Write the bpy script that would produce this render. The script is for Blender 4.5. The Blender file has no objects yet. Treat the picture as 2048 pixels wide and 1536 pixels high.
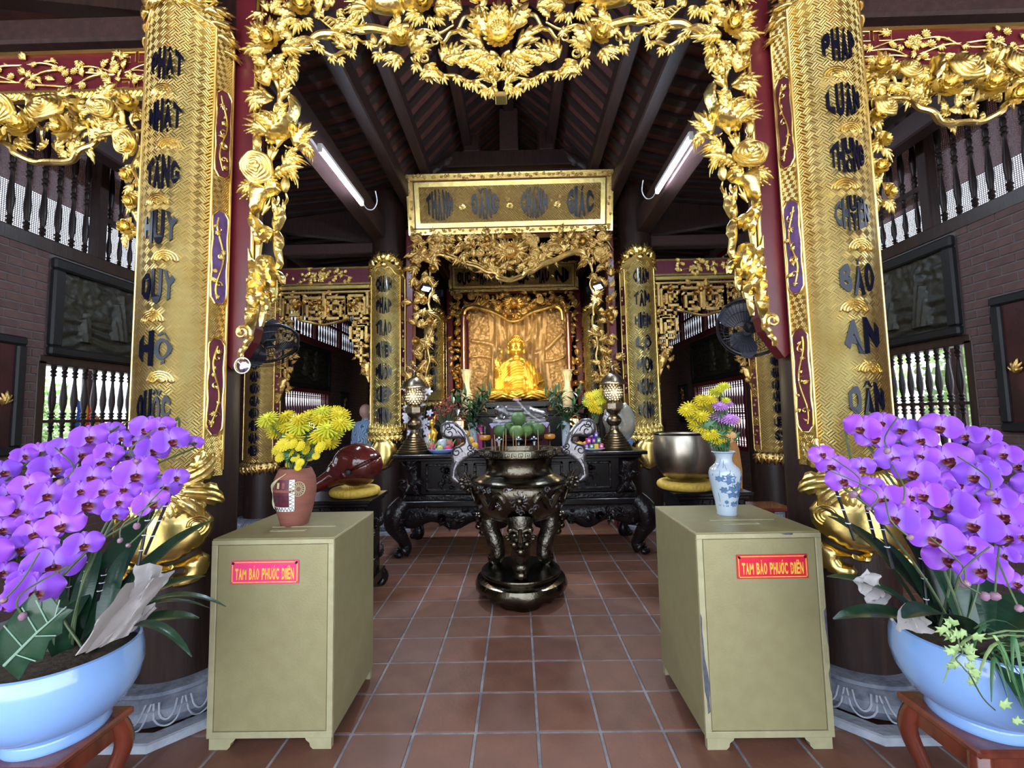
import bpy, bmesh, math, random
from mathutils import Vector, Matrix, noise
from mathutils.geometry import delaunay_2d_cdt
PI = math.pi
R = math.radians
S = bpy.context.scene
COL = S.collection
random.seed(7)

# ---------------------------------------------------------------- camera
F_PX = 860.0
EYE = Vector((0.0, 0.0, 1.52))
YAW, PITCH, ROLL = R(0.71), R(4.2), 0.02
fwd = Vector((-math.sin(YAW)*math.cos(PITCH), math.cos(YAW)*math.cos(PITCH), math.sin(PITCH)))
rgt0 = Vector((math.cos(YAW), math.sin(YAW), 0.0))
up0 = rgt0.cross(fwd)
rgt = rgt0*math.cos(ROLL) - up0*math.sin(ROLL)
upv = up0*math.cos(ROLL) + rgt0*math.sin(ROLL)
cam_d = bpy.data.cameras.new('camera')
cam_d.sensor_width = 36.0
cam_d.lens = F_PX/2048.0*36.0
cam_d.clip_start = 0.02
cam = bpy.data.objects.new('camera', cam_d)
COL.objects.link(cam)
m3 = Matrix((rgt, upv, -fwd)).transposed()
cam.matrix_world = Matrix.Translation(EYE) @ m3.to_4x4()
S.camera = cam

# ---------------------------------------------------------------- world, daylight, exposure
W = bpy.data.worlds.new('World')
S.world = W
W.use_nodes = True
bg = W.node_tree.nodes['Background']
bg.inputs['Color'].default_value = (0.76, 0.87, 1.0, 1)
bg.inputs['Strength'].default_value = 1.6
S.view_settings.view_transform = 'Standard'
S.view_settings.look = 'None'
S.view_settings.gamma = 1.0
S.view_settings.use_curve_mapping = False
S.view_settings.exposure = 1.8
S.cycles.max_bounces = 5
S.cycles.diffuse_bounces = 3
S.cycles.glossy_bounces = 3
S.cycles.transparent_max_bounces = 6
S.cycles.transmission_bounces = 3
S.cycles.sample_clamp_indirect = 4.0

sun = bpy.data.lights.new('sun', 'SUN'); sun.energy = 7.0; sun.angle = R(1.5); sun.color = (1, .96, .9)
sun_o = bpy.data.objects.new('sun', sun); COL.objects.link(sun_o)
sun_o.rotation_euler = (R(-22), R(6), 0)          # high midday sun from behind the hall: lights the garden, never enters
def portal(loc, rot, sx, sy):
    # light portals only guide the sampling of the daylight through the hall's openings
    l = bpy.data.lights.new('daylight_portal', 'AREA')
    l.shape = 'RECTANGLE'; l.size = sx; l.size_y = sy
    l.cycles.is_portal = True
    o = bpy.data.objects.new('daylight_portal', l)
    o.location = loc; o.rotation_euler = rot
    COL.objects.link(o)
portal((0, -1.95, 1.9), (R(90), 0, 0), 7.8, 3.8)      # open front of the hall
# ---------------------------------------------------------------- helpers
def ray(u, v):
    return fwd*F_PX + rgt*(u-1024.0) - upv*(v-768.0)
def PY(u, v, Y):
    d = ray(u, v); return EYE + d*((Y-EYE.y)/d.y)
def PX(u, v, X):
    d = ray(u, v); return EYE + d*((X-EYE.x)/d.x)
def PZ(u, v, Z):
    d = ray(u, v); return EYE + d*((Z-EYE.z)/d.z)

_TMP = bpy.data.scenes.new('workbench')          # scratch scene for evaluating text and voxel surfaces; removed at the end
def evaluated(o):
    _TMP.collection.objects.link(o)
    vl = _TMP.view_layers[0]; vl.update()
    me = bpy.data.meshes.new_from_object(o.evaluated_get(vl.depsgraph))
    bpy.data.objects.remove(o)
    return me
class MB:
    """collects faces for ONE mesh object"""
    def __init__(s):
        s.v = []; s.f = []; s.m = []; s.uv = None; s.fuv = []
    def add(s, vs, fs, mi=0, uvs=None):
        b = len(s.v)
        s.v.extend([tuple(p) for p in vs])
        for k, f in enumerate(fs):
            s.f.append(tuple(b+i for i in f)); s.m.append(mi)
            s.fuv.append([uvs[i] for i in f] if uvs else None)
        return s
    def box(s, x0, x1, y0, y1, z0, z1, mi=0, bev=0.0):
        if bev <= 0:
            vs = [(x, y, z) for z in (z0, z1) for y in (y0, y1) for x in (x0, x1)]
            fs = [(0,2,3,1),(4,5,7,6),(0,1,5,4),(2,6,7,3),(0,4,6,2),(1,3,7,5)]
            return s.add(vs, fs, mi)
        b = min(bev, .49*min(abs(x1-x0), abs(y1-y0), abs(z1-z0)))
        vs = []; idx = {}
        def V(p):
            if p not in idx: idx[p] = len(vs); vs.append(p)
            return idx[p]
        X = (x0, x1); Y = (y0, y1); Z = (z0, z1); sg = (1, -1)
        def px(i,j,k): return V((X[i], Y[j]+sg[j]*b, Z[k]+sg[k]*b))
        def py(i,j,k): return V((X[i]+sg[i]*b, Y[j], Z[k]+sg[k]*b))
        def pz(i,j,k): return V((X[i]+sg[i]*b, Y[j]+sg[j]*b, Z[k]))
        fs = []
        for i in (0,1):
            q = [px(i,0,0), px(i,1,0), px(i,1,1), px(i,0,1)]; fs.append(q if i else q[::-1])
            q = [py(0,i,0), py(0,i,1), py(1,i,1), py(1,i,0)]; fs.append(q if i else q[::-1])
            q = [pz(0,0,i), pz(1,0,i), pz(1,1,i), pz(0,1,i)]; fs.append(q if i else q[::-1])
        for i in (0,1):
            for j in (0,1):
                q = [px(i,j,0), py(i,j,0), py(i,j,1), px(i,j,1)]; fs.append(q if i != j else q[::-1])
                q = [px(i,0,j), px(i,1,j), pz(i,1,j), pz(i,0,j)]; fs.append(q if i == j else q[::-1])
                q = [py(0,i,j), py(1,i,j), pz(1,i,j), pz(0,i,j)]; fs.append(q if i != j else q[::-1])
                for k in (0,1):
                    q = [px(i,j,k), py(i,j,k), pz(i,j,k)]; fs.append(q if (i+j+k) % 2 else q[::-1])
        return s.add(vs, fs, mi)
    def lathe(s, prof, n=32, c=(0,0,0), mi=0, fn=None, cap=True, a0=0.0, a1=2*PI):
        """prof: list of (r,z); fn(r,z,a)->(r,z) shapes it"""
        full = abs(a1-a0-2*PI) < 1e-6
        m = n if full else n+1
        vs = []; L = len(prof)
        for (r, z) in prof:
            for k in range(m):
                a = a0+(a1-a0)*k/n
                rr, zz = fn(r, z, a) if fn else (r, z)
                vs.append((c[0]+rr*math.cos(a), c[1]+rr*math.sin(a), c[2]+zz))
        fs = []
        for i in range(L-1):
            for k in range(n):
                k2 = (k+1) % m
                fs.append((i*m+k, i*m+k2, (i+1)*m+k2, (i+1)*m+k))
        if cap and full:
            if prof[0][0] > 1e-5: fs.append(tuple(range(m))[::-1])
            if prof[-1][0] > 1e-5: fs.append(tuple((L-1)*m+k for k in range(m)))
        return s.add(vs, fs, mi)
    def tube(s, pts, rad, n=8, mi=0, cap=True, flat=1.0):
        pts = [Vector(p) for p in pts]; N = len(pts)
        if N < 2: return s
        rads = rad if isinstance(rad, (list, tuple)) else [rad]*N
        vs = []
        t0 = (pts[1]-pts[0]).normalized()
        ref = Vector((0,0,1)) if abs(t0.z) < .9 else Vector((0,1,0))
        nrm = t0.cross(ref).normalized()
        for i, p in enumerate(pts):
            t = (pts[min(i+1,N-1)]-pts[max(i-1,0)])
            if t.length < 1e-9: t = t0
            t = t.normalized()
            nrm = (nrm - t*nrm.dot(t))
            if nrm.length < 1e-6: nrm = t.cross(Vector((.3,.5,.8)))
            nrm.normalize(); bn = t.cross(nrm)
            for k in range(n):
                a = 2*PI*k/n
                vs.append(p + nrm*(rads[i]*math.cos(a)) + bn*(rads[i]*flat*math.sin(a)))
        fs = [(i*n+k, i*n+(k+1) % n, (i+1)*n+(k+1) % n, (i+1)*n+k) for i in range(N-1) for k in range(n)]
        if cap:
            fs.append(tuple(range(n))[::-1]); fs.append(tuple((N-1)*n+k for k in range(n)))
        return s.add(vs, fs, mi)
    def grid(s, fn, nu, nv, mi=0, wu=False, wv=False, uvs=False):
        vs = []; uv = []
        mu = nu if wu else nu+1; mv = nv if wv else nv+1
        for i in range(mu):
            for j in range(mv):
                vs.append(tuple(fn(i/nu, j/nv))); uv.append((i/nu, j/nv))
        fs = [(i*mv+j, ((i+1) % mu)*mv+j, ((i+1) % mu)*mv+(j+1) % mv, i*mv+(j+1) % mv) for i in range(nu) for j in range(nv)]
        return s.add(vs, fs, mi, uv if uvs else None)
    def prism(s, poly, y0, y1, mi=0):
        """poly in (x,z), extruded along y (front y0, back y1)"""
        n = len(poly)
        vs = [(x, y0, z) for x, z in poly]+[(x, y1, z) for x, z in poly]
        area = sum(poly[i][0]*poly[(i+1) % n][1]-poly[(i+1) % n][0]*poly[i][1] for i in range(n))
        fs = [tuple(range(n)), tuple(range(2*n-1, n-1, -1))] + [(i, n+i, n+(i+1) % n, (i+1) % n) for i in range(n)]
        if area < 0: fs = [f[::-1] for f in fs]
        return s.add(vs, fs, mi)
    def puff(s, poly, depth, step, y=0.0, back=0.01, Rr=None, fn=None, mi=0):
        """solid relief over an outline in (x,z): front is a rounded cushion facing -y"""
        n = len(poly)
        xs = [p[0] for p in poly]; zs = [p[1] for p in poly]
        # resample the outline
        out = []
        for i in range(n):
            a = Vector(poly[i]); b = Vector(poly[(i+1) % n]); k = max(1, int((b-a).length/step+.5))
            for j in range(k): out.append(a.lerp(b, j/k))
        M = len(out)
        segs = [(out[i], out[(i+1) % M]) for i in range(M)]
        def inside(p):
            c = False
            for a, b in segs:
                if (a.y > p.y) != (b.y > p.y) and p.x < (b.x-a.x)*(p.y-a.y)/(b.y-a.y)+a.x: c = not c
            return c
        def dist(p):
            d = 1e9
            for a, b in segs:
                ab = b-a; l = ab.length_squared
                t = 0 if l == 0 else max(0, min(1, (p-a).dot(ab)/l))
                d = min(d, (a+ab*t-p).length)
            return d
        Rr = Rr or depth*1.2
        inner = []; row = 0
        z = min(zs)+step/2
        while z < max(zs):
            x = min(xs)+step*(.5 if row % 2 else .25)
            while x < max(xs):
                p = Vector((x, z))
                if inside(p):
                    d = dist(p)
                    if d > step*.45: inner.append((p, d))
                x += step
            z += step*.87; row += 1
        pts = out+[p for p, d in inner]
        eds = [(i, (i+1) % M) for i in range(M)]
        r = delaunay_2d_cdt(pts, eds, [], 1, 1e-6)
        nv = [Vector(p) for p in r[0]]; tris = r[2]
        hs = []
        for q, orig in zip(nv, r[3]):
            k = orig[0] if orig else 0
            d = 0.0 if k < M else inner[k-M][1]
            t = min(1.0, d/Rr)
            h = depth*math.sqrt(max(0, 1-(1-t)**2))
            if fn: h = fn(q.x, q.y, d, h)
            hs.append(h)
        N = len(nv)
        front = [(p.x, y-h, p.y) for p, h in zip(nv, hs)]
        fs = [tuple(t) for t in tris]
        # boundary indices in result that came from outline
        bi = {}
        for i, o in enumerate(r[3]):
            for k in o:
                if k < M: bi[k] = i
        ring = [bi[k] for k in range(M) if k in bi]
        vs = front+[(nv[i].x, y+back, nv[i].y) for i in ring]
        K = len(ring)
        area = sum(nv[ring[i]].x*nv[ring[(i+1) % K]].y-nv[ring[(i+1) % K]].x*nv[ring[i]].y for i in range(K))
        side = [(ring[i], N+i, N+(i+1) % K, ring[(i+1) % K]) for i in range(K)]
        bk = tuple(range(N+K-1, N-1, -1))
        if area < 0: side = [f[::-1] for f in side]; bk = bk[::-1]
        fs2 = []
        for t in fs:
            a, b, c = (nv[i] for i in t[:3])
            fs2.append(t if (b-a).cross(c-a) > 0 else t[::-1])
        return s.add(vs, fs2+side+[bk], mi)
    def ball(s, c, r, nu=12, nv=8, mi=0, sc=(1,1,1)):
        prof = [(r*math.sin(PI*i/nv), -r*math.cos(PI*i/nv)) for i in range(nv+1)]
        b = len(s.v)
        s.lathe([(max(p[0], 1e-6), p[1]) for p in prof], nu, (0,0,0), mi, cap=False)
        for i in range(b, len(s.v)):
            x, y, z = s.v[i]; s.v[i] = (c[0]+x*sc[0], c[1]+y*sc[1], c[2]+z*sc[2])
        return s
    def xform(s, M, start=0):
        for i in range(start, len(s.v)):
            s.v[i] = tuple(M @ Vector(s.v[i]))
        return s
    def mesh(s, name, mats, smooth=True, auto=None):
        me = bpy.data.meshes.new(name)
        me.from_pydata(s.v, [], s.f)
        for m in (mats if isinstance(mats, (list, tuple)) else [mats]):
            me.materials.append(M_[m] if isinstance(m, str) else m)
        if any(s.m): me.polygons.foreach_set('material_index', s.m)
        if any(u is not None for u in s.fuv):
            l = me.uv_layers.new(name='UVMap'); k = 0
            for f, u in zip(s.f, s.fuv):
                for i in range(len(f)):
                    if u: l.data[k].uv = u[i]
                    k += 1
        if smooth:
            me.polygons.foreach_set('use_smooth', [True]*len(me.polygons))
            if auto is not None:
                try: me.set_sharp_from_angle(angle=R(auto))
                except Exception: pass
        me.update()
        return me
    def build(s, name, mats, parent=None, smooth=True, auto=40, **kw):
        return obj(name, s.mesh(name, mats, smooth, auto), parent, **kw)

def obj(name, me, parent=None, loc=None, rot=None, scale=None, label=None, cat=None, group=None, kind=None):
    o = bpy.data.objects.new(name, me)
    COL.objects.link(o)
    if parent is not None: o.parent = parent
    if loc is not None: o.location = loc
    if rot is not None: o.rotation_euler = rot
    if scale is not None: o.scale = scale if isinstance(scale, (tuple, list, Vector)) else (scale,)*3
    return tag(o, label, cat, group, kind)
def tag(o, label=None, cat=None, group=None, kind=None):
    if label: o['label'] = label
    if cat: o['category'] = cat
    if group: o['group'] = group
    if kind: o['kind'] = kind
    return o
def thing(name, label, cat, loc=(0,0,0), rotz=0.0, group=None, kind=None):
    o = bpy.data.objects.new(name, None)
    o.empty_display_size = 0.05
    COL.objects.link(o)
    o.location = loc; o.rotation_euler = (0, 0, rotz)
    return tag(o, label, cat, group, kind)
def copy_tree(o, loc=None, rotz=None, parent=None, label=None, group=None):
    c = o.copy(); COL.objects.link(c); c.parent = parent
    if loc is not None: c.location = loc
    if rotz is not None: c.rotation_euler = (0, 0, rotz)
    if label: c['label'] = label
    if group: c['group'] = group
    for ch in list(o.children): copy_tree(ch, parent=c)
    return c
def lerp(a, b, t): return a+(b-a)*t
def spline(pts, n=6):
    """Catmull-Rom through points (any dimension)"""
    P = [Vector(p) for p in pts]; out = []
    if len(P) < 3: return P
    for i in range(len(P)-1):
        p0 = P[max(i-1,0)]; p1 = P[i]; p2 = P[i+1]; p3 = P[min(i+2,len(P)-1)]
        for k in range(n):
            t = k/n
            out.append(.5*((2*p1)+(p2-p0)*t+(2*p0-5*p1+4*p2-p3)*t*t+(3*p1-p0-3*p2+p3)*t**3))
    out.append(P[-1]); return out
def remesh(mb, voxel, smooth_it=2, name='body'):
    """joined shapes -> one continuous voxel surface (returns a mesh)"""
    me = mb.mesh(name+'_raw', [], False)
    o = bpy.data.objects.new('tmp', me)
    r = o.modifiers.new('r', 'REMESH'); r.mode = 'VOXEL'; r.voxel_size = voxel
    sm = o.modifiers.new('s', 'SMOOTH'); sm.iterations = smooth_it; sm.factor = .5
    out = evaluated(o); out.name = name
    out.polygons.foreach_set('use_smooth', [True]*len(out.polygons))
    return out
def capsule(mb, a, b, ra, rb, n=12):
    a = Vector(a); b = Vector(b); d = b-a
    pts = []; rads = []
    t = d.normalized()
    for k in range(5):
        an = -PI/2+PI/2*k/4
        pts.append(a+t*(ra*math.sin(an))); rads.append(max(1e-4, ra*math.cos(an)))
    for k in range(1, 6):
        an = PI/2*k/5
        pts.append(b+t*(rb*math.sin(an))); rads.append(max(1e-4, rb*math.cos(an)))
    mb.tube(pts, rads, n)
_fc = {}
def glyph(ch, bold=0.04):
    """one character as mesh data: x in [-1,1]; y in font units"""
    key = (ch, bold)
    if key in _fc: return _fc[key]
    c = bpy.data.curves.new('t', 'FONT'); c.body = ch; c.extrude = .02; c.offset = bold
    c.resolution_u = 3; c.size = 1.0
    o = bpy.data.objects.new('t', c)
    me = evaluated(o)
    vs = [v.co.copy() for v in me.vertices]; fs = [tuple(p.vertices) for p in me.polygons]
    bpy.data.meshes.remove(me)
    x0 = min(v.x for v in vs); x1 = max(v.x for v in vs)
    out = ([((v.x-x0)/(x1-x0)*2-1, v.y, v.z) for v in vs], fs, min(v.y for v in vs), max(v.y for v in vs))
    _fc[key] = out
    return out
import unicodedata
def _quad(p, q, wx, wy):
    """thick stroke from p to q as a slanted bar"""
    if abs(q[0]-p[0]) > abs(q[1]-p[1])*2.2: return [(p[0], p[1]-wy), (q[0], q[1]-wy), (q[0], q[1]+wy), (p[0], p[1]+wy)]
    return [(p[0]-wx, p[1]), (q[0]-wx, q[1]), (q[0]+wx, q[1]), (p[0]+wx, p[1])]
def letter_map(ch, bold):
    """a capital letter with its Vietnamese marks as (verts in [-1,1]^2, faces)"""
    key = ('L', ch, bold)
    if key in _fc: return _fc[key]
    dec = unicodedata.normalize('NFD', ch); base = dec[0]; marks = dec[1:]
    bar = base == 'Đ'
    if bar: base = 'D'
    above = [m for m in marks if m in '\u0300\u0301\u0302\u0303\u0306\u0309']
    below = '\u0323' in marks; horn = '\u031b' in marks
    B0, B1 = (-.74 if below else -1), (.62 if above else 1)
    vs = []; fs = []
    def quad(q4):
        b = len(vs)
        for x, y in q4: vs.append((x, y, 1))
        for x, y in q4: vs.append((x, y, 0))
        fs.extend([(b,b+1,b+2,b+3), (b+7,b+6,b+5,b+4)]+[(b+i, b+4+i, b+4+(i+1) % 4, b+(i+1) % 4) for i in range(4)])
    by = lambda y: lerp(B0, B1, (y+1)/2)
    if base == 'M':
        for q in (_quad((-.8,-1),(-.8,1),.2,0), _quad((.8,-1),(.8,1),.2,0), _quad((-.72,1),(0,-.35),.22,0), _quad((.72,1),(0,-.35),.22,0)): quad([(x, by(y)) for x, y in q])
    elif base == 'O' or base == 'Q':
        n = 16
        for i in range(n):
            a0, a1 = 2*PI*i/n, 2*PI*(i+1)/n; ri = (.46, .66)
            quad([(math.cos(a0), by(math.sin(a0))), (math.cos(a1), by(math.sin(a1))), (ri[0]*math.cos(a1), by(ri[1]*math.sin(a1))), (ri[0]*math.cos(a0), by(ri[1]*math.sin(a0)))])
        if base == 'Q': quad([(x, by(y)) for x, y in _quad((.35,-.45),(.95,-1.05),.2,0)])
    else:
        gv, gf, lo, hi = glyph(base, bold)
        for (x, y, z) in gv: vs.append((x, by(max(-1, min(1, (y-lo)/(hi-lo)*2-1))), 1 if z > 0 else 0))
        fs.extend(gf)
    if bar: quad([(-1.15, by(-.12)), (-.05, by(-.12)), (-.05, by(.12)), (-1.15, by(.12))])
    if horn:
        quad([(x, y) for x, y in _quad((.72, by(.62)), (1.12, by(1.0)), .16, .08)])
    lo, hi = B1+.06, 1.0
    two = len(above) > 1
    for k, mk in enumerate(above):
        cx, w = (0, .62) if not two else ((-.28, .55) if k == 0 else (.62, .34))
        if mk == '\u0302' or mk == '\u0306':
            f = 1 if mk == '\u0302' else -1; a_, b_ = (lo, hi) if f > 0 else (hi, lo)
            quad(_quad((cx-w, a_), (cx, b_), .17, .05)); quad(_quad((cx, b_), (cx+w, a_), .17, .05))
        elif mk == '\u0301': quad(_quad((cx-.12, lo), (cx+.3, hi), .17, .05))
        elif mk == '\u0300': quad(_quad((cx+.12, lo), (cx-.3, hi), .17, .05))
        elif mk == '\u0309':
            quad(_quad((cx, lo), (cx, lerp(lo, hi, .45)), .12, .05)); quad(_quad((cx, lerp(lo, hi, .45)), (cx+.22, lerp(lo, hi, .8)), .12, .05)); quad(_quad((cx-.25, hi-.05), (cx+.3, hi-.05), .1, .05))
        elif mk == '\u0303':
            quad(_quad((cx-w, lo+.08), (cx-w*.2, hi-.08), .12, .06)); quad(_quad((cx-w*.2, hi-.08), (cx+w*.3, lo+.08), .12, .06)); quad(_quad((cx+w*.3, lo+.08), (cx+w, hi-.08), .12, .06))
    if below: quad([(-.2, -1), (.2, -1), (.2, -.82), (-.2, -.82)])
    _fc[key] = (vs, fs)
    return _fc[key]
def word_boxes(text, gap=.07):
    w = [{'I': .42, 'Í': .45, 'Ị': .42, 'Ì': .45, 'M': 1.25}.get(ch, 1.0) for ch in text]
    tot = sum(w); g = gap*(len(text)-1); k = (2-g)/tot; x = -1; out = []
    for ch, q in zip(text, w):
        out.append((ch, x, x+q*k, -1, 1)); x += q*k+gap
    return out
def round_word(mb, text, put, rad, th=0.008, mi=0, bold=.052, env=True, tall=1.12):
    """a word squeezed into a disc; put(s, z, d) -> point (s across, z up, d outwards)"""
    parts = text if isinstance(text, list) else word_boxes(text)
    for (tx, x0, x1, y0, y1) in parts:
        vs, fs = letter_map(tx, bold)
        out = []
        for (x, y, z) in vs:
            X = lerp(x0, x1, (x+1)/2); Y = lerp(y0, y1, (y+1)/2)
            e = math.sqrt(max(0.16, 1-(X*.95)**2)) if env else 1.0
            out.append(put(X*rad, Y*e*rad*tall, th if z > 0 else 0.0))
        mb.add(out, fs, mi)
def flat_text(mb, text, w, h, put, th=.002, bold=.03, space=.55, gap=.16):
    """a line of capitals filling a w x h rectangle; put(x, z, d)"""
    ws = [space if c == ' ' else {'I': .5, 'M': 1.3}.get(unicodedata.normalize('NFD', c)[0], 1.0) for c in text]
    tot = sum(ws)+gap*(len(text)-1); k = w/tot; x = -w/2
    for c, q in zip(text, ws):
        if c != ' ':
            vs, fs = letter_map(c, bold)
            above = any(m in '\u0300\u0301\u0302\u0303\u0306\u0309' for m in unicodedata.normalize('NFD', c))
            s_ = (1.22 if above else 1.0)       # marked letters rise above the line so the capitals stay level
            out = []
            for (a, b, z) in vs:
                yy = b if not above else (-1+(b+1)*(2/1.62))
                out.append(put(x+q*k*(a+1)/2, yy*h/2, th if z > 0 else 0))
            mb.add(out, fs)
        x += (q+gap)*k
_ORD = 'first second third fourth fifth sixth seventh eighth ninth tenth eleventh twelfth thirteenth fourteenth fifteenth sixteenth seventeenth eighteenth nineteenth twentieth twenty-first twenty-second twenty-third twenty-fourth'.split()
def by_place(items, text):
    """labels for look-alikes by their order from left to right; items: (object, x)"""
    for k, (o, x) in enumerate(sorted(items, key=lambda q: q[1])):
        o['label'] = text+', '+('leftmost' if k == 0 else 'rightmost' if k == len(items)-1 else _ORD[k]+' from the left')
# ---------------------------------------------------------------- materials (all procedural)
M_ = {}
def _n(nt, t, **kw):
    n = nt.nodes.new(t)
    for k, v in kw.items(): setattr(n, k, v)
    return n
def pm(name, col, col2=None, rough=.5, metal=0.0, nscale=8.0, bump=0.0, bscale=30.0, stretch=(1,1,1), spec=.5,
       emis=None, estr=0.0, trans=0.0, coat=0.0, coords='Object', detail=4.0, ramp=(.35,.65), rough2=None, sss=0.0, alpha=1.0):
    m = bpy.data.materials.new(name); m.use_nodes = True
    nt = m.node_tree; b = nt.nodes['Principled BSDF']
    b.inputs['Roughness'].default_value = rough
    b.inputs['Metallic'].default_value = metal
    b.inputs['Specular IOR Level'].default_value = spec
    b.inputs['Base Color'].default_value = (*col, 1)
    if trans: b.inputs['Transmission Weight'].default_value = trans
    if coat: b.inputs['Coat Weight'].default_value = coat; b.inputs['Coat Roughness'].default_value = .08
    if sss: b.inputs['Subsurface Weight'].default_value = sss; b.inputs['Subsurface Radius'].default_value = (.02,.01,.02)
    if alpha < 1: b.inputs['Alpha'].default_value = alpha
    if emis: b.inputs['Emission Color'].default_value = (*emis, 1); b.inputs['Emission Strength'].default_value = estr
    tc = _n(nt, 'ShaderNodeTexCoord'); mp = _n(nt, 'ShaderNodeMapping')
    mp.inputs['Scale'].default_value = stretch
    nt.links.new(tc.outputs[coords], mp.inputs['Vector'])
    if col2 is not None:
        nz = _n(nt, 'ShaderNodeTexNoise'); nz.inputs['Scale'].default_value = nscale; nz.inputs['Detail'].default_value = detail
        nt.links.new(mp.outputs['Vector'], nz.inputs['Vector'])
        r = _n(nt, 'ShaderNodeValToRGB')
        r.color_ramp.elements[0].position = ramp[0]; r.color_ramp.elements[1].position = ramp[1]
        r.color_ramp.elements[0].color = (*col, 1); r.color_ramp.elements[1].color = (*col2, 1)
        nt.links.new(nz.outputs['Fac'], r.inputs['Fac'])
        nt.links.new(r.outputs['Color'], b.inputs['Base Color'])
        if rough2 is not None:
            mr = _n(nt, 'ShaderNodeMapRange'); mr.inputs['To Min'].default_value = rough; mr.inputs['To Max'].default_value = rough2
            nt.links.new(nz.outputs['Fac'], mr.inputs['Value']); nt.links.new(mr.outputs['Result'], b.inputs['Roughness'])
    if bump:
        nb = _n(nt, 'ShaderNodeTexNoise'); nb.inputs['Scale'].default_value = bscale; nb.inputs['Detail'].default_value = 3
        nt.links.new(mp.outputs['Vector'], nb.inputs['Vector'])
        bp = _n(nt, 'ShaderNodeBump'); bp.inputs['Strength'].default_value = bump; bp.inputs['Distance'].default_value = .01
        nt.links.new(nb.outputs['Fac'], bp.inputs['Height']); nt.links.new(bp.outputs['Normal'], b.inputs['Normal'])
    M_[name] = m
    return m
GOLD = (.96,.77,.30); GOLD2 = (.82,.60,.19)
pm('gold', GOLD, GOLD2, rough=.30, metal=1.0, nscale=14, bump=.25, bscale=60)
pm('gold_smooth', (.96,.76,.28), (.88,.65,.20), rough=.26, metal=1.0, nscale=9, bump=.06, bscale=40)
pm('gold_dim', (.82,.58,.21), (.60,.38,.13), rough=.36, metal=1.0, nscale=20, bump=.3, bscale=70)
pm('gold_statue', (.95,.62,.11), (.88,.54,.09), rough=.36, metal=.8, nscale=5, bump=.03, bscale=30)
pm('gold_line', (.85,.6,.2), rough=.3, metal=1.0)
pm('relief_gold', (.58,.38,.17), (.46,.29,.13), rough=.48, metal=.35, nscale=14, bump=.5, bscale=45)
pm('navy', (.003,.004,.012), rough=.16, spec=.30)
pm('lacquer_red', (.115,.010,.016), (.085,.008,.014), rough=.32, nscale=4, bump=.04, bscale=30)
pm('lacquer_plum', (.075,.010,.022), (.11,.012,.03), rough=.42, nscale=30)
pm('purple_ground', (.115,.055,.19), (.07,.03,.12), rough=.45, nscale=30)
pm('wood_dark', (.030,.0145,.0115), (.016,.008,.0075), rough=.42, spec=.35, nscale=6, stretch=(6,6,.7), bump=.12, bscale=20)
pm('wood_beam', (.042,.019,.017), (.026,.012,.012), rough=.55, spec=.3, nscale=5, stretch=(6,.6,6), bump=.15, bscale=20)
pm('wood_black', (.009,.0055,.0065), (.006,.004,.005), rough=.24, spec=.35, nscale=8, stretch=(1,4,4), bump=.08, bscale=30)
pm('wood_black_carved', (.010,.006,.007), (.007,.0045,.0055), rough=.26, spec=.35, nscale=8, bump=.7, bscale=28)
pm('wood_red', (.17,.032,.016), (.09,.018,.010), rough=.25, nscale=4, stretch=(4,4,.8), bump=.05, bscale=25, coat=.3)
pm('wood_fish', (.10,.012,.009), (.05,.008,.007), rough=.16, nscale=5, coat=.7, bump=.02)
pm('baluster', (.016,.009,.009), (.011,.007,.007), rough=.45, spec=.25, nscale=10)
pm('baluster_red', (.075,.012,.018), (.055,.010,.015), rough=.45, spec=.3, nscale=10)
pm('tile', (.165,.072,.046), (.130,.056,.037), rough=.5, nscale=7, bump=.12, bscale=40, rough2=.62, spec=.3)
pm('tile_b', (.150,.064,.042), (.185,.080,.052), rough=.5, nscale=6, bump=.12, bscale=40, rough2=.62, spec=.3)
pm('tile_c', (.140,.066,.050), (.165,.078,.058), rough=.52, nscale=6, bump=.12, bscale=40, spec=.3)
pm('grout', (.27,.27,.29), (.15,.15,.165), rough=.85, nscale=10, bump=.4, bscale=80)
pm('brick', (.082,.040,.036), (.062,.031,.030), rough=.8, nscale=12, bump=.3, bscale=60)
pm('brick_b', (.072,.037,.034), (.092,.044,.039), rough=.8, nscale=12, bump=.3, bscale=60)
pm('mortar', (.105,.088,.09), (.080,.066,.07), rough=.9, nscale=25, bump=.3, bscale=90)
pm('stone', (.10,.115,.155), (.20,.22,.27), rough=.75, nscale=14, bump=.5, bscale=40)
pm('stone_light', (.38,.40,.46), (.24,.26,.31), rough=.8, nscale=9, bump=.4, bscale=40)
pm('bronze_relief', (.034,.031,.023), (.022,.021,.018), rough=.5, metal=.45, nscale=14, bump=.5, bscale=35)
pm('frame_dark', (.007,.007,.009), (.010,.010,.011), rough=.5, spec=.25, nscale=8, bump=.1)
pm('lacquer_panel', (.045,.010,.012), (.02,.006,.008), rough=.25, nscale=3)
pm('box_gold', (.31,.275,.140), (.285,.25,.125), rough=.40, metal=.25, nscale=14, bump=.10, bscale=120)
pm('box_edge', (.40,.365,.215), (.35,.315,.18), rough=.40, metal=.2, nscale=14, bump=.10, bscale=120)
pm('box_chip', (.05,.055,.075), (.09,.09,.11), rough=.7, nscale=30)
pm('sign_pink', (.78,.055,.19), (.70,.045,.15), rough=.22, nscale=3)
pm('sign_red', (.66,.020,.050), (.58,.015,.045), rough=.22, nscale=3)
pm('sign_yellow', (.85,.50,.06), (.75,.38,.05), rough=.35, nscale=60)
pm('screw', (.03,.02,.02), rough=.4, metal=.8)
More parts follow.
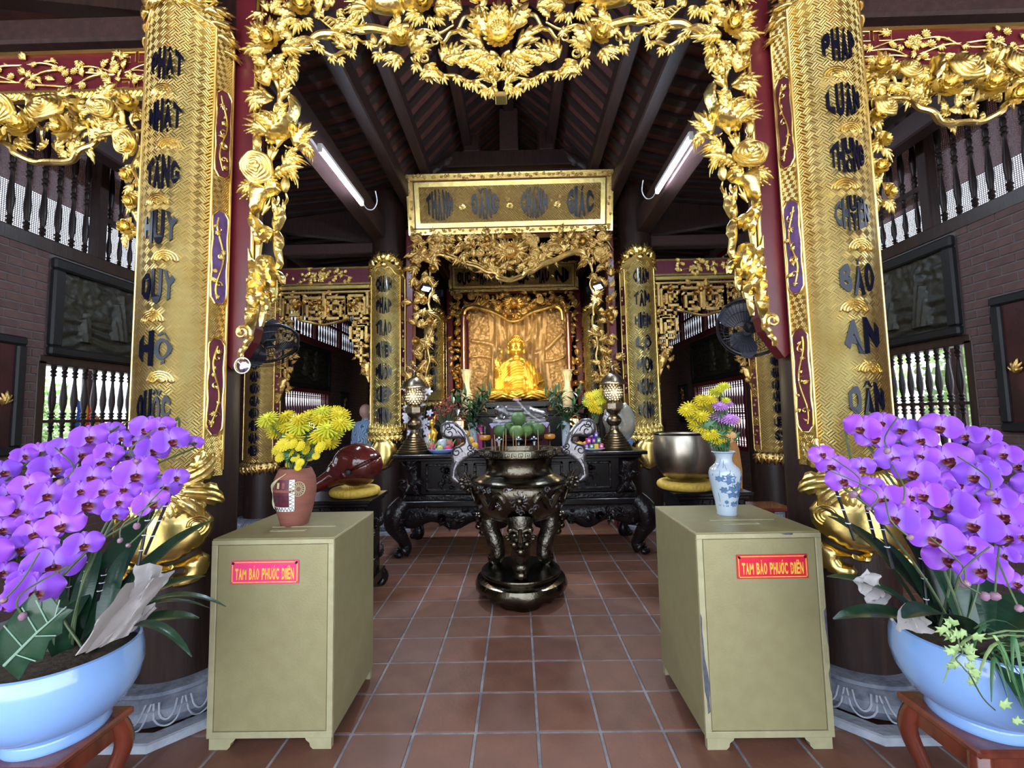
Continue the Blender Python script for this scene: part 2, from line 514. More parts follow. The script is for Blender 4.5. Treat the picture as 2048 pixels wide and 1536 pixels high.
pm('terracotta', (.23,.078,.050), (.19,.062,.042), rough=.75, nscale=10, stretch=(1,1,5), bump=.3, bscale=50)
pm('cream_glaze', (.52,.50,.30), (.42,.40,.22), rough=.5, nscale=30)
pm('white_paint', (.72,.70,.64), rough=.5)
pm('black_line', (.03,.025,.025), rough=.6)
pm('cord_yellow', (.62,.42,.06), (.50,.32,.04), rough=.6, nscale=40, bump=.3, bscale=120)
pm('bell_metal', (.30,.27,.22), (.60,.56,.47), rough=.22, metal=1.0, nscale=2.2, stretch=(3,3,.7), detail=8, bump=.05, bscale=60, rough2=.4)
pm('bronze_dark', (.13,.115,.085), (.085,.07,.05), rough=.22, metal=1.0, nscale=9, bump=.25, bscale=35)
pm('bronze_rough', (.15,.135,.11), (.08,.065,.05), rough=.33, metal=1.0, nscale=14, bump=.9, bscale=34)
pm('silver_bronze', (.25,.23,.24), (.18,.165,.175), rough=.36, metal=.9, nscale=10, bump=.3, bscale=50)
pm('groove', (.02,.02,.024), rough=.5, metal=.5)  # dark tone that stands in for the shade inside carved grooves
pm('brass_lamp', (.21,.165,.115), (.14,.11,.075), rough=.30, metal=1.0, nscale=10, bump=.2, bscale=60)
pm('lamp_glow', (1,.95,.75), emis=(1,.90,.58), estr=.55)
pm('lamp_core', (1,1,.9), emis=(1,.98,.85), estr=12.0)
pm('tube_glow', (1,1,1), emis=(.66,.82,1.0), estr=80.0)
pm('white_plastic', (.75,.77,.8), rough=.35)
pm('fan_black', (.012,.014,.02), rough=.3)
pm('fan_blade', (.05,.055,.085), rough=.3)
pm('mirror', (.85,.87,.9), rough=.03, metal=1.0)
pm('chrome', (.6,.62,.65), rough=.15, metal=1.0)
pm('pot_blue', (.25,.43,.80), (.22,.39,.76), rough=.10, nscale=3, coat=.6)
pm('soil', (.035,.024,.016), (.07,.05,.03), rough=.95, nscale=40, bump=.8, bscale=60)
pm('leaf_dark', (.008,.034,.018), (.013,.050,.022), rough=.32, nscale=10, stretch=(1,6,1), bump=.1, bscale=30, coat=.1)
pm('leaf_mid', (.035,.12,.045), (.06,.16,.05), rough=.45, nscale=12)
pm('leaf_light', (.20,.33,.10), (.34,.44,.20), rough=.5, nscale=40)
pm('leaf_vein', (.22,.34,.26), rough=.5)
pm('stem_green', (.085,.13,.045), (.05,.075,.035), rough=.5, nscale=20)
pm('stake', (.006,.006,.007), rough=.25)
pm('orchid_bud', (.30,.13,.26), (.22,.15,.16), rough=.45, nscale=14)
pm('orchid_lip', (.085,.002,.034), (.15,.03,.014), rough=.35, nscale=45)
pm('paper_wrap', (.42,.39,.385), (.34,.31,.305), rough=.8, nscale=10, bump=.5, bscale=9)
pm('chrys_yellow', (.64,.54,.016), (.56,.42,.012), rough=.6, nscale=8, sss=.0)
pm('chrys_lime', (.50,.53,.03), (.60,.55,.03), rough=.6, nscale=8)
pm('chrys_purple', (.42,.16,.52), (.50,.24,.58), rough=.6, nscale=20)
pm('flower_orange', (.62,.33,.14), rough=.6)
pm('porcelain', (.43,.50,.57), (.38,.46,.54), rough=.12, nscale=4, coat=.5)
pm('cobalt', (.065,.13,.25), (.12,.21,.36), rough=.15, nscale=30)
pm('ivory_vase', (.80,.72,.50), (.68,.58,.36), rough=.25, nscale=14)
pm('pomelo', (.075,.15,.04), (.058,.12,.035), rough=.45, nscale=60, bump=.3, bscale=200)
pm('pomelo_b', (.12,.21,.05), (.095,.17,.045), rough=.45, nscale=60, bump=.3, bscale=200)
pm('orange_fruit', (.72,.38,.04), (.60,.33,.05), rough=.45, nscale=30, bump=.25, bscale=160)
pm('mango', (.52,.46,.10), (.22,.36,.08), rough=.4, nscale=8)
pm('dragonfruit', (.62,.05,.12), (.5,.04,.12), rough=.45, nscale=9)
pm('blue_plate', (.22,.42,.85), rough=.25)
pm('pale_plate', (.55,.62,.78), rough=.2)
pm('silver_statue', (.15,.14,.145), (.11,.10,.105), rough=.3, metal=.55, nscale=8, bump=.35, bscale=18)
pm('cloth_maroon', (.12,.012,.022), (.09,.01,.02), rough=.7, nscale=10)
pm('cloth_lilac', (.50,.45,.70), rough=.7)
pm('purple_box', (.10,.02,.42), rough=.3)
pm('magenta_box', (.55,.02,.22), rough=.35)
pm('yellow_box', (.75,.50,.08), rough=.35)
pm('green_box', (.06,.20,.10), rough=.4)
pm('cellophane', (.32,.27,.22), (.18,.22,.20), rough=.12, nscale=6, bump=.9, bscale=10, detail=8)
pm('amber_glass', (.55,.22,.03), rough=.08, coat=.5)
pm('amber_glow', (1,.5,.1), emis=(1,.5,.12), estr=3.0)
pm('incense', (.42,.26,.13), rough=.8)
pm('ash', (.22,.21,.20), rough=.95, bump=.5, bscale=60)
pm('lotus_white', (.75,.82,.88), rough=.3)
pm('red_spray', (.33,.03,.03), (.12,.05,.03), rough=.6, nscale=30)
pm('spray_green', (.08,.11,.06), (.06,.08,.05), rough=.6, nscale=20)
pm('orchid_white', (.72,.75,.85), (.60,.58,.80), rough=.5, nscale=12)
pm('orange_cloth', (.58,.26,.06), (.48,.20,.05), rough=.75, nscale=9, bump=.4, bscale=12)
pm('skin', (.46,.27,.20), (.40,.22,.16), rough=.5, nscale=8)
pm('skin_head', (.50,.30,.23), (.44,.25,.19), rough=.42, nscale=8)
pm('trousers', (.03,.035,.05), rough=.8)
pm('roof_tile', (.15,.050,.038), (.10,.036,.03), rough=.75, nscale=12)
pm('roof_under', (.032,.016,.016), (.020,.011,.012), rough=.7, nscale=6)
pm('pave', (.48,.46,.44), (.40,.38,.37), rough=.9, nscale=3)
pm('tree_leaf', (.30,.48,.20), (.45,.60,.30), rough=.7, nscale=6)
pm('bark', (.10,.07,.05), rough=.9)
pm('tarp_blue', (.20,.36,.65), (.35,.48,.7), rough=.5, nscale=3)
pm('far_wall', (.55,.50,.48), (.48,.43,.42), rough=.9, nscale=2)
pm('flag_blue', (.03,.10,.55), rough=.7); pm('flag_yellow', (.75,.5,.02), rough=.7); pm('flag_red', (.6,.02,.03), rough=.7)
pm('flag_white', (.75,.75,.75), rough=.7); pm('flag_orange', (.75,.22,.02), rough=.7)
pm('glass_dark', (.02,.02,.025), rough=.05)

def special():
    # woven fret engraved in the gilded couplet boards: UV in metres
    def weave(name, cell, base, base2, rough, metal, strength, rot=45):
        m = bpy.data.materials.new(name); m.use_nodes = True; nt = m.node_tree; b = nt.nodes['Principled BSDF']
        b.inputs['Metallic'].default_value = metal; b.inputs['Roughness'].default_value = rough
        tc = _n(nt, 'ShaderNodeTexCoord'); mp = _n(nt, 'ShaderNodeMapping')
        mp.inputs['Rotation'].default_value = (0, 0, R(rot)); mp.inputs['Scale'].default_value = (1/cell,)*3
        nt.links.new(tc.outputs['UV'], mp.inputs['Vector'])
        ck = _n(nt, 'ShaderNodeTexChecker'); ck.inputs['Scale'].default_value = 1.0
        nt.links.new(mp.outputs['Vector'], ck.inputs['Vector'])
        sx = _n(nt, 'ShaderNodeSeparateXYZ'); nt.links.new(mp.outputs['Vector'], sx.inputs[0])
        outs = []
        for ax in ('X', 'Y'):
            mu = _n(nt, 'ShaderNodeMath', operation='MULTIPLY'); mu.inputs[1].default_value = 2*PI*2.5
            nt.links.new(sx.outputs[ax], mu.inputs[0])
            sn = _n(nt, 'ShaderNodeMath', operation='SINE'); nt.links.new(mu.outputs[0], sn.inputs[0])
            outs.append(sn)
        mx = _n(nt, 'ShaderNodeMix'); mx.data_type = 'FLOAT'
        nt.links.new(ck.outputs['Fac'], mx.inputs[0]); nt.links.new(outs[0].outputs[0], mx.inputs[2]); nt.links.new(outs[1].outputs[0], mx.inputs[3])
        bp = _n(nt, 'ShaderNodeBump'); bp.inputs['Strength'].default_value = strength; bp.inputs['Distance'].default_value = cell*.13
        nt.links.new(mx.outputs[0], bp.inputs['Height']); nt.links.new(bp.outputs['Normal'], b.inputs['Normal'])
        nz = _n(nt, 'ShaderNodeTexNoise'); nz.inputs['Scale'].default_value = 5; nt.links.new(tc.outputs['UV'], nz.inputs['Vector'])
        r = _n(nt, 'ShaderNodeValToRGB'); r.color_ramp.elements[0].color = (*base, 1); r.color_ramp.elements[1].color = (*base2, 1)
        r.color_ramp.elements[0].position = .35; r.color_ramp.elements[1].position = .7
        nt.links.new(nz.outputs['Fac'], r.inputs['Fac']); nt.links.new(r.outputs['Color'], b.inputs['Base Color'])
        M_[name] = m
    weave('gold_weave', .034, GOLD, (.82,.60,.19), .30, 1.0, 1.0)
    weave('gold_weave_mid', .062, GOLD, (.84,.62,.20), .34, 1.0, 1.0)
    weave('gold_weave_fine', .022, GOLD2, GOLD, .32, 1.0, .8, 30)
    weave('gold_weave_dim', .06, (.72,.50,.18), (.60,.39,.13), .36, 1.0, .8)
    # orchid petal: paler towards the throat (UV.x = 0 at the throat)
    m = bpy.data.materials.new('orchid_petal'); m.use_nodes = True; nt = m.node_tree; b = nt.nodes['Principled BSDF']
    tc = _n(nt, 'ShaderNodeTexCoord'); sx = _n(nt, 'ShaderNodeSeparateXYZ'); nt.links.new(tc.outputs['UV'], sx.inputs[0])
    r = _n(nt, 'ShaderNodeValToRGB'); e = r.color_ramp.elements
    e[0].position = 0.0; e[0].color = (.52,.28,.82,1); e[1].position = .35; e[1].color = (.32,.07,.78,1)
    x = e.new(.9); x.color = (.36,.10,.82,1); x = e.new(1.0); x.color = (.44,.17,.86,1)
    nt.links.new(sx.outputs['X'], r.inputs['Fac'])
    oi = _n(nt, 'ShaderNodeObjectInfo'); hs = _n(nt, 'ShaderNodeHueSaturation')
    mr = _n(nt, 'ShaderNodeMapRange'); mr.inputs['To Min'].default_value = .487; mr.inputs['To Max'].default_value = .517
    nt.links.new(oi.outputs['Random'], mr.inputs['Value']); nt.links.new(mr.outputs['Result'], hs.inputs['Hue'])
    nt.links.new(r.outputs['Color'], hs.inputs['Color']); nt.links.new(hs.outputs['Color'], b.inputs['Base Color'])
    b.inputs['Roughness'].default_value = .5
    b.inputs['Sheen Weight'].default_value = .15
    tr = _n(nt, 'ShaderNodeBsdfTranslucent'); nt.links.new(hs.outputs['Color'], tr.inputs['Color'])
    ms = _n(nt, 'ShaderNodeMixShader'); ms.inputs[0].default_value = .25
    nt.links.new(b.outputs[0], ms.inputs[1]); nt.links.new(tr.outputs[0], ms.inputs[2])
    nt.links.new(ms.outputs[0], nt.nodes['Material Output'].inputs['Surface'])
    M_['orchid_petal'] = m
    # insect screen: fine woven mesh with open holes
    m = bpy.data.materials.new('insect_screen'); m.use_nodes = True; nt = m.node_tree; b = nt.nodes['Principled BSDF']
    b.inputs['Base Color'].default_value = (.20,.14,.15,1); b.inputs['Roughness'].default_value = .8
    tp = _n(nt, 'ShaderNodeBsdfTransparent'); ms = _n(nt, 'ShaderNodeMixShader')
    tc = _n(nt, 'ShaderNodeTexCoord'); bk = _n(nt, 'ShaderNodeTexBrick'); bk.offset = 0.0
    bk.inputs['Scale'].default_value = 1.0; bk.inputs['Mortar Size'].default_value = .0035
    bk.inputs['Brick Width'].default_value = .016; bk.inputs['Row Height'].default_value = .016
    nt.links.new(tc.outputs['UV'], bk.inputs['Vector'])
    mr = _n(nt, 'ShaderNodeMapRange'); mr.inputs['To Min'].default_value = .5; mr.inputs['To Max'].default_value = 1.0
    nt.links.new(bk.outputs['Fac'], mr.inputs['Value']); nt.links.new(mr.outputs['Result'], ms.inputs[0])
    nt.links.new(tp.outputs[0], ms.inputs[1]); nt.links.new(b.outputs[0], ms.inputs[2])
    nt.links.new(ms.outputs[0], nt.nodes['Material Output'].inputs['Surface'])
    M_['insect_screen'] = m
    # leaf-print shirt
    m = bpy.data.materials.new('shirt_print'); m.use_nodes = True; nt = m.node_tree; b = nt.nodes['Principled BSDF']
    tc = _n(nt, 'ShaderNodeTexCoord'); nz = _n(nt, 'ShaderNodeTexWave'); nz.wave_type = 'BANDS'
    nz.inputs['Scale'].default_value = 9; nz.inputs['Distortion'].default_value = 14; nz.inputs['Detail'].default_value = 1.5; nz.inputs['Detail Scale'].default_value = 1.0
    nt.links.new(tc.outputs['Object'], nz.inputs['Vector'])
    r = _n(nt, 'ShaderNodeValToRGB'); e = r.color_ramp.elements
    e[0].position = .12; e[0].color = (.06,.11,.20,1); e[1].position = .26; e[1].color = (.30,.42,.60,1)
    nt.links.new(nz.outputs['Color'], r.inputs['Fac']); nt.links.new(r.outputs['Color'], b.inputs['Base Color'])
    b.inputs['Roughness'].default_value = .85
    M_['shirt_print'] = m
    # clear plastic / glass sheet
    m = bpy.data.materials.new('clear_glass'); m.use_nodes = True; nt = m.node_tree
    tp = _n(nt, 'ShaderNodeBsdfTransparent'); gl = _n(nt, 'ShaderNodeBsdfGlossy'); gl.inputs['Roughness'].default_value = .05
    ms = _n(nt, 'ShaderNodeMixShader'); ms.inputs[0].default_value = .06
    nt.links.new(tp.outputs[0], ms.inputs[1]); nt.links.new(gl.outputs[0], ms.inputs[2])
    nt.links.new(ms.outputs[0], nt.nodes['Material Output'].inputs['Surface'])
    M_['clear_glass'] = m
special()
# ---------------------------------------------------------------- the hall: floor
XL, XR, YB, YF = -4.05, 3.75, 11.6, -2.0
CX = -0.05
fl = MB(); fl.box(XL-.2, XR+.2, YF, YB+.2, -.25, -.004)
floor = fl.build('floor', 'grout', None, False, None, kind='structure', label='square terracotta floor tiles with grey grout joints')
TS = .30
tile_me = []
for k, mt in enumerate(('tile', 'tile_b', 'tile_c')):
    t = MB(); t.box(-.1435, .1435, -.1435, .1435, -.008, 0, bev=.004)
    tile_me.append(t.mesh('floor_tile', mt, False))
cells = []
x = .064-.15
ix = [x+TS*k for k in range(-14, 14)]
iy = [2.187+.15+TS*k for k in range(-14, 32)]
for gx in ix:
    for gy in iy:
        if not (XL+.1 < gx < XR-.1 and YF+.1 < gy < YB): continue
        d = Vector((gx, gy, 0))-EYE
        w = d.dot(fwd)
        vis = False
        if w > .5:
            u = 1024+F_PX*d.dot(rgt)/w; v = 768-F_PX*d.dot(upv)/w
            vis = -60 < u < 2110 and 900 < v < 1600
            hid = (430 < u < 660 or 1420 < u < 1650) and v < 1480
            near = d.length+(3 if hid else 0)+(2.0 if not (400 < u < 1680) else 0)
        cells.append(((near if vis else 99)+random.random()*.01, gx, gy))
cells.sort()
rest = MB()
for i, (k, gx, gy) in enumerate(cells):
    if i < 290 and k < 50:
        obj('floor_tile', tile_me[random.choice((0,0,1,1,2))], floor, (gx, gy, random.uniform(-.0012, .0006)), (random.uniform(-.003,.003), random.uniform(-.003,.003), random.choice((0,PI/2,PI))))
    else:
        rest.box(gx-.1435, gx+.1435, gy-.1435, gy+.1435, -.008, 0, random.choice((0,1,2)))
rest.build('far_floor_tiles', ['tile','tile_b','tile_c'], floor, False, None, kind='stuff')

# ---------------------------------------------------------------- side walls of brick with windows
WIN = [(3.6, 5.0, 1.03, 2.07), (7.15, 9.15, .9, 2.07)]      # y0,y1,z0,z1 of the barred windows
PAN = [(3.6, 5.0, 2.12, 2.98), (7.15, 9.15, 2.12, 2.98)]     # bronze relief panels above them
UP0, UP1 = 3.13, 4.30                                        # upper barred opening
def side_wall(X, s, name):
    w = MB()
    t = .16
    xa, xb = (X-s*t, X) if s > 0 else (X, X+t)   # s=+1: left wall (inside is +x)
    lo, hi = min(xa, xb), max(xa, xb)
    y = YF+1.2
    spans = [(YF+1.2, 3.6), (5.0, 7.15), (9.15, YB)]
    for a, b in spans: w.box(lo, hi, a, b, 0, 3.05)
    for a, b, z0, z1 in WIN:
        w.box(lo, hi, a, b, 0, z0); w.box(lo, hi, a, b, z1, 3.05)
    w.box(lo, hi, YF+1.2, YB, 4.35, 4.6)
    wo = w.build(name, 'mortar', None, False, None, kind='structure')
    ch, bl = .072, .205
    me = []
    for mt in ('brick', 'brick_b'):
        b = MB(); b.box(-.006, .006, -(bl-.012)/2, (bl-.012)/2, -.030, .030, bev=.003); me.append(b.mesh('brick', mt, False))
    far = MB(); n = 0
    zc = .036; row = 0
    lst = []
    while zc < 3.02:
        yc = -.6+(bl/2 if row % 2 else 0)
        while yc < YB-.1:
            a0, a1 = yc-(bl-.012)/2, yc+(bl-.012)/2
            for a, b, z0, z1 in WIN+PAN:
                if z0-.02 < zc < z1+.02 and a0 < b and a1 > a:
                    if a0 < a: a1 = a-.004
                    elif a1 > b: a0 = b+.004
                    else: a1 = a0
            if a1-a0 > .025:
                vis = (2.75 < yc < 5.25 and .75 < zc)
                lst.append((0 if vis and yc < 3.7 else 1 if vis else 2, (a0+a1)/2, zc, (a1-a0)/(bl-.012)))
            yc += bl
        zc += ch; row += 1
    lst.sort()
    for p, yc, zc, ky in lst:
        if p < 2 and n < 295:
            obj('brick', me[random.random() < .4], wo, (X, yc, zc), (0, 0, random.uniform(-.01,.01)), (random.uniform(.8,1.3), ky, 1)); n += 1
        else:
            far.box(X-.006, X+.006, yc-ky*(bl-.012)/2, yc+ky*(bl-.012)/2, zc-.03, zc+.03, int(random.random() < .4))
    far.build('far_bricks', ['brick','brick_b'], wo, False, None, kind='stuff')
    return wo
wl = side_wall(XL, 1, 'wall_left')
wr = side_wall(XR, -1, 'wall_right')
bw = MB(); bw.box(XL-.16, XR+.16, YB, YB+.16, 0, 6.6)
bw.build('wall_back', 'wood_dark', None, False, None, kind='structure')

def spindle(H, r, n=10, double=False):
    """turned baluster profile of height H"""
    def seg(z0, z1):
        h = z1-z0; q = []
        for t, rr in ((0,.75),(.03,.75),(.05,.5),(.08,.95),(.11,.55),(.14,1.0),(.17,.5),(.2,.62),(.32,.95),(.42,1.0),(.55,.8),(.72,.5),(.8,.42),(.83,.9),(.86,.5),(.9,.95),(.93,.5),(.96,.75),(1,.75)):
            q.append((r*rr, z0+h*t))
        return q
    prof = seg(0, H/2)+seg(H/2, H)[1:] if double else seg(0, H)
    b = MB(); b.lathe(prof, n); return b
def barred_window(n, X, s, y0, y1, z0, z1, pitch, mat, fmat, double=True, r=.024, deep=.07):
    root = thing('window_%d' % n, None, None, (X-s*.06, (y0+y1)/2, z0), 0, kind='structure')
    hw = (y1-y0)/2; H = z1-z0
    for nm, bb in (('sill', (-hw-.04, hw+.04, -.05, .03)), ('head', (-hw-.04, hw+.04, H-.03, H+.05)), ('jamb', (-hw-.05, -hw+.02, 0, H)), ('jamb', (hw-.02, hw+.05, 0, H))):
        m = MB(); m.box(-deep, deep, bb[0], bb[1], bb[2], bb[3], bev=.006); m.build(nm, fmat, root, False)
    m = MB(); m.box(-.018, .018, -hw, hw, H*.5-.013, H*.5+.013); m.build('rail', fmat, root, False)
    me = spindle(H-.06, r, 10, double).mesh('baluster', mat, True, 50)
    k = int(2*hw/pitch)
    for i in range(k):
        obj('baluster', me, root, (0, -hw+(i+.5)*2*hw/k, .03))
    return root
barred_window(1, XL, 1, *WIN[0], .092, 'baluster', 'wood_dark', r=.027)
barred_window(2, XR, -1, *WIN[0], .092, 'baluster', 'wood_dark', r=.027)
barred_window(3, XL, 1, *WIN[1], .085, 'baluster_red', 'lacquer_red')
barred_window(4, XR, -1, *WIN[1], .085, 'baluster_red', 'lacquer_red')
def gallery(n, X, s, y0, y1, posts, mids, mat, fmat):
    """long barred opening under the eaves with posts and insect screen"""
    root = thing('window_%d' % n, None, None, (X-s*.05, (y0+y1)/2, UP0), 0, kind='structure')
    yc = (y0+y1)/2; H = UP1-UP0
    for nm, a, b in (('bottom_rail', -.12, .0), ('top_rail', H, H+.1)):
        m = MB(); m.box(-.06, .06, y0-yc, y1-yc, a, b, bev=.006); m.build(nm, fmat, root, False)
    ys = [y0]+posts+[y1]
    pm_ = MB(); pm_.box(-.05, .05, -.045, .045, 0, H, bev=.005); pme = pm_.mesh('post', fmat, False)
    for p in posts: obj('post', pme, root, (0, p-yc, 0))
    full = spindle(H, .026, 9, True).mesh('baluster', mat, True, 50)
    low = spindle(H*.34, .022, 8).mesh('baluster', mat, True, 50)
    high = spindle(H*.62, .026, 9).mesh('baluster', mat, True, 50)
    for i in range(len(ys)-1):
        a, b = ys[i]+.06, ys[i+1]-.06
        k = max(2, int((b-a)/.115))
        if i in mids:
            m = MB(); m.box(-.03, .03, a-yc-.02, b-yc+.02, H*.34, H*.38); m.build('mid_rail', fmat, root, False)
        for j in range(k):
            y = a+(j+.5)*(b-a)/k-yc
            if i in mids:
                obj('baluster', low, root, (0, y, 0)); obj('baluster', high, root, (0, y, H*.38))
            else: obj('baluster', full, root, (0, y, 0))
    sc = MB(); x = -s*.1
    sc.add([(x, y0-yc, 0), (x, y1-yc, 0), (x, y1-yc, H), (x, y0-yc, H)], [(0,1,2,3)], 0, [(0,0), (y1-y0,0), (y1-y0,H), (0,H)])
    sc.build('insect_screen', 'insect_screen', root, False)
gallery(5, XL, 1, 2.6, 6.0, [4.06, 5.0], (1,2), 'baluster', 'wood_dark')
gallery(6, XR, -1, 2.6, 6.0, [3.85, 5.0], (1,2), 'baluster', 'wood_dark')
gallery(7, XL, 1, 6.0, 11.6, [7.4, 8.6, 9.8, 10.8], (0,1,2,3,4), 'baluster_red', 'lacquer_red')
gallery(8, XR, -1, 6.0, 11.6, [7.4, 8.6, 9.8, 10.8], (0,1,2,3,4), 'baluster_red', 'lacquer_red')

# ---------------------------------------------------------------- roof seen from below
RP = [(0, 6.25), (.6, 5.72), (1.15, 5.10), (1.45, 4.74), (1.83, 4.46), (2.7, 4.62), (3.9, 4.42), (5.3, 4.0)]
RP = [(0, 6.25), (.6, 5.72), (1.15, 5.10), (1.45, 4.80), (1.95, 4.66), (3.9, 4.50), (5.3, 4.02)]
ce = MB()
for s in (-1, 1):
    for (xa, za), (xb, zb) in zip(RP[:-1], RP[1:]):
        q = [(CX+s*xa, YF-.8, za+.1), (CX+s*xb, YF-.8, zb+.1), (CX+s*xb, YB+.2, zb+.1), (CX+s*xa, YB+.2, za+.1)]
        q2 = [(a, b, c+.08) for a, b, c in q]
        ce.add(q+q2, [(0,1,2,3),(7,6,5,4),(0,4,5,1),(2,6,7,3),(1,5,6,2),(0,3,7,4)])
ceiling = ce.build('ceiling', 'roof_tile', None, False, None, kind='structure', label='dark timber roof with rafters and clay tiles seen from below')
def beam(nm, x0, x1, y0, y1, z0, z1, mat='wood_beam', bev=.015):
    m = MB(); m.box(x0, x1, y0, y1, z0, z1, bev=bev); return m.build(nm, mat, ceiling, False)
for s in (-1, 1):
    for (x, z, h, w) in ((1.87, 4.05, .30, .20), (1.47, 4.56, .20, .15), (1.17, 4.88, .18, .13), (.62, 5.48, .18, .13)):
        beam('purlin', CX+s*x-w/2, CX+s*x+w/2, 2.0, 10.6, z, z+h)
    beam('purlin', CX+s*3.58-.08, CX+s*3.58+.08, 2.0, 10.6, 3.86, 4.06)
    # rafters up the slope
    rm = MB()
    for (xa, za), (xb, zb) in zip(RP[:-2], RP[1:-1]):
        a = (s*xa, za+.09); b = (s*xb, zb+.09)
        vs = [(a[0], y, a[1]-t) for y in (-.045, .045) for t in (0, .05)]+[(b[0], y, b[1]-t) for y in (-.045, .045) for t in (0, .05)]
        rm.add(vs, [(0,1,3,2),(4,6,7,5),(0,2,6,4),(1,5,7,3),(0,4,5,1),(2,3,7,6)])
    rme = rm.mesh('rafter', 'roof_under', False)
    for k in range(38): obj('rafter', rme, ceiling, (CX, 1.9+k*.24, 0))
beam('ridge_beam', CX-.08, CX+.08, 2.0, 10.6, 6.0, 6.2)
for Y in (2.55, 6.1, 9.75):
    b0 = CX-1.7; b1 = CX+1.7
    beam('tie_beam', b0, b1, Y-.09, Y+.09, 4.86, 5.10, 'wood_beam')
    beam('tie_beam', CX-1.2, CX+1.2, Y-.08, Y+.08, 5.16, 5.40, 'wood_dark')
    beam('king_post', CX-.14, CX+.14, Y-.07, Y+.07, 5.40, 6.05, 'wood_beam')
    for s in (-1, 1):
        beam('queen_post', CX+s*.55-.12, CX+s*.55+.12, Y-.07, Y+.07, 5.40, 5.66, 'wood_dark')
        m = MB(); po = [(CX+s*.75, 5.40), (CX+s*1.5, 5.10), (CX+s*1.62, 4.9), (CX+s*1.72, 4.75), (CX+s*1.4, 4.86), (CX+s*1.15, 4.98), (CX+s*.85, 5.2)]
        m.puff(po, .05, .05, Y-.06, .12); m.build('bracket', 'wood_dark', ceiling)
    for s in (-1, 1):
        beam('tie_beam', *(sorted((CX+s*1.95, CX+s*4.0))), Y-.08, Y+.08, 3.90, 4.06, 'wood_beam')
        m = MB()
        po = [(CX+s*1.9, 4.06), (CX+s*1.9, 4.6), (CX+s*3.6, 4.42), (CX+s*3.6, 4.30)]
        m.prism(po, Y-.05, Y+.05); m.build('truss_board', 'wood_dark', ceiling, False)

# ---------------------------------------------------------------- columns on stone bases
def column(x, y, label, r=.24, top=4.75, rb=.385):
    t = thing('wooden_column', label, 'column', (x, y, 0))
    m = MB(); m.lathe([(r*1.02, .19), (r*1.03, 1.2), (r, 2.4), (r*.97, top)], 40); m.build('shaft', 'wood_dark', t)
    m = MB(); m.lathe([(rb*1.2, 0), (rb*1.2, .035), (rb*1.17, .04), (rb*.98, .04)], 8, cap=False)
    m.xform(Matrix.Rotation(R(22.5), 4, 'Z')); m.build('plinth', 'stone_light', t, False)
    m = MB(); m.lathe([(rb*.86, .04), (rb*.90, .055), (rb*1.0, .10), (rb*.98, .135), (rb*.86, .170), (rb*.83, .172), (rb*.83, .19), (rb*.78, .195), (r, .2)], 48, cap=False)
    m.build('stone_base', 'stone', t)
    # lotus petal outlines carved round the base
    c = MB(); N = 18
    for k in range(N):
        for q, am in ((1.0, .11), (.62, .07)):
            pts = []
            for i in range(11):
                tt = i/10; a = 2*PI*k/N+(tt-.5)*2*PI/N*.92*q
                zz = .163-am*math.sin(PI*tt)**.55
                rr = rb*(.90+.105*math.sin(PI*min(1, max(0, (zz-.03)/.145))))
                pts.append((rr*math.cos(a), rr*math.sin(a), zz))
            c.tube(pts, .0045, 5)
    c.build('lotus_carving', 'stone_light', t, kind='stuff')
    return t
C1L, C1R = (-1.92, 2.5), (1.80, 2.5)
C2L, C2R = (-1.83, 6.1), (1.74, 6.1)
C2OL, C2OR = (-3.60, 6.1), (3.50, 6.1)
C3L, C3R = (-1.84, 9.7), (1.72, 9.7)
column(*C1L, 'thick dark timber column nearest on the left, behind the purple orchids')
column(*C1R, 'thick dark timber column nearest on the right, behind the purple orchids')
column(*C2L, 'dark timber column left of the long altar table')
column(*C2R, 'dark timber column right of the long altar table')
column(*C2OL, 'dark timber column by the left side wall beyond the clay vase')
column(*C2OR, 'dark timber column by the right side wall beyond the porcelain vase')
column(*C3L, 'rear dark timber column left of the golden statue')
column(*C3R, 'rear dark timber column right of the golden statue')
# C1 row reaches the side walls outside the frame
# ---------------------------------------------------------------- outside
g = MB(); g.box(-40, 40, -30, 40, -.6, -.3)
g.build('ground', 'pave', None, False, None, kind='structure')
# ---------------------------------------------------------------- library of carved gilded pieces (unit size, facing -y, growing along +x)
def leaf_outline(lobes, w, notch=.55, sharp=1.0):
    """fingers pointing forward along a midrib of length 1, deep notches between them"""
    up = []
    for i in range(lobes):
        q = (i+1)/(lobes+.35)
        tx = .20+.66*q; tz = w*(1.05-.62*(i/max(1, lobes))**1.3)
        b0 = .06+.50*i/lobes; 
        if i == 0: up.append((b0, w*.30))
        up.append((lerp(b0, tx, .55), tz*.86)); up.append((tx-.03, tz*1.02)); up.append((tx+.03, tz*.93))
        up.append((lerp(b0, tx, .72)+.06, tz*.60))
        up.append((.06+.50*(i+1)/lobes+.04, w*(.40-.16*i/lobes)))
    up.append((.84, w*.22)); up.append((.95, w*.11))
    return [(0, -.03), (0, .03)]+up+[(1.03, 0)]+[(x, -z) for x, z in up[::-1]]
def bend(mb, k=.18, tip=.0, yaw=0.0):
    for i, (x, y, z) in enumerate(mb.v):
        a = yaw*x*x
        z2 = z*math.cos(a)+x*math.sin(a)*.6
        mb.v[i] = (x*math.cos(a*.5), y-k*math.sin(PI*min(1, max(0, x)))-tip*max(0, x-.6)**2, z2)
    return mb
LEAF = {}
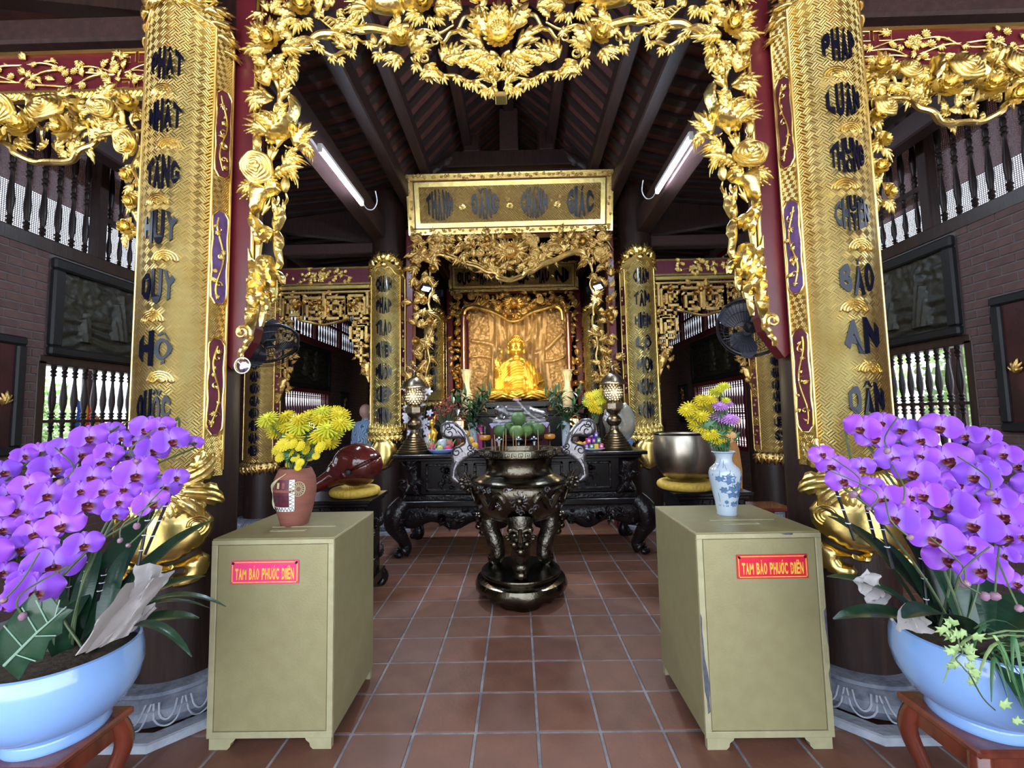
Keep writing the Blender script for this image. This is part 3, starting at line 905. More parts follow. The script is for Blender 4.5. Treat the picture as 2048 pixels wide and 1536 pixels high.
def make_leaf(key, lobes, w, depth, k, tip, yaw, mat, notch=.5):
    mb = MB()
    def fn(x, z, d, h):
        groove = .35*depth*math.exp(-(z/.012)**2) if x < .9 else 0
        flute = .10*depth*math.cos(z*95)*min(1, d/.03)
        return max(0.004, depth*min(1.25, (d/.06))**.8+flute*.5-groove)
    mb.puff(leaf_outline(lobes, w, notch), depth, .034, 0, .03, .08, fn)
    bend(mb, k, tip, yaw)
    LEAF[key] = mb
def leaf_mesh(key, mat):
    kk = (key, mat)
    if kk not in LEAF:
        LEAF[kk] = LEAF[key].mesh('leaf', mat, True, 55)
    return LEAF[kk]
make_leaf('wide', 3, .36, .09, .12, .25, 0.0, 'gold')
make_leaf('long', 2, .22, .07, .10, .20, .0, 'gold')
make_leaf('curl', 3, .28, .08, .15, .5, .9, 'gold')
make_leaf('curr', 3, .28, .08, .15, .5, -.9, 'gold')
make_leaf('lance', 1, .15, .06, .08, .1, .25, 'gold', .8)
make_leaf('tri', 2, .38, .09, .14, .3, 0, 'gold')
def broad(key, yaw):
    up = [(.10,.12),(.28,.25),(.42,.27),(.50,.20),(.60,.27),(.74,.28),(.82,.17),(.93,.15),(1.0,.06)]
    mb = MB(); mb.puff([(0,-.05),(0,.05)]+up+[(1.02,0)]+[(x,-z) for x, z in up[::-1]], .09, .035, 0, .03, .1,
        lambda x, z, d, h: max(.004, h*(.72+.28*math.cos(z*44))-.03*math.exp(-(z/.014)**2)))
    LEAF[key] = bend(mb, .14, .35, yaw)
broad('broad', .5); broad('broadr', -.5)
FL = {}
def flower_mb(kind):
    mb = MB()
    def petal(a, r0, r1, w, z0, z1, cup, n=4, m=4):
        def f(u, v):
            t = u; s = (v-.5)*2
            ww = w*math.sin(PI*(.12+.80*t))**.8
            r = r0+(r1-r0)*t; z = z0+(z1-z0)*t**1.5-cup*s*s*.3+.02*math.cos(s*6)*t
            ang = a+s*ww/max(.12, r)
            return (r*math.cos(ang), r*math.sin(ang), z)
        mb.grid(f, n, m)
    if kind == 'peony':
        mb.ball((0,0,.16), .2, 10, 6, sc=(1,1,.8))
        for k in range(5): petal(k*2*PI/5, .02, .26, .22, .12, .42, -.2)
        for k in range(6): petal(k*2*PI/6+.3, .05, .40, .26, .04, .36, -.2)
        for k in range(8): petal(k*2*PI/8, .08, .52, .27, 0, .20, .1)
    elif kind == 'rose':
        mb.ball((0,0,.2), .16, 10, 6)
        for i in range(5):
            r = .14+i*.09
            pts = [(r*(1+.05*math.sin(5*a+i))*math.cos(a), r*(1+.05*math.sin(5*a+i))*math.sin(a), .30-.055*i+.03*math.sin(3*a+i)) for a in [2*PI*k/20 for k in range(21)]]
            mb.tube(pts, .055+.008*i, 6)
        mb.lathe([(.1,-.05),(.45,0),(.5,.08),(.2,.2)], 18)
    elif kind == 'lotus':
        mb.lathe([(.001,.30),(.16,.30),(.27,.22),(.30,.12),(.28,.0)], 24, cap=False)
        for k in range(3):
            for j in range(6*k or 1):
                a = 2*PI*j/(6*k or 1); mb.ball((.085*k*math.cos(a), .085*k*math.sin(a), .30), .04, 6, 4)
        for k in range(14): petal(k*2*PI/14, .22, .52, .11, -.02, .10, .15)
        for k in range(12): petal(k*2*PI/12+.2, .20, .42, .12, .05, .24, .1)
    elif kind == 'daisy':
        mb.ball((0,0,.1), .16, 10, 5)
        for k in range(10): petal(k*2*PI/10, .08, .5, .13, .02, .10, .1)
    mb.xform(Matrix.Rotation(R(90), 4, 'X'))       # axis z -> -y
    return mb
def flower_mesh(kind, mat):
    if (kind, mat) not in FL: FL[(kind, mat)] = flower_mb(kind).mesh('flower', mat, True, 60)
    return FL[(kind, mat)]
def bud_mesh(mat):
    if ('bud', mat) not in FL:
        mb = MB()
        mb.lathe([(.03,0),(.12,.05),(.22,.28),(.24,.45),(.16,.75),(.02,1.0)], 16, fn=lambda r, z, a: (r*(1+.12*math.cos(5*a)), z))
        mb.xform(Matrix.Rotation(R(90), 4, 'Y'))
        FL[('bud', mat)] = mb.mesh('bud', mat, True, 60)
    return FL[('bud', mat)]
def spiral(c, r, turns, a0, y, n=40, sgn=1, r_in=.12):
    return [(c[0]+r*(r_in+(1-r_in)*(1-t))*math.cos(a0+sgn*turns*2*PI*t), y, c[1]+r*(r_in+(1-r_in)*(1-t))*math.sin(a0+sgn*turns*2*PI*t)) for t in [k/n for k in range(n+1)]]

class Carving:
    """a group of carved pieces under one thing; coordinates are world (x,z) in a plane y=Y, optional mirror about x=xc"""
    def __init__(s, root, Y, mat='gold', xc=None):
        s.root = root; s.Y = Y; s.mat = mat; s.xc = xc; s.o = root.location.copy()
    def _put(s, nm, me, x, z, ang, L, dy, tilt, flip=False, sz=None):
        o = obj(nm, me, s.root, Vector((x, s.Y+dy, z))-s.o, (0, 0, 0))
        Mt = Matrix.Rotation(-ang, 4, 'Y') @ Matrix.Rotation(tilt, 4, 'X')
        sc = sz or (L, L, L)
        if flip: sc = (sc[0], sc[1], -sc[2])
        o.matrix_basis = Matrix.Translation(o.location) @ Mt @ Matrix.Diagonal((*sc, 1))
        return o
    def both(s, fn):
        fn(1)
        if s.xc is not None: fn(-1)
    def leaf(s, x, z, ang, L, kind='long', dy=0, tilt=None):
        tl = random.uniform(-.35, .35) if tilt is None else tilt
        def f(sg):
            xx = x if sg > 0 else 2*s.xc-x; aa = ang if sg > 0 else PI-ang
            s._put('leaf', leaf_mesh(kind, s.mat), xx, z, aa, L, dy, tl*sg, sg < 0)
        s.both(f)
    def flower(s, x, z, d, kind='peony', dy=0, tilt=-.3, mat=None):
        def f(sg):
            xx = x if sg > 0 else 2*s.xc-x
            o = obj('flower', flower_mesh(kind, mat or s.mat), s.root, Vector((xx, s.Y+dy, z))-s.o, (tilt, random.uniform(0, 6), 0), d)
        s.both(f)
    def bud(s, x, z, ang, L, dy=0):
        def f(sg):
            xx = x if sg > 0 else 2*s.xc-x; aa = ang if sg > 0 else PI-ang
            s._put('bud', bud_mesh(s.mat), xx, z, aa, L, dy, 0)
        s.both(f)
    def vine(s, pts, r, dy=0, nm='vine', taper=True, n=5, sides=8):
        """pts (x,z)"""
        P = spline([(x, 0, z) for x, z in pts], n)
        N = len(P)
        def f(sg):
            q = [Vector((p.x if sg > 0 else 2*s.xc-p.x, s.Y+dy+.012*math.sin(i*.7), p.z))-s.o for i, p in enumerate(P)]
            rad = [r*(1-.55*abs(2*i/(N-1)-1)**3) if taper else r for i in range(N)]
            m = MB(); m.tube(q, rad, sides); m.build(nm, s.mat, s.root)
        s.both(f)
    def scroll(s, x, z, r, a0, sgn=1, turns=1.5, th=.2, dy=0, nm='scroll'):
        def f(sg):
            pts = spiral((x, z), r, turns, a0, 0, 36, sgn)
            q = [Vector((p[0] if sg > 0 else 2*s.xc-p[0], s.Y+dy-.02*(i/36), p[2]))-s.o for i, p in enumerate(pts)]
            m = MB(); m.tube(q, [r*th*(1-.4*i/36) for i in range(37)], 8); m.build(nm, s.mat, s.root)
        s.both(f)
    def puff(s, poly, depth, step, dy=0, back=.02, Rr=None, fn=None, nm='carved_drape', mat=None):
        def f(sg):
            po = [((x if sg > 0 else 2*s.xc-x), z) for x, z in poly]
            if sg < 0: po = po[::-1]
            f2 = None
            if fn: f2 = (lambda a, b, c, d: fn(a if sg > 0 else 2*s.xc-a, b, c, d))
            m = MB(); m.puff(po, depth, step, s.Y+dy, back, Rr, f2)
            m.xform(Matrix.Translation(-s.o)); m.build(nm, mat or s.mat, s.root)
        s.both(f)

# ---------------------------------------------------------------- couplet boards bent round the columns
NAVY_W = {
 'THƯỜNG': [('T',-1,-.68,-1,1),('H',-.64,-.25,-1,1),('Ư',-.2,.2,.06,1),('Ờ',-.2,.2,-1,.0),('N',.25,.62,-1,1),('G',.66,1,-1,1)],
 'CHUYỂN': [('C',-1,-.64,-1,1),('H',-.60,-.22,-1,1),('U',-.17,.2,.08,1),('Y',-.17,.2,-1,.02),('Ể',.25,.6,-1,1),('N',.64,1,-1,1)],
 'TRUYỀN': [('T',-1,-.7,-1,1),('R',-.66,-.32,-1,1),('U',-.27,.15,.08,1),('Y',-.27,.15,-1,.02),('Ề',.2,.58,-1,1),('N',.62,1,-1,1)],
}
def couplet(col, words, zs, rad, zb, zt, label, near=True, Rp=.258, half=74, inner=51, mat='gold', foot='leaf', xform_words=None):
    cx, cy = col
    root = thing('couplet_board', label, 'couplet board', (cx, cy, zb))
    def cyl(s, z, d, R0=Rp):
        a = s/Rp; return (( R0+d)*math.sin(a), -(R0+d)*math.cos(a), z-zb)
    H, I = R(half)*Rp, R(inner)*Rp
    def ztop(s):
        t = abs(s)/H; return zt-.03-.16*t**2.2+.03*math.cos(t*PI*2.2)*(1-t)
    # gilded sheet (a solid curved slab)
    m = MB(); ns, nz = 28, 4
    uvs = []; vs = []
    for side in (0, 1):
        for i in range(ns+1):
            s = -H+2*H*i/ns; zz = ztop(s)
            for j in range(nz+1):
                z = lerp(zb, zz, j/nz); vs.append(cyl(s, z, .0 if side == 0 else -.022)); uvs.append((s, z))
    K = (ns+1)*(nz+1); fs = []
    for i in range(ns):
        for j in range(nz):
            a, b, c, d = i*(nz+1)+j, (i+1)*(nz+1)+j, (i+1)*(nz+1)+j+1, i*(nz+1)+j+1
            fs.append((a, b, c, d)); fs.append((K+d, K+c, K+b, K+a))
    for i in range(ns):
        a, b = i*(nz+1), (i+1)*(nz+1); fs.append((a, K+a, K+b, b))
        a, b = i*(nz+1)+nz, (i+1)*(nz+1)+nz; fs.append((b, K+b, K+a, a))
    for j in range(nz):
        fs.append((j+1, K+j+1, K+j, j)); e = ns*(nz+1); fs.append((e+j, K+e+j, K+e+j+1, e+j+1))
    m.add(vs, fs, 0, uvs)
    wm = ('gold_weave' if near else 'gold_weave_mid') if mat == 'gold' else 'gold_weave_dim'
    m.build('side_band', 'gold_weave_fine' if mat == 'gold' else wm, root)
    # raised middle panel with arched head
    def itop(s):
        t = abs(s)/I; return zt-.11-.12*t**2.0-.02*math.cos(t*PI*3)
    m = MB(); vs = []; uvs = []; ns = 24
    for i in range(ns+1):
        s = -I+2*I*i/ns
        for j in range(nz+1):
            z = lerp(zb+.05, itop(s), j/nz); vs.append(cyl(s, z, .007)); uvs.append((s, z))
    fs = [(i*(nz+1)+j, (i+1)*(nz+1)+j, (i+1)*(nz+1)+j+1, i*(nz+1)+j+1) for i in range(ns) for j in range(nz)]
    m.add(vs, fs, 0, uvs); m.build('text_panel', wm, root)
    def border(nm, hs, tp, r, d):
        pts = [cyl(-hs, zb+.03, d)]+[cyl(-hs, lerp(zb, tp(hs), k/6), d) for k in range(1, 6)]
        pts += [cyl(-hs+2*hs*k/24, tp(-hs+2*hs*k/24), d) for k in range(25)]
        pts += [cyl(hs, lerp(tp(hs), zb, k/6), d) for k in range(1, 6)]+[cyl(hs, zb+.03, d)]
        b = MB(); b.tube(pts, r, 8); b.build(nm, 'gold_line' if mat == 'gold' else mat, root)
    border('outer_border', H, ztop, .007, .0); border('inner_border', I, itop, .0075, .007)
    for w, z in zip(words, zs):
        b = MB()
        round_word(b, NAVY_W.get(w, w), lambda s, zz, d, z=z: cyl(s, z+zz, .008+d), rad, .007 if near else .012)
        b.build('lettering', 'navy', root, False, label='dark blue raised word '+w)
    if near:
        # engraved cloud rings between words
        for k in range(len(zs)-1):
            b = MB(); zc = (zs[k]+zs[k+1])/2; so = rad*(.35 if k % 2 else -.3)
            for q in range(4):
                r0 = .018+.012*q
                b.tube([cyl(so+r0*1.2*math.cos(a), zc-.02+r0*math.sin(a), .008) for a in [PI*i/10 for i in range(11)]], .0035, 5)
            b.tube([cyl(so-.07+.14*i/12, zc-.022+.008*math.sin(i*1.6), .008) for i in range(13)], .004, 5)
            b.build('cloud_motif', 'gold_smooth', root, kind='stuff')
    return root, cyl

def put_cyl(root, cyl, nm, key, mat, s, z, ang, L, d=.01, flip=False):
    """a carved leaf laid over the curved board, following its curve"""
    src = LEAF[key]; m = MB(); ca, sa = math.cos(ang), math.sin(ang)
    vs = []
    for (x, y, zz) in src.v:
        if flip: zz = -zz
        vs.append(cyl(s+L*(x*ca-zz*sa), z+L*(x*sa+zz*ca), d-L*y))
    m.add(vs, src.f if not flip else [f[::-1] for f in src.f])
    return m.build(nm, mat, root, True, 55)
def cyl_puff(root, cyl, nm, poly, depth, step, mat, d=.0, Rr=None, fn=None, mirror=False):
    for sg in ((1, -1) if mirror else (1,)):
        po = [(sg*x, z) for x, z in poly]
        if sg < 0: po = po[::-1]
        m = MB(); m.puff(po, depth, step, 0, .012, Rr, fn)
        m.v = [cyl(x, z, d-y) for x, y, z in m.v]
        m.build(nm, mat, root)
def cartouche(root, cyl, s0, z0, z1, hw, ground, seed):
    rnd = random.Random(seed); n = 16
    def wdt(t): return hw*min(1, .45+1.1*min(t, 1-t)/.06) if min(t, 1-t) < .06 else hw*(1-.06*math.cos(t*18))
    m = MB(); vs = []
    for i in range(n+1):
        t = i/n
        for sg in (-1, 0, 1): vs.append(cyl(s0+sg*wdt(t), lerp(z0, z1, t), .003))
    m.add(vs, [(i*3+j, i*3+j+1, i*3+j+4, i*3+j+3) for i in range(n) for j in (0, 1)]); 
    c = m.build('cartouche', ground, root)
    b = MB(); pts = [cyl(s0-wdt(i/n), lerp(z0, z1, i/n), .004) for i in range(n+1)]+[cyl(s0+wdt(1-i/n), lerp(z1, z0, i/n), .004) for i in range(n+1)]
    b.tube(pts+[pts[0]], .005, 6); b.build('cartouche_border', 'gold_smooth', c)
    b = MB(); H = z1-z0
    kind = seed % 3
    st = [cyl(s0+hw*.45*math.sin(i*.55+seed), z0+H*(.08+.84*i/14), .007) for i in range(15)]
    b.tube(st, .0045, 6)
    for q in range(3):
        zc = z0+H*(.2+.3*q); sg = 1 if (q+seed) % 2 else -1
        b.tube([cyl(s0+sg*hw*.1+hw*.5*(1-t)*math.cos(6*t+q), zc+hw*.6*(1-t)*math.sin(6*t+q), .007) for t in [i/14 for i in range(15)]], .0045, 6)
    if kind == 0:
        for q in range(3): b.tube([cyl(s0+hw*(.5-.14*q)*math.cos(a), z0+H*.36+hw*(.5-.14*q)*math.sin(a), .007) for a in [2*PI*i/12 for i in range(13)]], .003, 5)
    b.build('gilt_stem', 'gold_smooth', c, kind='stuff')
    for q in range(7):
        put_cyl(c, cyl, 'leaf', rnd.choice(('wide','long','tri')), 'gold', s0+hw*rnd.uniform(-.45,.45), z0+H*(.1+.8*q/6.5), rnd.uniform(0, 6.28), hw*rnd.uniform(.7,1.0), .006)
def near_board(col, words, us, vs_, label, zside, seed):
    zs = [PY(u, v, col[1]-.258).z for u, v in zip(us, vs_)]
    root, cyl = couplet(col, words, zs, .087, 1.22, 4.02, label)
    I = R(62.5)*.258
    for k, (z0, z1, gr) in enumerate(zside):
        for sg in (-1, 1): cartouche(root, cyl, sg*I, z0, z1, .040, gr, seed+k)
    # crest at the head: two curled fronds and a pearl
    b = MB(); b.ball(Vector(cyl(0, 3.985, .02)), .035, 14, 10, sc=(1,.6,1)); b.build('pearl', 'gold_smooth', root)
    for sg in (-1, 1):
        for k in range(8):
            put_cyl(root, cyl, 'leaf', 'lance' if k % 2 else 'long', 'gold', sg*(.04+.032*k), 3.97-.010*k*k*.55, R(90)-sg*R(28+9*k) if sg > 0 else R(90)+R(28+9*k), .20-.008*k, .012, sg < 0)
        put_cyl(root, cyl, 'leaf', 'curl', 'gold', sg*.03, 3.93, R(-50) if sg > 0 else R(230), .14, .012, sg < 0)
    # foot: lotus leaves, a cloud-necked vase and fungus curls
    for k in range(9):
        a = -60+15*k
        put_cyl(root, cyl, 'leaf', 'broad' if k % 2 else 'broadr', 'gold', .012*(k-4), 1.20, R(a-90) if a < 0 else R(a-90), .17, .012)
    for sg in (-1, 1):
        for (s, z, a, L, kd) in ((.12,1.20,24,.21,'broad'), (.12,1.16,-4,.22,'broadr'), (.11,1.14,-36,.20,'broadr'), (.07,1.14,-62,.17,'broadr'), (.17,1.23,50,.15,'broad'), (.03,1.13,-82,.15,'broadr')):
            put_cyl(root, cyl, 'leaf', kd, 'gold', sg*s, z, R(a) if sg > 0 else R(180-a), L, .012, sg < 0)
    body = [(-.17,1.07),(-.05,1.085),(0,1.075),(.05,1.085),(.17,1.07),(.25,1.05),(.295,.99),(.29,.92),(.25,.86),(.20,.835),(.13,.80),(0,.785),(-.13,.80),(-.20,.835),(-.25,.86),(-.29,.92),(-.295,.99),(-.25,1.05)]
    cyl_puff(root, cyl, 'cloud_vase', body, .05, .025, 'gold_smooth', .0, .07, lambda x, z, d, h: h-.012*math.exp(-((d-.035)/.006)**2))
    foot = [(.03,.80),(.10,.78),(.17,.80),(.24,.83),(.275,.80),(.28,.74),(.25,.69),(.20,.665),(.15,.66),(.11,.675),(.10,.70),(.12,.73),(.16,.735),(.17,.755),(.13,.765),(.06,.745)]
    cyl_puff(root, cyl, 'fungus_curl', foot, .04, .018, 'gold_smooth', .005, .035, None, True)
    for sg in (-1, 1):
        for q in range(3):
            b = MB(); b.tube([cyl(sg*(.20+(.06-.015*q)*math.cos(t*4.6-1.2)*(1-t*.5)), .98+(.06-.015*q)*math.sin(t*4.6-1.2)*(1-t*.5), .05) for t in [i/18 for i in range(19)]], .0055, 6)
            b.build('scroll_line', 'gold_smooth', root)
    return root
zsL = [(PY(430, b, 2.36).z, PY(430, a, 2.36).z, g) for a, b, g in ((178,352,'lacquer_plum'), (420,606,'purple_ground'), (676,870,'lacquer_plum'))]
zsR = [(PY(1590, b, 2.36).z, PY(1590, a, 2.36).z, g) for a, b, g in ((150,330,'lacquer_plum'), (398,585,'purple_ground'), (657,865,'lacquer_plum'))]
near_board(C1L, ['PHẬT','NHẬT','TĂNG','HUY','DUY','HỘ','QUỐC'], [345,338,336,325,320,315,310], [128,233,345,455,573,697,815],
           'gilded couplet board on the near left column, first word PHẬT', zsL, 3)
near_board(C1R, ['PHÁP','LUÂN','THƯỜNG','CHUYỂN','BẢO','AN','DÂN'], [1653,1664,1675,1683,1695,1707,1718], [92,202,313,428,556,672,800],
           'gilded couplet board on the near right column, first word PHÁP', zsR, 5)

def mid_board(col, words, vs_, u, rad, zb, zt, label, mat='gold', lotus=True, xf=None):
    zs = [PY(u, v, col[1]-.258).z for v in vs_]
    root, cyl = couplet(col, words, zs, rad, zb, zt, label, False, mat=mat)
    I = R(62.5)*.258
    n = 5
    for k in range(n):
        z0 = lerp(zb+.1, zt-.3, k/n); z1 = z0+(zt-zb)*.11
        for sg in (-1, 1):
            m = MB(); vs = [cyl(sg*I+a*.035, z, .004) for z in (z0, z1) for a in (-1, 0, 1)]
            m.add(vs, [(0,1,4,3),(1,2,5,4)] ); c = m.build('cartouche', 'lacquer_plum', root)
            for q in range(3): put_cyl(c, cyl, 'leaf', 'wide', mat, sg*I, lerp(z0, z1, .2+.3*q), random.uniform(0, 6), .045, .006)
    # crest
    for sg in (-1, 1):
        for k in range(5):
            put_cyl(root, cyl, 'leaf', 'long' if k % 2 else 'wide', mat, sg*(.03+.055*k), zt-.03-.02*k*k*.5, R(90-25-14*k) if sg > 0 else R(90+25+14*k), .19-.012*k, .012, sg < 0)
    b = MB(); b.ball(Vector(cyl(0, zt+.05, .03)), .05, 12, 8, sc=(1,.7,1.3)); b.build('pearl', 'gold_smooth', root)
    b = MB(); b.ball(Vector(cyl(0, zt-.06, .02)), .045, 12, 8, sc=(1,.5,1)); b.build('pearl', 'gold_smooth', root)
    # foot: lotus seat and an urn
    if lotus:
        for row, (zz, nn, L) in enumerate(((zb+.03, 9, .15), (zb-.03, 8, .16), (zb+.0, 9, .14))):
            for k in range(nn):
                s = (k-(nn-1)/2)*.055
                put_cyl(root, cyl, 'leaf', 'tri', mat, s, zz-.05, R(90 if row < 2 else -90), L*.8, .012+.01*row)
        urn = [(-.10,-.08),(.10,-.08),(.11,-.12),(.17,-.18),(.20,-.28),(.17,-.38),(.10,-.44),(.12,-.47),(.06,-.50),(0,-.53),(-.06,-.50),(-.12,-.47),(-.10,-.44),(-.17,-.38),(-.20,-.28),(-.17,-.18),(-.11,-.12)]
        cyl_puff(root, cyl, 'urn', [(x, z+zb) for x, z in urn], .07, .03, 'gold_smooth' if mat == 'gold' else mat, 0, .1)
    else:
        for k in range(9):
            put_cyl(root, cyl, 'leaf', 'tri', mat, (k-4)*.06, zb-.0, R(-90+ (k-4)*6), .17, .012)
    return root
zt2 = PY(778, 520, 5.85).z
mid_board(C2L, ['CHÁNH','PHÁP','TRAO','TRUYỀN','MUÔN','KIẾP','THỊNH'], [568,611,655,699,743,788,831], 778, .104, PY(778,862,5.85).z, zt2,
          'gilded couplet board left of the altar, first word CHÁNH')
mid_board(C2R, ['CHÂN','TÂM','HIỆN','LỘ','MỌI','NGƯỜI','ĐỒNG'], [552,597,641,685,730,774,820], 1272, .104, PY(1272,862,5.85).z, PY(1272,505,5.85).z,
          'gilded couplet board right of the altar, first word CHÂN')
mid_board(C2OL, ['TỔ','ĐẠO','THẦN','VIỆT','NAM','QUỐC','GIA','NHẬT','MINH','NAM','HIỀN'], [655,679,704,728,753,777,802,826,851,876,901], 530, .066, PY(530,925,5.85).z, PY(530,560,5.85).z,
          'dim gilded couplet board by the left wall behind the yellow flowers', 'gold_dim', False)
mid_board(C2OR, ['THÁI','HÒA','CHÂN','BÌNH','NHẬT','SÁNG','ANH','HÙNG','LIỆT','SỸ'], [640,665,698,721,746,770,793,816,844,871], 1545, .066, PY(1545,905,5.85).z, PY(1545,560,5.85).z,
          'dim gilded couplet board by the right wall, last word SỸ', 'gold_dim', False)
mid_board(C3L, ['TRÍ','HUỆ','NON','SÔNG','PHẬT','TỪ','BI','GIA','HỘ'], [643,660,677,694,711,726,743,759,776], 882, .082, PY(882,800,9.45).z, PY(882,622,9.45).z,
          'slim gilded couplet board left of the golden statue, last word HỘ', 'gold', False)
mid_board(C3R, ['TRỢ','GIÁC','HỒN','MINH','ĐẠI','ƯỚC','CHÁNH','BÌNH','MUÔN','DÂN'], [634,651,667,684,700,716,732,748,765,781], 1180, .082, PY(1180,805,9.45).z, PY(1180,615,9.45).z,
          'slim gilded couplet board right of the golden statue, last word DÂN', 'gold', False)
# ---------------------------------------------------------------- the carved gate between the near columns
XC = -.06; YG = 2.40
gate = thing('carved_gate', 'red gate frame with large gilded openwork arch of leaves, flowers and birds', 'gate', (XC, 2.5, 1.85))
go = gate.location.copy()
G = Carving(gate, YG, 'gold', XC)
def gp(u, v, Y=YG):
    p = PY(u, v, Y); return (p.x, p.z)
# the frame: left red stile, gilt bead, head rail (mirrored)
for sg in (1, -1):
    mx = lambda x: x if sg > 0 else 2*XC-x
    xo, xi = -1.70, gp(500, 300)[0]
    zb = gp(480, 715)[1]
    m = MB(); m.prism([(mx(x)-go.x, z-go.z) for x, z in ((xo, 4.15), (xo, zb-.02), (xo+.05, zb-.06), (xi+.0, zb+.10), (xi+.02, zb+.18), (xi, zb+.26), (xi, 4.15))], 2.46-go.y, 2.54-go.y)
    m.build('stile', 'lacquer_red', gate, False)
    m = MB(); m.tube([(mx(xi)-go.x, 2.44-go.y, z-go.z) for z in (zb+.2, 2.6, 3.2, 3.8, 4.12)], .011, 8); m.build('gilt_bead', 'gold_smooth', gate)
    m = MB(); m.tube([(mx(xi+.028)-go.x, 2.445-go.y, z-go.z) for z in (zb+.25, 2.6, 3.2, 3.8, 4.12)], .008, 8); m.build('gilt_bead', 'gold_smooth', gate)
m = MB(); m.box(-1.70-go.x, 2*XC+1.70-go.x, 2.46-go.y, 2.54-go.y, 4.12-go.z, 4.26-go.z); m.build('head_rail', 'lacquer_red', gate, False)
def lf(u, v, a, Lpx, kind='long', dy=0.0):
    x, z = gp(u, v); G.leaf(x, z, R(a), Lpx/351.0*1.12, kind, dy+random.uniform(-.03, .02))
def vn(pts, rpx, dy=0, **k): G.vine([gp(*p) for p in pts], rpx/351.0, dy, **k)
def fw(u, v, dpx, kind='peony', dy=-.03): x, z = gp(u, v); G.flower(x, z, dpx/351.0, kind, dy)
def bd(u, v, a, Lpx, dy=-.01): x, z = gp(u, v); G.bud(x, z, R(a), Lpx/351.0, dy)
def pf(pts, dpx, dy=0, **k): G.puff([gp(*p) for p in pts], dpx/351.0, .016, dy, **k)
# flower at the shoulder and its leaves
fw(546, 88, 42)
for q in ((545,76,95,42,'long'),(552,76,62,46,'wide'),(536,80,150,46,'wide'),(556,84,22,30,'tri'),(540,97,178,58,'long'),(536,103,198,40,'wide'),(536,92,160,34,'long'),
          (570,98,4,56,'long'),(566,92,38,36,'long'),(566,103,-14,44,'wide'),(545,108,-80,34,'wide'),(556,110,-62,36,'long'),(576,110,-58,36,'wide'),(530,108,-120,26,'tri')): lf(*q)
fw(607, 26, 42)
for q in ((594,20,148,36,'long'),(592,32,166,42,'wide'),(592,38,215,34,'wide'),(603,42,-112,36,'wide'),(612,42,-62,32,'wide'),(618,14,70,34,'wide'),(626,28,-20,24,'tri')): lf(*q)
for q in ((540,30,112,34,'long'),(544,28,68,32,'curr'),(546,26,18,40,'long'),(536,32,182,40,'lance'),(533,34,-110,18,'tri'),(640,26,95,34,'tri'),(650,12,60,28,'wide'),(664,12,110,26,'wide'),(672,20,-40,22,'tri')): lf(*q)
bd(578, 84, 92, 34); bd(656, 14, 90, 26); bd(638, 40, 100, 24)
vn([(600,86),(630,76),(664,66),(690,58),(716,56),(748,60),(790,58),(818,54)], 8.5)
vn([(578,104),(598,90),(622,78)], 9)
vn([(622,84),(636,100),(658,108),(684,108),(704,100),(713,86),(712,70)], 4)
vn([(712,72),(730,86),(748,90),(764,84),(776,76)], 3.5)
vn([(646,40),(646,28),(652,16),(660,2)], 2.5); vn([(728,48),(724,30),(728,12)], 2)
for q in ((700,92,122,40,'curl'),(690,96,140,36,'long'),(640,100,-60,22,'tri'),(660,108,-70,22,'tri'),(680,110,-75,22,'tri'),(700,104,-60,22,'tri'),(622,84,-40,34,'lance'),(716,80,-100,24,'tri'),(742,88,-80,22,'tri'),(668,66,25,40,'long'),(690,60,15,40,'curl'),(640,74,20,40,'long'),(790,58,62,38,'curl'),(776,60,40,32,'long')): lf(*q)
# wind-blown mane scrolls
for k in range(6):
    u0, v0 = 636+6*k, 36+5*k
    vn([(u0,v0),(u0+16,v0+7),(u0+30,v0+2),(u0+46,v0+7),(u0+62,v0+3),(u0+76,v0-4)], 2.4, -.01)
# a pair of long-tailed birds at the top edge
for k in range(9): lf(742-k*2, 14+k*1.6, 178+7*k-22, 52-2*k, 'lance')
for k in range(7): lf(760+k*7, 4+k*2, -15-10*k+60, 30, 'lance')
G.puff([gp(*p) for p in ((728,8),(744,0),(770,-6),(796,2),(812,14),(806,26),(790,30),(768,28),(748,24))], .05, .02, -.02, .03, .06, lambda x, z, d, h: h+.004*math.cos(x*260)*math.cos(z*260), 'bird_body')
G.puff([gp(*p) for p in ((800,8),(818,0),(834,6),(840,14),(830,20),(812,22))], .04, .015, -.03, .02, .04, None, 'bird_head')
# middle flowers
fw(807, 95, 44)
for q in ((822,104,55,54,'wide'),(826,100,16,40,'wide'),(820,98,84,44,'long'),(800,88,122,34,'long'),(796,94,152,34,'wide'),(802,112,190,46,'long'),(803,113,-112,34,'wide'),(798,112,-150,36,'long'),(824,108,-30,26,'tri')): lf(*q)
fw(853, 16, 44)
for q in ((846,24,200,40,'wide'),(858,30,-80,36,'long'),(868,24,-8,40,'wide'),(872,16,25,34,'long'),(846,30,-120,30,'wide'),(842,10,140,36,'long'),(866,30,-40,30,'wide')): lf(*q)
vn([(762,78),(780,68),(816,61),(846,63),(877,63),(908,54)], 3); vn([(816,58),(828,46),(838,34)], 2.5)
vn([(882,84),(896,74),(911,61),(926,42),(941,28),(965,16)], 4)
vn([(905,52),(904,36),(896,24),(894,14)], 2.5); bd(894, 14, 92, 28); bd(964, 18, 70, 30)
vn([(822,114),(834,130),(846,144),(858,152)], 4)
vn([(850,134),(866,140),(882,146),(908,154),(938,160),(972,160)], 4)
vn([(944,164),(958,172),(975,178),(990,186)], 4)
vn([(770,84),(764,96),(762,108),(772,120),(790,128)], 3.2); bd(750, 92, 100, 26)
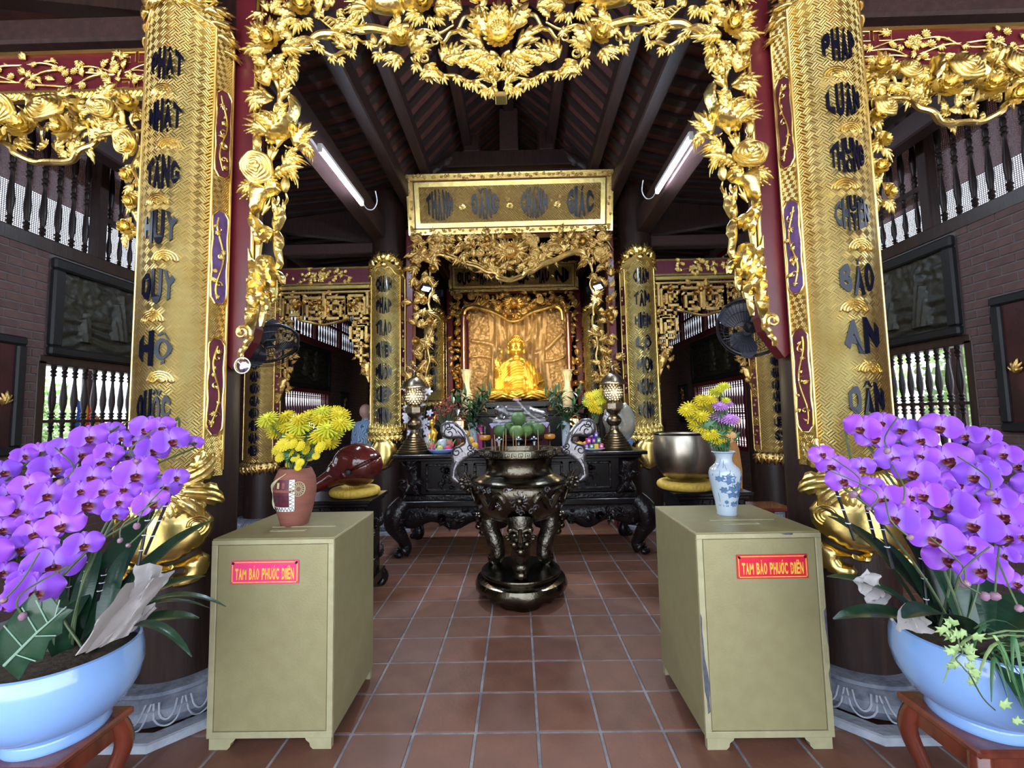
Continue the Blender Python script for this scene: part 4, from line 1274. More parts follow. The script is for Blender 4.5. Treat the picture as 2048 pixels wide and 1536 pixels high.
for q in ((884,122,80,40,'long'),(890,121,40,50,'wide'),(888,126,8,40,'wide'),(850,134,-52,46,'wide'),(884,158,170,40,'curl'),(884,148,-65,24,'tri'),(912,156,-70,24,'tri'),(930,160,-65,22,'tri'),(912,128,-12,52,'curl'),(950,140,60,40,'long'),(958,148,40,44,'wide'),(966,156,15,40,'wide'),(946,164,-70,28,'tri'),(962,174,-70,26,'tri'),(975,180,-60,24,'tri'),(911,60,-25,36,'long'),(920,76,-20,40,'lance'),(885,80,150,34,'long'),(900,50,40,30,'wide'),(925,22,150,36,'wide'),(948,20,-30,34,'tri'),(940,8,30,30,'wide'),(846,144,-70,24,'tri'),(836,132,-110,22,'tri'),(762,106,-120,26,'tri')): lf(*q)
x, z = gp(874, 94); G.scroll(x, z, .03, 0, 1, 1.6, .22, -.03); x, z = gp(853, 126); G.scroll(x, z, .03, 2, 1, 1.4, .25, -.03)
x, z = gp(712, 84); G.scroll(x-.03, z+.0, .03, 0, -1, 1.3, .2, -.02)
# middle lotus (no mirror)
G1 = Carving(gate, YG, 'gold', None)
lx, lz = XC, gp(997, 84)[1]
G1.flower(lx, lz, .19, 'lotus', -.06, -.15)
for sg in (1, -1):
    for (du, dv, a, L, kd) in ((-4,-22,100,40,'long'),(-22,-8,124,62,'wide'),(-34,16,140,62,'long'),(-20,36,174,52,'long'),(-18,42,205,40,'wide'),(-12,50,238,34,'wide'),(-6,40,-100,30,'tri'),(-26,64,-115,34,'curl'),(-14,68,-75,30,'curr'),(-34,74,160,34,'wide'),(-16,92,140,30,'curl'),(-12,104,-110,26,'wide')):
        G1.leaf(lx+sg*du/351., lz-dv/351., R(a) if sg > 0 else R(180-a), L/351.*1.1, kd, -.03+random.uniform(-.02,.02))
    G1.scroll(lx+sg*.055, lz-.15, .05, PI/2, sg, 1.2, .22, -.04)
    G1.vine([(lx+sg*x, lz+z) for x, z in ((.12,-.20),(.07,-.24),(.035,-.28),(.045,-.32),(.02,-.345))], .013, -.03)
G1.leaf(lx, lz+.07, R(90), .15, 'wide', -.05, 0)
m = MB(); m.box(lx-.035-go.x, lx+.035-go.x, YG-.05-go.y, YG+.03-go.y, lz-.375-go.z, lz-.345-go.z, bev=.006); m.build('pendant', 'gold_smooth', gate, False)
# ---- hanging sides: leaves, long-tailed bird, roses, then dripping rockwork
vn([(548,110),(546,140),(556,170),(562,198),(556,226)], 6); vn([(580,112),(578,140),(572,170),(566,190)], 3)
for q in ((528,166,116,50,'long'),(540,176,100,44,'wide'),(544,192,168,58,'long'),(542,200,190,44,'wide'),(550,206,205,44,'curr'),(552,150,60,40,'wide'),(536,140,130,36,'wide'),(556,214,-50,34,'wide'),(562,176,35,34,'wide'),(578,150,-60,34,'wide'),(548,132,-20,30,'tri'),(530,204,230,34,'wide'),(566,206,60,40,'long')): lf(*q)
bd(588, 136, -78, 34); fw(560, 160, 30, 'daisy')
# bird
G.puff([gp(*p) for p in ((540,292),(546,280),(560,268),(574,258),(586,250),(590,236),(588,218),(592,206),(600,206),(606,216),(604,232),(598,248),(596,262),(586,278),(570,288),(552,292))], .07, .016, -.05, .03, .06, lambda x, z, d, h: h+.004*math.cos((x+z)*300), 'bird')
for k in range(8): lf(548-k, 282-k*2.0, 152+8*k-30, 60-3*k, 'lance', -.02)
for q in ((552,262,128,48,'curl'),(560,258,110,44,'curl'),(568,252,95,40,'curr'),(582,248,120,34,'long')): lf(*q)
vn([(546,292),(544,306),(546,318)], 2.4); vn([(568,290),(580,296),(586,300)], 2.4)
# leaf on the right of the bird
vn([(568,340),(576,318),(588,298),(606,290),(622,292)], 4.5)
for q in ((588,292,52,52,'wide'),(596,284,72,40,'wide'),(604,288,38,36,'long'),(602,296,-30,42,'curr'),(566,336,70,44,'long'),(572,330,20,48,'curr'),(574,342,-28,44,'curr'),(564,346,5,44,'wide'),(560,300,80,40,'long')): lf(*q)
fw(526, 346, 56, 'rose', -.05)
for q in ((538,330,78,50,'lance'),(528,328,102,32,'lance'),(546,332,62,40,'lance'),(514,340,130,34,'lance'),(536,362,-40,36,'wide'),(512,368,205,38,'wide'),(520,372,-150,44,'long'),(546,352,10,40,'wide')): lf(*q)
bd(571, 386, 85, 36); bd(516, 300, 88, 34); vn([(516,300),(518,318),(520,332)], 2.5); vn([(571,386),(572,406),(566,430),(560,450)], 3)
pf([(504,372),(520,368),(540,378),(552,372),(562,366),(566,378),(556,390),(544,392),(532,404),(526,420),(508,432),(503,432)], 16, -.02, nm='carved_rock')
vn([(540,388),(548,404),(552,424),(550,446)], 4); vn([(556,392),(552,410),(546,424)], 3)
for q in ((508,412,60,36,'lance'),(512,424,75,30,'lance'),(524,430,55,34,'lance'),(548,436,80,40,'lance'),(560,440,70,36,'lance'),(516,404,92,28,'tri')): lf(*q)
def fold(per, amp, ph=0.0):
    return lambda x, z, d, h: max(.004, h*(.78+.22*math.cos(x*per+z*per*.35+ph+2.2*math.sin(z*14)))+amp*math.cos(x*per*1.7+ph)*min(1, d/.02))
pf([(504,436),(512,434),(522,442),(532,454),(544,458),(551,464),(549,478),(544,484),(540,480),(537,488),(532,488),(528,484),(526,500),(524,516),(521,516),(519,496),(516,480),(511,470),(506,458),(503,450)], 22, -.03, fn=fold(150, .006))
pf([(552,428),(560,432),(570,420),(573,436),(566,452),(560,462),(552,466),(548,452)], 14, -.02, fn=fold(170, .005))
pf([(552,468),(560,464),(568,476),(569,490),(564,500),(566,514),(568,528),(562,540),(554,542),(556,524),(552,506),(550,486)], 14, -.02, fn=fold(170, .005))
pf([(503,500),(508,518),(516,528),(526,518),(536,512),(548,516),(553,530),(556,542),(566,546),(574,556),(573,570),(568,572),(562,560),(557,562),(558,580),(556,600),(552,606),(549,590),(545,572),(538,576),(532,590),(524,584),(514,594),(504,590)], 24, -.03, fn=fold(130, .007))
pf([(503,562),(512,566),(520,578),(526,574),(534,578),(540,590),(547,590),(548,606),(545,622),(541,624),(538,610),(532,618),(530,606),(524,616),(522,632),(514,640),(508,628),(503,634)], 24, -.045, fn=fold(140, .007, 1))
pf([(531,600),(538,600),(541,622),(539,640),(534,656),(530,657),(529,644),(532,624)], 12, -.05, fn=fold(140, .003))
pf([(502,596),(510,600),(514,616),(512,634),(516,640),(514,652),(508,662),(502,660)], 18, -.03, fn=fold(150, .005, 2))
pf([(502,620),(512,626),(520,622),(524,632),(518,646),(510,658),(501,656)], 18, -.05, fn=fold(150, .005, 2.6))
# the scroll and tail at the lower end
x, z = gp(496, 668); G.scroll(x, z, 15/351., R(-20), 1, 1.7, .26, -.04)
G.vine([gp(*p) for p in ((509,672),(506,684),(498,692),(495,702),(488,714))], 5/351., -.04, taper=False)
m = None

# ---------------------------------------------------------------- side lintels and valances beside the near columns
def side_bay(sgn, label1, label2):
    xs = sorted(((C1L[0]-.2, -3.75) if sgn < 0 else (C1R[0]+.2, 3.62)))
    Yl = 2.42
    if sgn < 0: zt, zb = PY(280, 98, Yl+.045).z, PY(280, 184, Yl+.045).z
    else: zt, zb = PY(1730, 56, Yl+.045).z, PY(1730, 142, Yl+.045).z
    xm = (xs[0]+xs[1])/2
    t = thing('lintel_panel', label1, 'lintel', (xm, Yl+.05, zb))
    hw = (xs[1]-xs[0])/2; H = zt-zb
    m = MB(); m.box(-hw, hw, 0, .06, 0, H); m.build('board', 'lacquer_red', t, False)
    for z in (.012, H-.012):
        m = MB(); m.box(-hw, hw, -.012, .0, z-.012, z+.012); m.build('gilt_edge', 'gold_smooth', t, False)
    m = MB(); m.box(-hw, hw, -.025, .01, -.045, -.005); m.build('rope_moulding', 'gold_smooth', t, False)
    m = MB()
    for k in range(int(2*hw/.03)):
        x = -hw+.015+k*.03; m.tube([(x-.01, -.027, -.045), (x+.012, -.032, -.025), (x+.016, -.027, -.006)], .006, 5)
    m.build('rope_twist', 'gold', t, kind='stuff')
    c = Carving(t, Yl+.045, 'gold', None); c.o = t.location.copy()
    # blossoming branch in low relief
    z0 = zb+H*.2
    for k in range(3):
        ph = k*2.1+sgn
        pts = [(xm-hw*.92+hw*1.84*i/9, zb+H*(.34+.16*math.sin(i*1.1+ph)+.12*k)) for i in range(10)]
        c.vine(pts, .006, 0, 'branch', sides=6)
    rnd = random.Random(5+sgn)
    for k in range(64):
        x = xm+hw*rnd.uniform(-.9, .9); z = zb+H*rnd.uniform(.16, .84)
        if rnd.random() < .4: c.flower(x, z, rnd.uniform(.035, .06), 'daisy', -.005, 0)
        else: c.leaf(x, z, rnd.uniform(0, 6.28), rnd.uniform(.04, .075), rnd.choice(('wide','tri','long')), -.004)
    for z in (zb+H*.22, zb+H*.8):
        for q in (0, 1):
            xx = (xs[1] if sgn < 0 else xs[0]); s2 = -1 if sgn < 0 else 1
            m = MB(); b = xx+s2*(.06+.13*q)
            m.tube([Vector((b+s2*a*.11, Yl+.045, z+bb*.03))-t.location for a, bb in ((0,-1),(0,1),(1,1),(1,-1),(.3,-1),(.3,.2),(.7,.2))], .0035, 5); m.build('key_fret', 'gold_line', t, False)
    # ---- openwork valance below
    if sgn < 0: gq = lambda u, v: ((lambda p: (p.x, p.z))(PY(u, v, 2.40)))
    else: gq = lambda u, v: ((lambda p: (C1L[0]+C1R[0]-p.x, p.z+.085))(PY(u, v, 2.40)))
    v = thing('carved_valance', label2, 'valance', (xm, 2.45, zb-.06))
    w = Carving(v, 2.40, 'gold', None); w.o = v.location.copy()
    fl = 1 if sgn < 0 else -1
    def A(a): return R(a) if sgn < 0 else R(180-a)
    def L_(u, vv, a, Lp, kd='wide', dy=0): x, z = gq(u, vv); w.leaf(x, z, A(a), Lp/351.*1.1, kd, dy+rnd.uniform(-.03,.02))
    def F_(u, vv, d, kd='peony', dy=-.03): x, z = gq(u, vv); w.flower(x, z, d/351., kd, dy)
    def V_(pts, r, dy=0, nm='vine'): w.vine([gq(*p) for p in pts], r/351., dy, nm)
    m = MB(); m.box(-hw, hw, .03, .05, -.30, .0); 
    # lower border curve
    V_([(-60,268),(-20,280),(20,292),(40,312),(70,326),(110,330),(150,322),(176,302),(200,284),(236,272),(292,266)], 6, -.02, 'border_scroll')
    for (u, vv, d, kd) in ((12,224,50,'rose'),(108,226,62,'rose'),(64,268,52,'peony'),(148,266,52,'peony'),(212,222,42,'rose'),(268,216,38,'peony'),(262,292,46,'rose'),(16,282,40,'peony'),(205,276,30,'daisy'),(100,298,30,'daisy'),(-40,240,60,'rose')): F_(u, vv, d, kd)
    for pts in (((54,196),(66,204),(70,222),(60,240),(50,258),(54,262),(68,256),(82,236),(84,212),(82,196)), ((140,194),(146,210),(146,228),(160,246),(172,258),(182,250),(170,236),(164,216),(164,198))):
        po = [gq(*p) for p in pts]
        m = MB(); m.puff(po, .045, .02, 2.37, .03, .05, lambda x, z, d, h: h*(.75+.25*math.cos(x*120))); m.xform(Matrix.Translation(-v.location)); m.build('ribbon', 'gold_smooth', v)
    for k in range(70):
        u = rnd.uniform(-50, 288); top = 200; bot = 266+55*math.exp(-((u-105)/75.)**2)
        vv = rnd.uniform(top, bot); L_(u, vv, rnd.uniform(0, 360), rnd.uniform(24, 44), rnd.choice(('wide','long','tri','curl','curr')), .02)
    for k in range(10):
        u = -30+k*32; V_([(u,200+rnd.uniform(0,30)),(u+12,225),(u+4,245),(u+20,262),(u+14,282)], 3, .0)
    # the strip that hangs against the column
    for k in range(11):
        vv = 300+k*17; uu = 276+5*math.sin(k*1.3)-k*.8
        L_(uu, vv, -60 if k % 2 else -120, 34, rnd.choice(('wide','long','curl')))
        if k % 3 == 0: F_(uu-2, vv+6, 30, 'peony')
    V_([(278,290),(268,330),(280,372),(266,412),(276,450),(264,480)], 4)
side_bay(-1, 'red lintel board with gilt blossoms, left of the near left column', 'gilded openwork valance of peonies under the left red lintel')
side_bay(1, 'red lintel board with gilt blossoms, right of the near right column', 'gilded openwork valance of peonies under the right red lintel')
# ---------------------------------------------------------------- middle bay: signboard, red frame and gilded arch in front of the altar
def signboard(name, u0, u1, v0, v1, Y, words, rad_px, us, vc, label, lean=.12, mat='gold'):
    a = PY((u0+u1)/2, v1, Y); wx = (PY(u1, v1, Y).x-PY(u0, v1, Y).x)/2; H = PY(u0, v0, Y-lean).z-a.z
    t = thing('signboard', label, 'signboard', (a.x, Y, a.z))
    t.rotation_euler = (math.atan2(lean, H), 0, 0)
    L = math.hypot(lean, H); k = F_PX/Y
    m = MB(); m.box(-wx, wx, 0, .05, 0, L); m.build('back_board', 'lacquer_red', t, False)
    fr = .10*L
    for nm, bx in (('frame_rail', (-wx, wx, 0, fr)), ('frame_rail', (-wx, wx, L-fr, L)), ('frame_stile', (-wx, -wx+fr, fr, L-fr)), ('frame_stile', (wx-fr, wx, fr, L-fr))):
        m = MB(); m.box(bx[0], bx[1], -.03, .0, bx[2], bx[3], bev=.01); m.build(nm, 'gold_dim', t, False)
    for z in (.006, L-.006):
        m = MB(); m.box(-wx-.01, wx+.01, -.04, .0, z-.012, z+.012); m.build('gilt_bead', 'gold_smooth', t, False)
    for x in (-wx, wx):
        m = MB(); m.box(x-.012, x+.012, -.04, .0, 0, L); m.build('gilt_bead', 'gold_smooth', t, False)
    i0 = fr+.012; i1 = fr*1.95
    pts = lambda q: [(-wx+q, -.012, q), (wx-q, -.012, q), (wx-q, -.012, L-q), (-wx+q, -.012, L-q)]
    p0, p1 = pts(i0), pts(i1)
    for j in range(4):
        m = MB(); a0, a1, b1, b0 = p0[j], p0[(j+1) % 4], p1[(j+1) % 4], p1[j]
        m.add([a0, a1, b1, b0, *[(x, 0, z) for x, y, z in (a0, a1, b1, b0)]], [(0,1,2,3),(4,5,1,0),(6,7,3,2),(5,6,2,1),(7,4,0,3)]); m.build('gilt_moulding', mat, t, False)
    m = MB(); q = i1
    m.add([(-wx+q, -.008, q), (wx-q, -.008, q), (wx-q, -.008, L-q), (-wx+q, -.008, L-q)], [(0,1,2,3)], 0, [(0,0), (2*wx-2*q,0), (2*wx-2*q,L-2*q), (0,L-2*q)])
    m.build('field', 'gold_weave_dim', t, False)
    for w, u in zip(words, us):
        x = PY(u, vc, Y).x-t.location.x; b = MB()
        round_word(b, w, lambda s, z, d, x=x: (x+s, -.010-d, L*.5+z), rad_px/k, .016)
        b.build('lettering', 'navy', t, False, label='dark blue raised word '+w)
    rnd = random.Random(len(words))
    c = Carving(t, -.02, 'gold_dim'); c.o = Vector((0, 0, 0))
    for k in range(46):
        x = lerp(-wx+fr*.4, wx-fr*.4, k/45)
        for z in (fr*.5, L-fr*.5): c.leaf(x, z, rnd.uniform(0, 6.28), fr*rnd.uniform(.6,.85), rnd.choice(('wide','tri')), -.012)
    for x in (-wx+fr*.5, wx-fr*.5):
        for k in range(6): c.leaf(x, lerp(fr, L-fr, k/5), rnd.uniform(0, 6), fr*.7, 'wide', -.012)
    for k in range(len(us)-1):
        x = (PY(us[k], vc, Y).x+PY(us[k+1], vc, Y).x)/2-t.location.x
        c.flower(x, L*.45, .10, 'daisy', .0, 0, 'gold_smooth')
        for q in range(5): c.leaf(x+rnd.uniform(-.06,.06), L*.5+rnd.uniform(-.12,.14), rnd.uniform(0,6), .07, 'tri', .006)
    return t
YM = 5.86
signboard('signboard', 820, 1222, 352, 466, YM, ['THÀNH','ĐẲNG','CHÁNH','GIÁC'], 27, [882,971,1068,1158], 410, 'large gilded signboard with four round words high over the altar', .18)
def altar_arch(Y, uL, uR, vtop, xc, border, fill, label, stile, mat, strips, seed, sc=1.0):
    k = F_PX/Y
    zt = PY(1020, vtop, Y).z
    t = thing('altar_arch', label, 'altar arch', (xc, Y+.1, 1.0))
    c = Carving(t, Y, mat, None); c.o = t.location.copy()
    rnd = random.Random(seed)
    xl, xr = PY(uL, 600, Y).x, PY(uR, 600, Y).x
    for x in (xl, xr):
        m = MB(); m.box(x-stile/2-xc, x+stile/2-xc, -.10, .06, -1.0, zt-1.0, bev=.01); m.build('stile', 'lacquer_red', t, False)
    m = MB(); m.box(xl-stile/2-xc, xr+stile/2-xc, -.10, .06, zt-1.0, zt-.90, bev=.01); m.build('head_rail', 'lacquer_red', t, False)
    P = [(lambda p: (p.x, p.z))(PY(u, v, Y)) for u, v in border]
    c.vine(P, 4.2/k*sc, -.04, 'border_scroll', False, 5)
    c.vine([(x, z+.035*sc) for x, z in P], 2.2/k*sc, -.05, 'border_scroll', False, 5)
    # fill between head rail and the border curve
    bx = [p[0] for p in P]
    def low(x):
        for (xa, za), (xb, zb) in zip(P[:-1], P[1:]):
            if min(xa, xb) <= x <= max(xa, xb): return lerp(za, zb, (x-xa)/(xb-xa) if xb != xa else 0)
        return P[0][1] if x < P[0][0] else P[-1][1]
    for i in range(fill):
        x = rnd.uniform(xl+.05, xr-.05); z0 = low(x); z = rnd.uniform(z0+.03, zt-.03)
        if rnd.random() < .13: c.flower(x, z, rnd.uniform(.09,.15)*sc, rnd.choice(('peony','rose','daisy')), -.05)
        else: c.leaf(x, z, rnd.uniform(0, 6.28), rnd.uniform(.10,.19)*sc, rnd.choice(('wide','long','tri','curl','curr')), rnd.uniform(-.06,.03), rnd.uniform(-.5,.5))
    for i in range(14):
        x = lerp(xl+.1, xr-.1, i/13); z = (low(x)+zt)/2
        c.vine([(x-.12, z+rnd.uniform(-.1,.1)), (x-.04, z+rnd.uniform(-.1,.1)), (x+.05, z+rnd.uniform(-.1,.1)), (x+.14, z+rnd.uniform(-.1,.1))], .012*sc, -.02)
    # middle mask / lotus
    zc = (low(xc)+zt)/2
    c.flower(xc, zc+.05*sc, .26*sc, 'lotus', -.10, -.2, 'gold' if mat == 'gold' else mat)
    for sg in (-1, 1):
        for a, L in ((80,.22),(48,.24),(20,.22),(-15,.2),(-50,.2)):
            c.leaf(xc+sg*.05, zc+.05*sc, R(a) if sg > 0 else R(180-a), L*sc, 'wide', -.09)
    # side strips: list of (v, half-width px, centre u) for the left one, mirrored
    for sg in (1, -1):
        def M(x): return x if sg > 0 else 2*xc-x
        for (v0, v1, w0, w1) in strips:
            n = int((v1-v0)/(7.0*sc)) 
            for i in range(n):
                v = lerp(v0, v1, i/n); w = lerp(w0, w1, i/n)
                for q in range(2):
                    u = uL+4+rnd.uniform(0, w); p = PY(u, v+rnd.uniform(-5,5), Y)
                    if rnd.random() < .12: c.flower(M(p.x), p.z, .12*sc, 'peony', -.04)
                    else: c.leaf(M(p.x), p.z, rnd.uniform(0, 6.28), rnd.uniform(.12,.2)*sc, rnd.choice(('wide','long','curl','curr')), rnd.uniform(-.05,.03), rnd.uniform(-.5,.5))
            pts = []
            for i in range(9):
                v = lerp(v0, v1, i/8); w = lerp(w0, w1, i/8)
                p = PY(uL+4+w*(.92+.08*math.sin(i*1.9)), v, Y); pts.append((M(p.x), p.z))
            c.vine(pts, .016*sc, -.04, 'border_scroll', False)
    return t
XM = PY(1021, 500, YM).x
altar_arch(YM, 819, 1224, 468, XM, [(868,532),(871,516),(882,511),(902,517),(930,528),(956,536),(976,546),(991,549),(998,559),(1012,563),(1026,563),(1042,556),(1052,548),(1064,545),(1087,532),(1112,522),(1139,511),(1154,507),(1168,512),(1172,528)], 330,
           'tall red and gilded carved arch framing the altar below the large signboard', .10, 'gold_dim', [(515,640,46,40),(640,800,44,30)], 3)
YI = 9.40
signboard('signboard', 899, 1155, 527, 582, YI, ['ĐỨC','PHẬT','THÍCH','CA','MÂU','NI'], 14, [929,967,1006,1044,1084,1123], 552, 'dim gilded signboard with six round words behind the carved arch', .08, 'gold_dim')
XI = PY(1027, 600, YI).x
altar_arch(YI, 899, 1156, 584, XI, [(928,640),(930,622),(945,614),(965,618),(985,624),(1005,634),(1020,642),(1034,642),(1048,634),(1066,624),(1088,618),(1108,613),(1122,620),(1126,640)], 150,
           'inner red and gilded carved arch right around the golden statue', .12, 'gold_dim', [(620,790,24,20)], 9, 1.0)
for u in (927, 1138):
    p = PY(u, 700, 9.30)
    t = thing('red_pillar', 'slim red lacquer pillar %s the golden statue' % ('left of' if u < 1000 else 'right of'), 'pillar', (p.x, 9.32, 1.75))
    m = MB(); m.lathe([(.075, 0), (.075, .05), (.062, .08), (.06, 1.9), (.075, 1.95), (.075, 2.0)], 20); m.build('shaft', 'wood_red', t)
    m = MB(); m.lathe([(.10, -.02), (.11, .02), (.08, .06)], 20); m.build('base', 'gold_dim', t)
# ---- bodhi-tree relief behind the statue
YR = 9.95
def relief_panel():
    x0, x1 = PY(938, 700, YR).x, PY(1132, 700, YR).x; z0, z1 = 1.62, PY(1030, 612, YR).z+.1
    t = thing('tree_relief', 'gilded wall relief of a great branching tree behind the statue', 'relief', ((x0+x1)/2, YR, z0))
    W2, H = (x1-x0)/2, z1-z0; xc = (x0+x1)/2
    m = MB(); nu, nv = 120, 130
    def f(a, b):
        x = -W2+2*W2*a; z = H*b
        tr = .60+.12*(1-b)*(1-b)*2.2+.30*max(0, b-.55)
        t_ = abs(x-.02)/tr
        h = 0
        if t_ < 1:
            h = .10*math.sqrt(1-t_*t_)+.055*math.sin(x*(19+3*math.sin(z*1.3))+2.5*math.sin(z*2.0))+.02*math.sin(x*47+z*3)
            h = max(h, .02)
        # boughs
        for (bx, bz, dx, dz, r) in ((-.30,1.35,-.75,.35,.09),(.32,1.30,.75,.42,.09),(-.25,1.6,-.35,.8,.07),(.2,1.6,.3,.8,.07),(-.5,1.2,-.6,.05,.05),(.5,1.15,.6,.1,.05)):
            l = math.hypot(dx, dz); ex, ez = dx/l, dz/l
            px, pz = x-bx, z-bz; s = px*ex+pz*ez; q = abs(-px*ez+pz*ex+.06*math.sin(s*5))
            rr = r*(1-.5*min(1, max(0, s/l)))
            if 0 < s < l and q < rr: h = max(h, .07*math.sqrt(1-(q/rr)**2)+.012*math.sin(q*90))
        if h == 0: h = .026*noise.noise((x*11, z*11, 3))+.026*noise.noise((x*26, z*26, 1))+.010*math.sin(12*noise.noise((x*5, z*5, 0))+x*12)
        return (x, -h-.03, z)
    m.grid(f, nu, nv)
    m.box(-W2, W2, -.005, .04, 0, H)
    m.build('relief', 'relief_gold', t)
    m = MB(); m.box(-W2-.05, W2+.05, -.06, .04, -z0, 0); m.build('base_panel', 'wood_black', t, False)
    for bx in ((-W2-.05, -W2, 0, H), (W2, W2+.05, 0, H)):
        m = MB(); m.box(bx[0], bx[1], -.08, .04, bx[2], bx[3], bev=.01); m.build('frame', 'lacquer_red', t, False)
relief_panel()

# ---------------------------------------------------------------- wing bays: lintel, fretwork valance and brackets between the second-row columns
def fret(pts_fn, n=1): pass
def wing(sgn):
    xa, xb = (C2OL[0]+.22, C2L[0]-.24) if sgn < 0 else (C2R[0]+.24, C2OR[0]-.22)
    Y = 6.0; k = F_PX/Y
    u = 660 if sgn < 0 else 1400
    zt, zb = PY(u, 535 if sgn < 0 else 517, Y).z, PY(u, 570 if sgn < 0 else 550, Y).z
    xm, hw, H = (xa+xb)/2, (xb-xa)/2, zt-zb
    side = 'left' if sgn < 0 else 'right'
    t = thing('lintel_panel', 'plum red lintel with gilt blossoms in the %s wing beyond the gate' % side, 'lintel', (xm, Y, zb))
    m = MB(); m.box(-hw, hw, 0, .06, 0, H); m.build('board', 'lacquer_plum', t, False)
    for z in (.012, H-.012):
        m = MB(); m.box(-hw, hw, -.012, 0, z-.012, z+.012); m.build('gilt_edge', 'gold_smooth', t, False)
    m = MB(); m.box(-hw, hw, -.03, .01, -.07, -.01, bev=.01); m.build('rope_moulding', 'gold', t, False)
    c = Carving(t, -.01, 'gold'); c.o = Vector((0,0,0)); rnd = random.Random(11+sgn)
    c.vine([(-hw*.6, .03), (-hw*.3, H*.4), (0, H*.35), (hw*.3, H*.55), (hw*.6, H*.4)], .01, 0, 'branch')
    for i in range(40): 
        c.leaf(rnd.gauss(0, hw*.36), H*rnd.uniform(.15,.85), rnd.uniform(0,6.28), .07, rnd.choice(('wide','tri')), -.005)
    for i in range(12): c.flower(rnd.gauss(0, hw*.35), H*rnd.uniform(.2,.8), .05, 'daisy', -.006, 0)
    # fretwork valance
    v = thing('fret_valance', 'gilded key-fret openwork valance with hanging brackets in the %s wing' % side, 'valance', (xm, Y, zb-.08))
    def key(x, z, s, fl=1):
        m = MB(); P = [(-1,-1),(-1,1),(1,1),(1,-1),(-.45,-1),(-.45,.45),(.45,.45),(.45,-.35),(-.05,-.35)]
        b = []
        for i in range(len(P)-1):
            (ax, az), (bx, bz) = P[i], P[i+1]
            x0, x1 = sorted((x+fl*ax*s, x+fl*bx*s)); z0, z1 = sorted((z+az*s, z+bz*s)); w = .018
            m.box(x0-w, x1+w, -.03, .02, z0-w, z1+w)
        m.build('key_fret', 'gold_dim', v, False)
    m = MB(); m.box(-hw, hw, -.02, .02, -.04, -.015); m.build('rail', 'gold_dim', v, False)
    for x, z, s in ((-hw+.20,-.22,.13),(hw-.20,-.22,.13),(-.17,-.26,.15),(.17,-.26,.15)): key(x, z, s, 1 if x < 0 else -1)
    for x in (-hw+.04, hw-.04):
        m = MB(); m.box(x-.02, x+.02, -.03, .02, -.36, -.02); m.build('stile', 'gold_dim', v, False)
    m = MB(); m.box(-.02, .02, -.04, .02, -.42, -.03); m.build('stile', 'gold_dim', v, False)
    vc = Carving(v, 0, 'gold_dim'); vc.o = Vector((0,0,0))
    vc.vine([(-hw+.35,-.36),(-.35,-.42),(-.18,-.46),(0,-.50),(.18,-.46),(.35,-.42),(hw-.35,-.36)], .02, -.01, 'border_scroll', False)
    for i in range(100):
        x = rnd.uniform(-hw+.05, hw-.05); vc.leaf(x, -.06-rnd.uniform(0, .30 if abs(x) > .4 else .36), rnd.uniform(0,6.28), rnd.uniform(.08,.13), rnd.choice(('wide','curl','curr','long')), rnd.uniform(-.02,.03))
    for i in range(7): vc.flower(rnd.uniform(-hw*.8,hw*.8), -.2+rnd.uniform(-.1,.1), .09, 'peony', -.03)
    # hanging side brackets: short on the altar side, longer on the wall side
    for s in (-1, 1):
        x = s*(hw-.12); kz = .60 if s == -sgn else .76
        Z = lambda z: -.36+(z+.36)*kz
        key(x-s*.04, Z(-.80), .11, -s)
        m = MB()
        for (z0, z1, w) in ((-.36,-.62,.016), (-.98,-1.5,.016)): m.box(x-w, x+w, -.03, .02, Z(z1), Z(z0))
        m.build('stile', 'gold_dim', v, False)
        for (z, w) in ((-.46,.1),(-.60,.1),(-1.12,.10),(-1.34,.08)):
            m = MB(); m.box(x-w, x+w, -.03, .02, Z(z)-.014, Z(z)+.014); m.build('bar', 'gold_dim', v, False)
        for i in range(30):
            z = -.40-i*.046; w = .13*(1-max(0, (-z-1.0)/1.0))
            vc.leaf(x-s*rnd.uniform(-w, w), Z(z), rnd.uniform(0,6.28), rnd.uniform(.08,.12), rnd.choice(('wide','curl','curr')), rnd.uniform(-.02,.02))
        vc.puff([(s*(hw-.01), Z(-1.5)),(s*(hw-.15), Z(-1.52)),(s*(hw-.11), Z(-1.68)),(s*(hw-.06), Z(-1.82)),(s*(hw-.02), Z(-1.98))], .03, .03, 0, .03, .05, None, 'bracket_end', 'gold_dim')
wing(-1); wing(1)

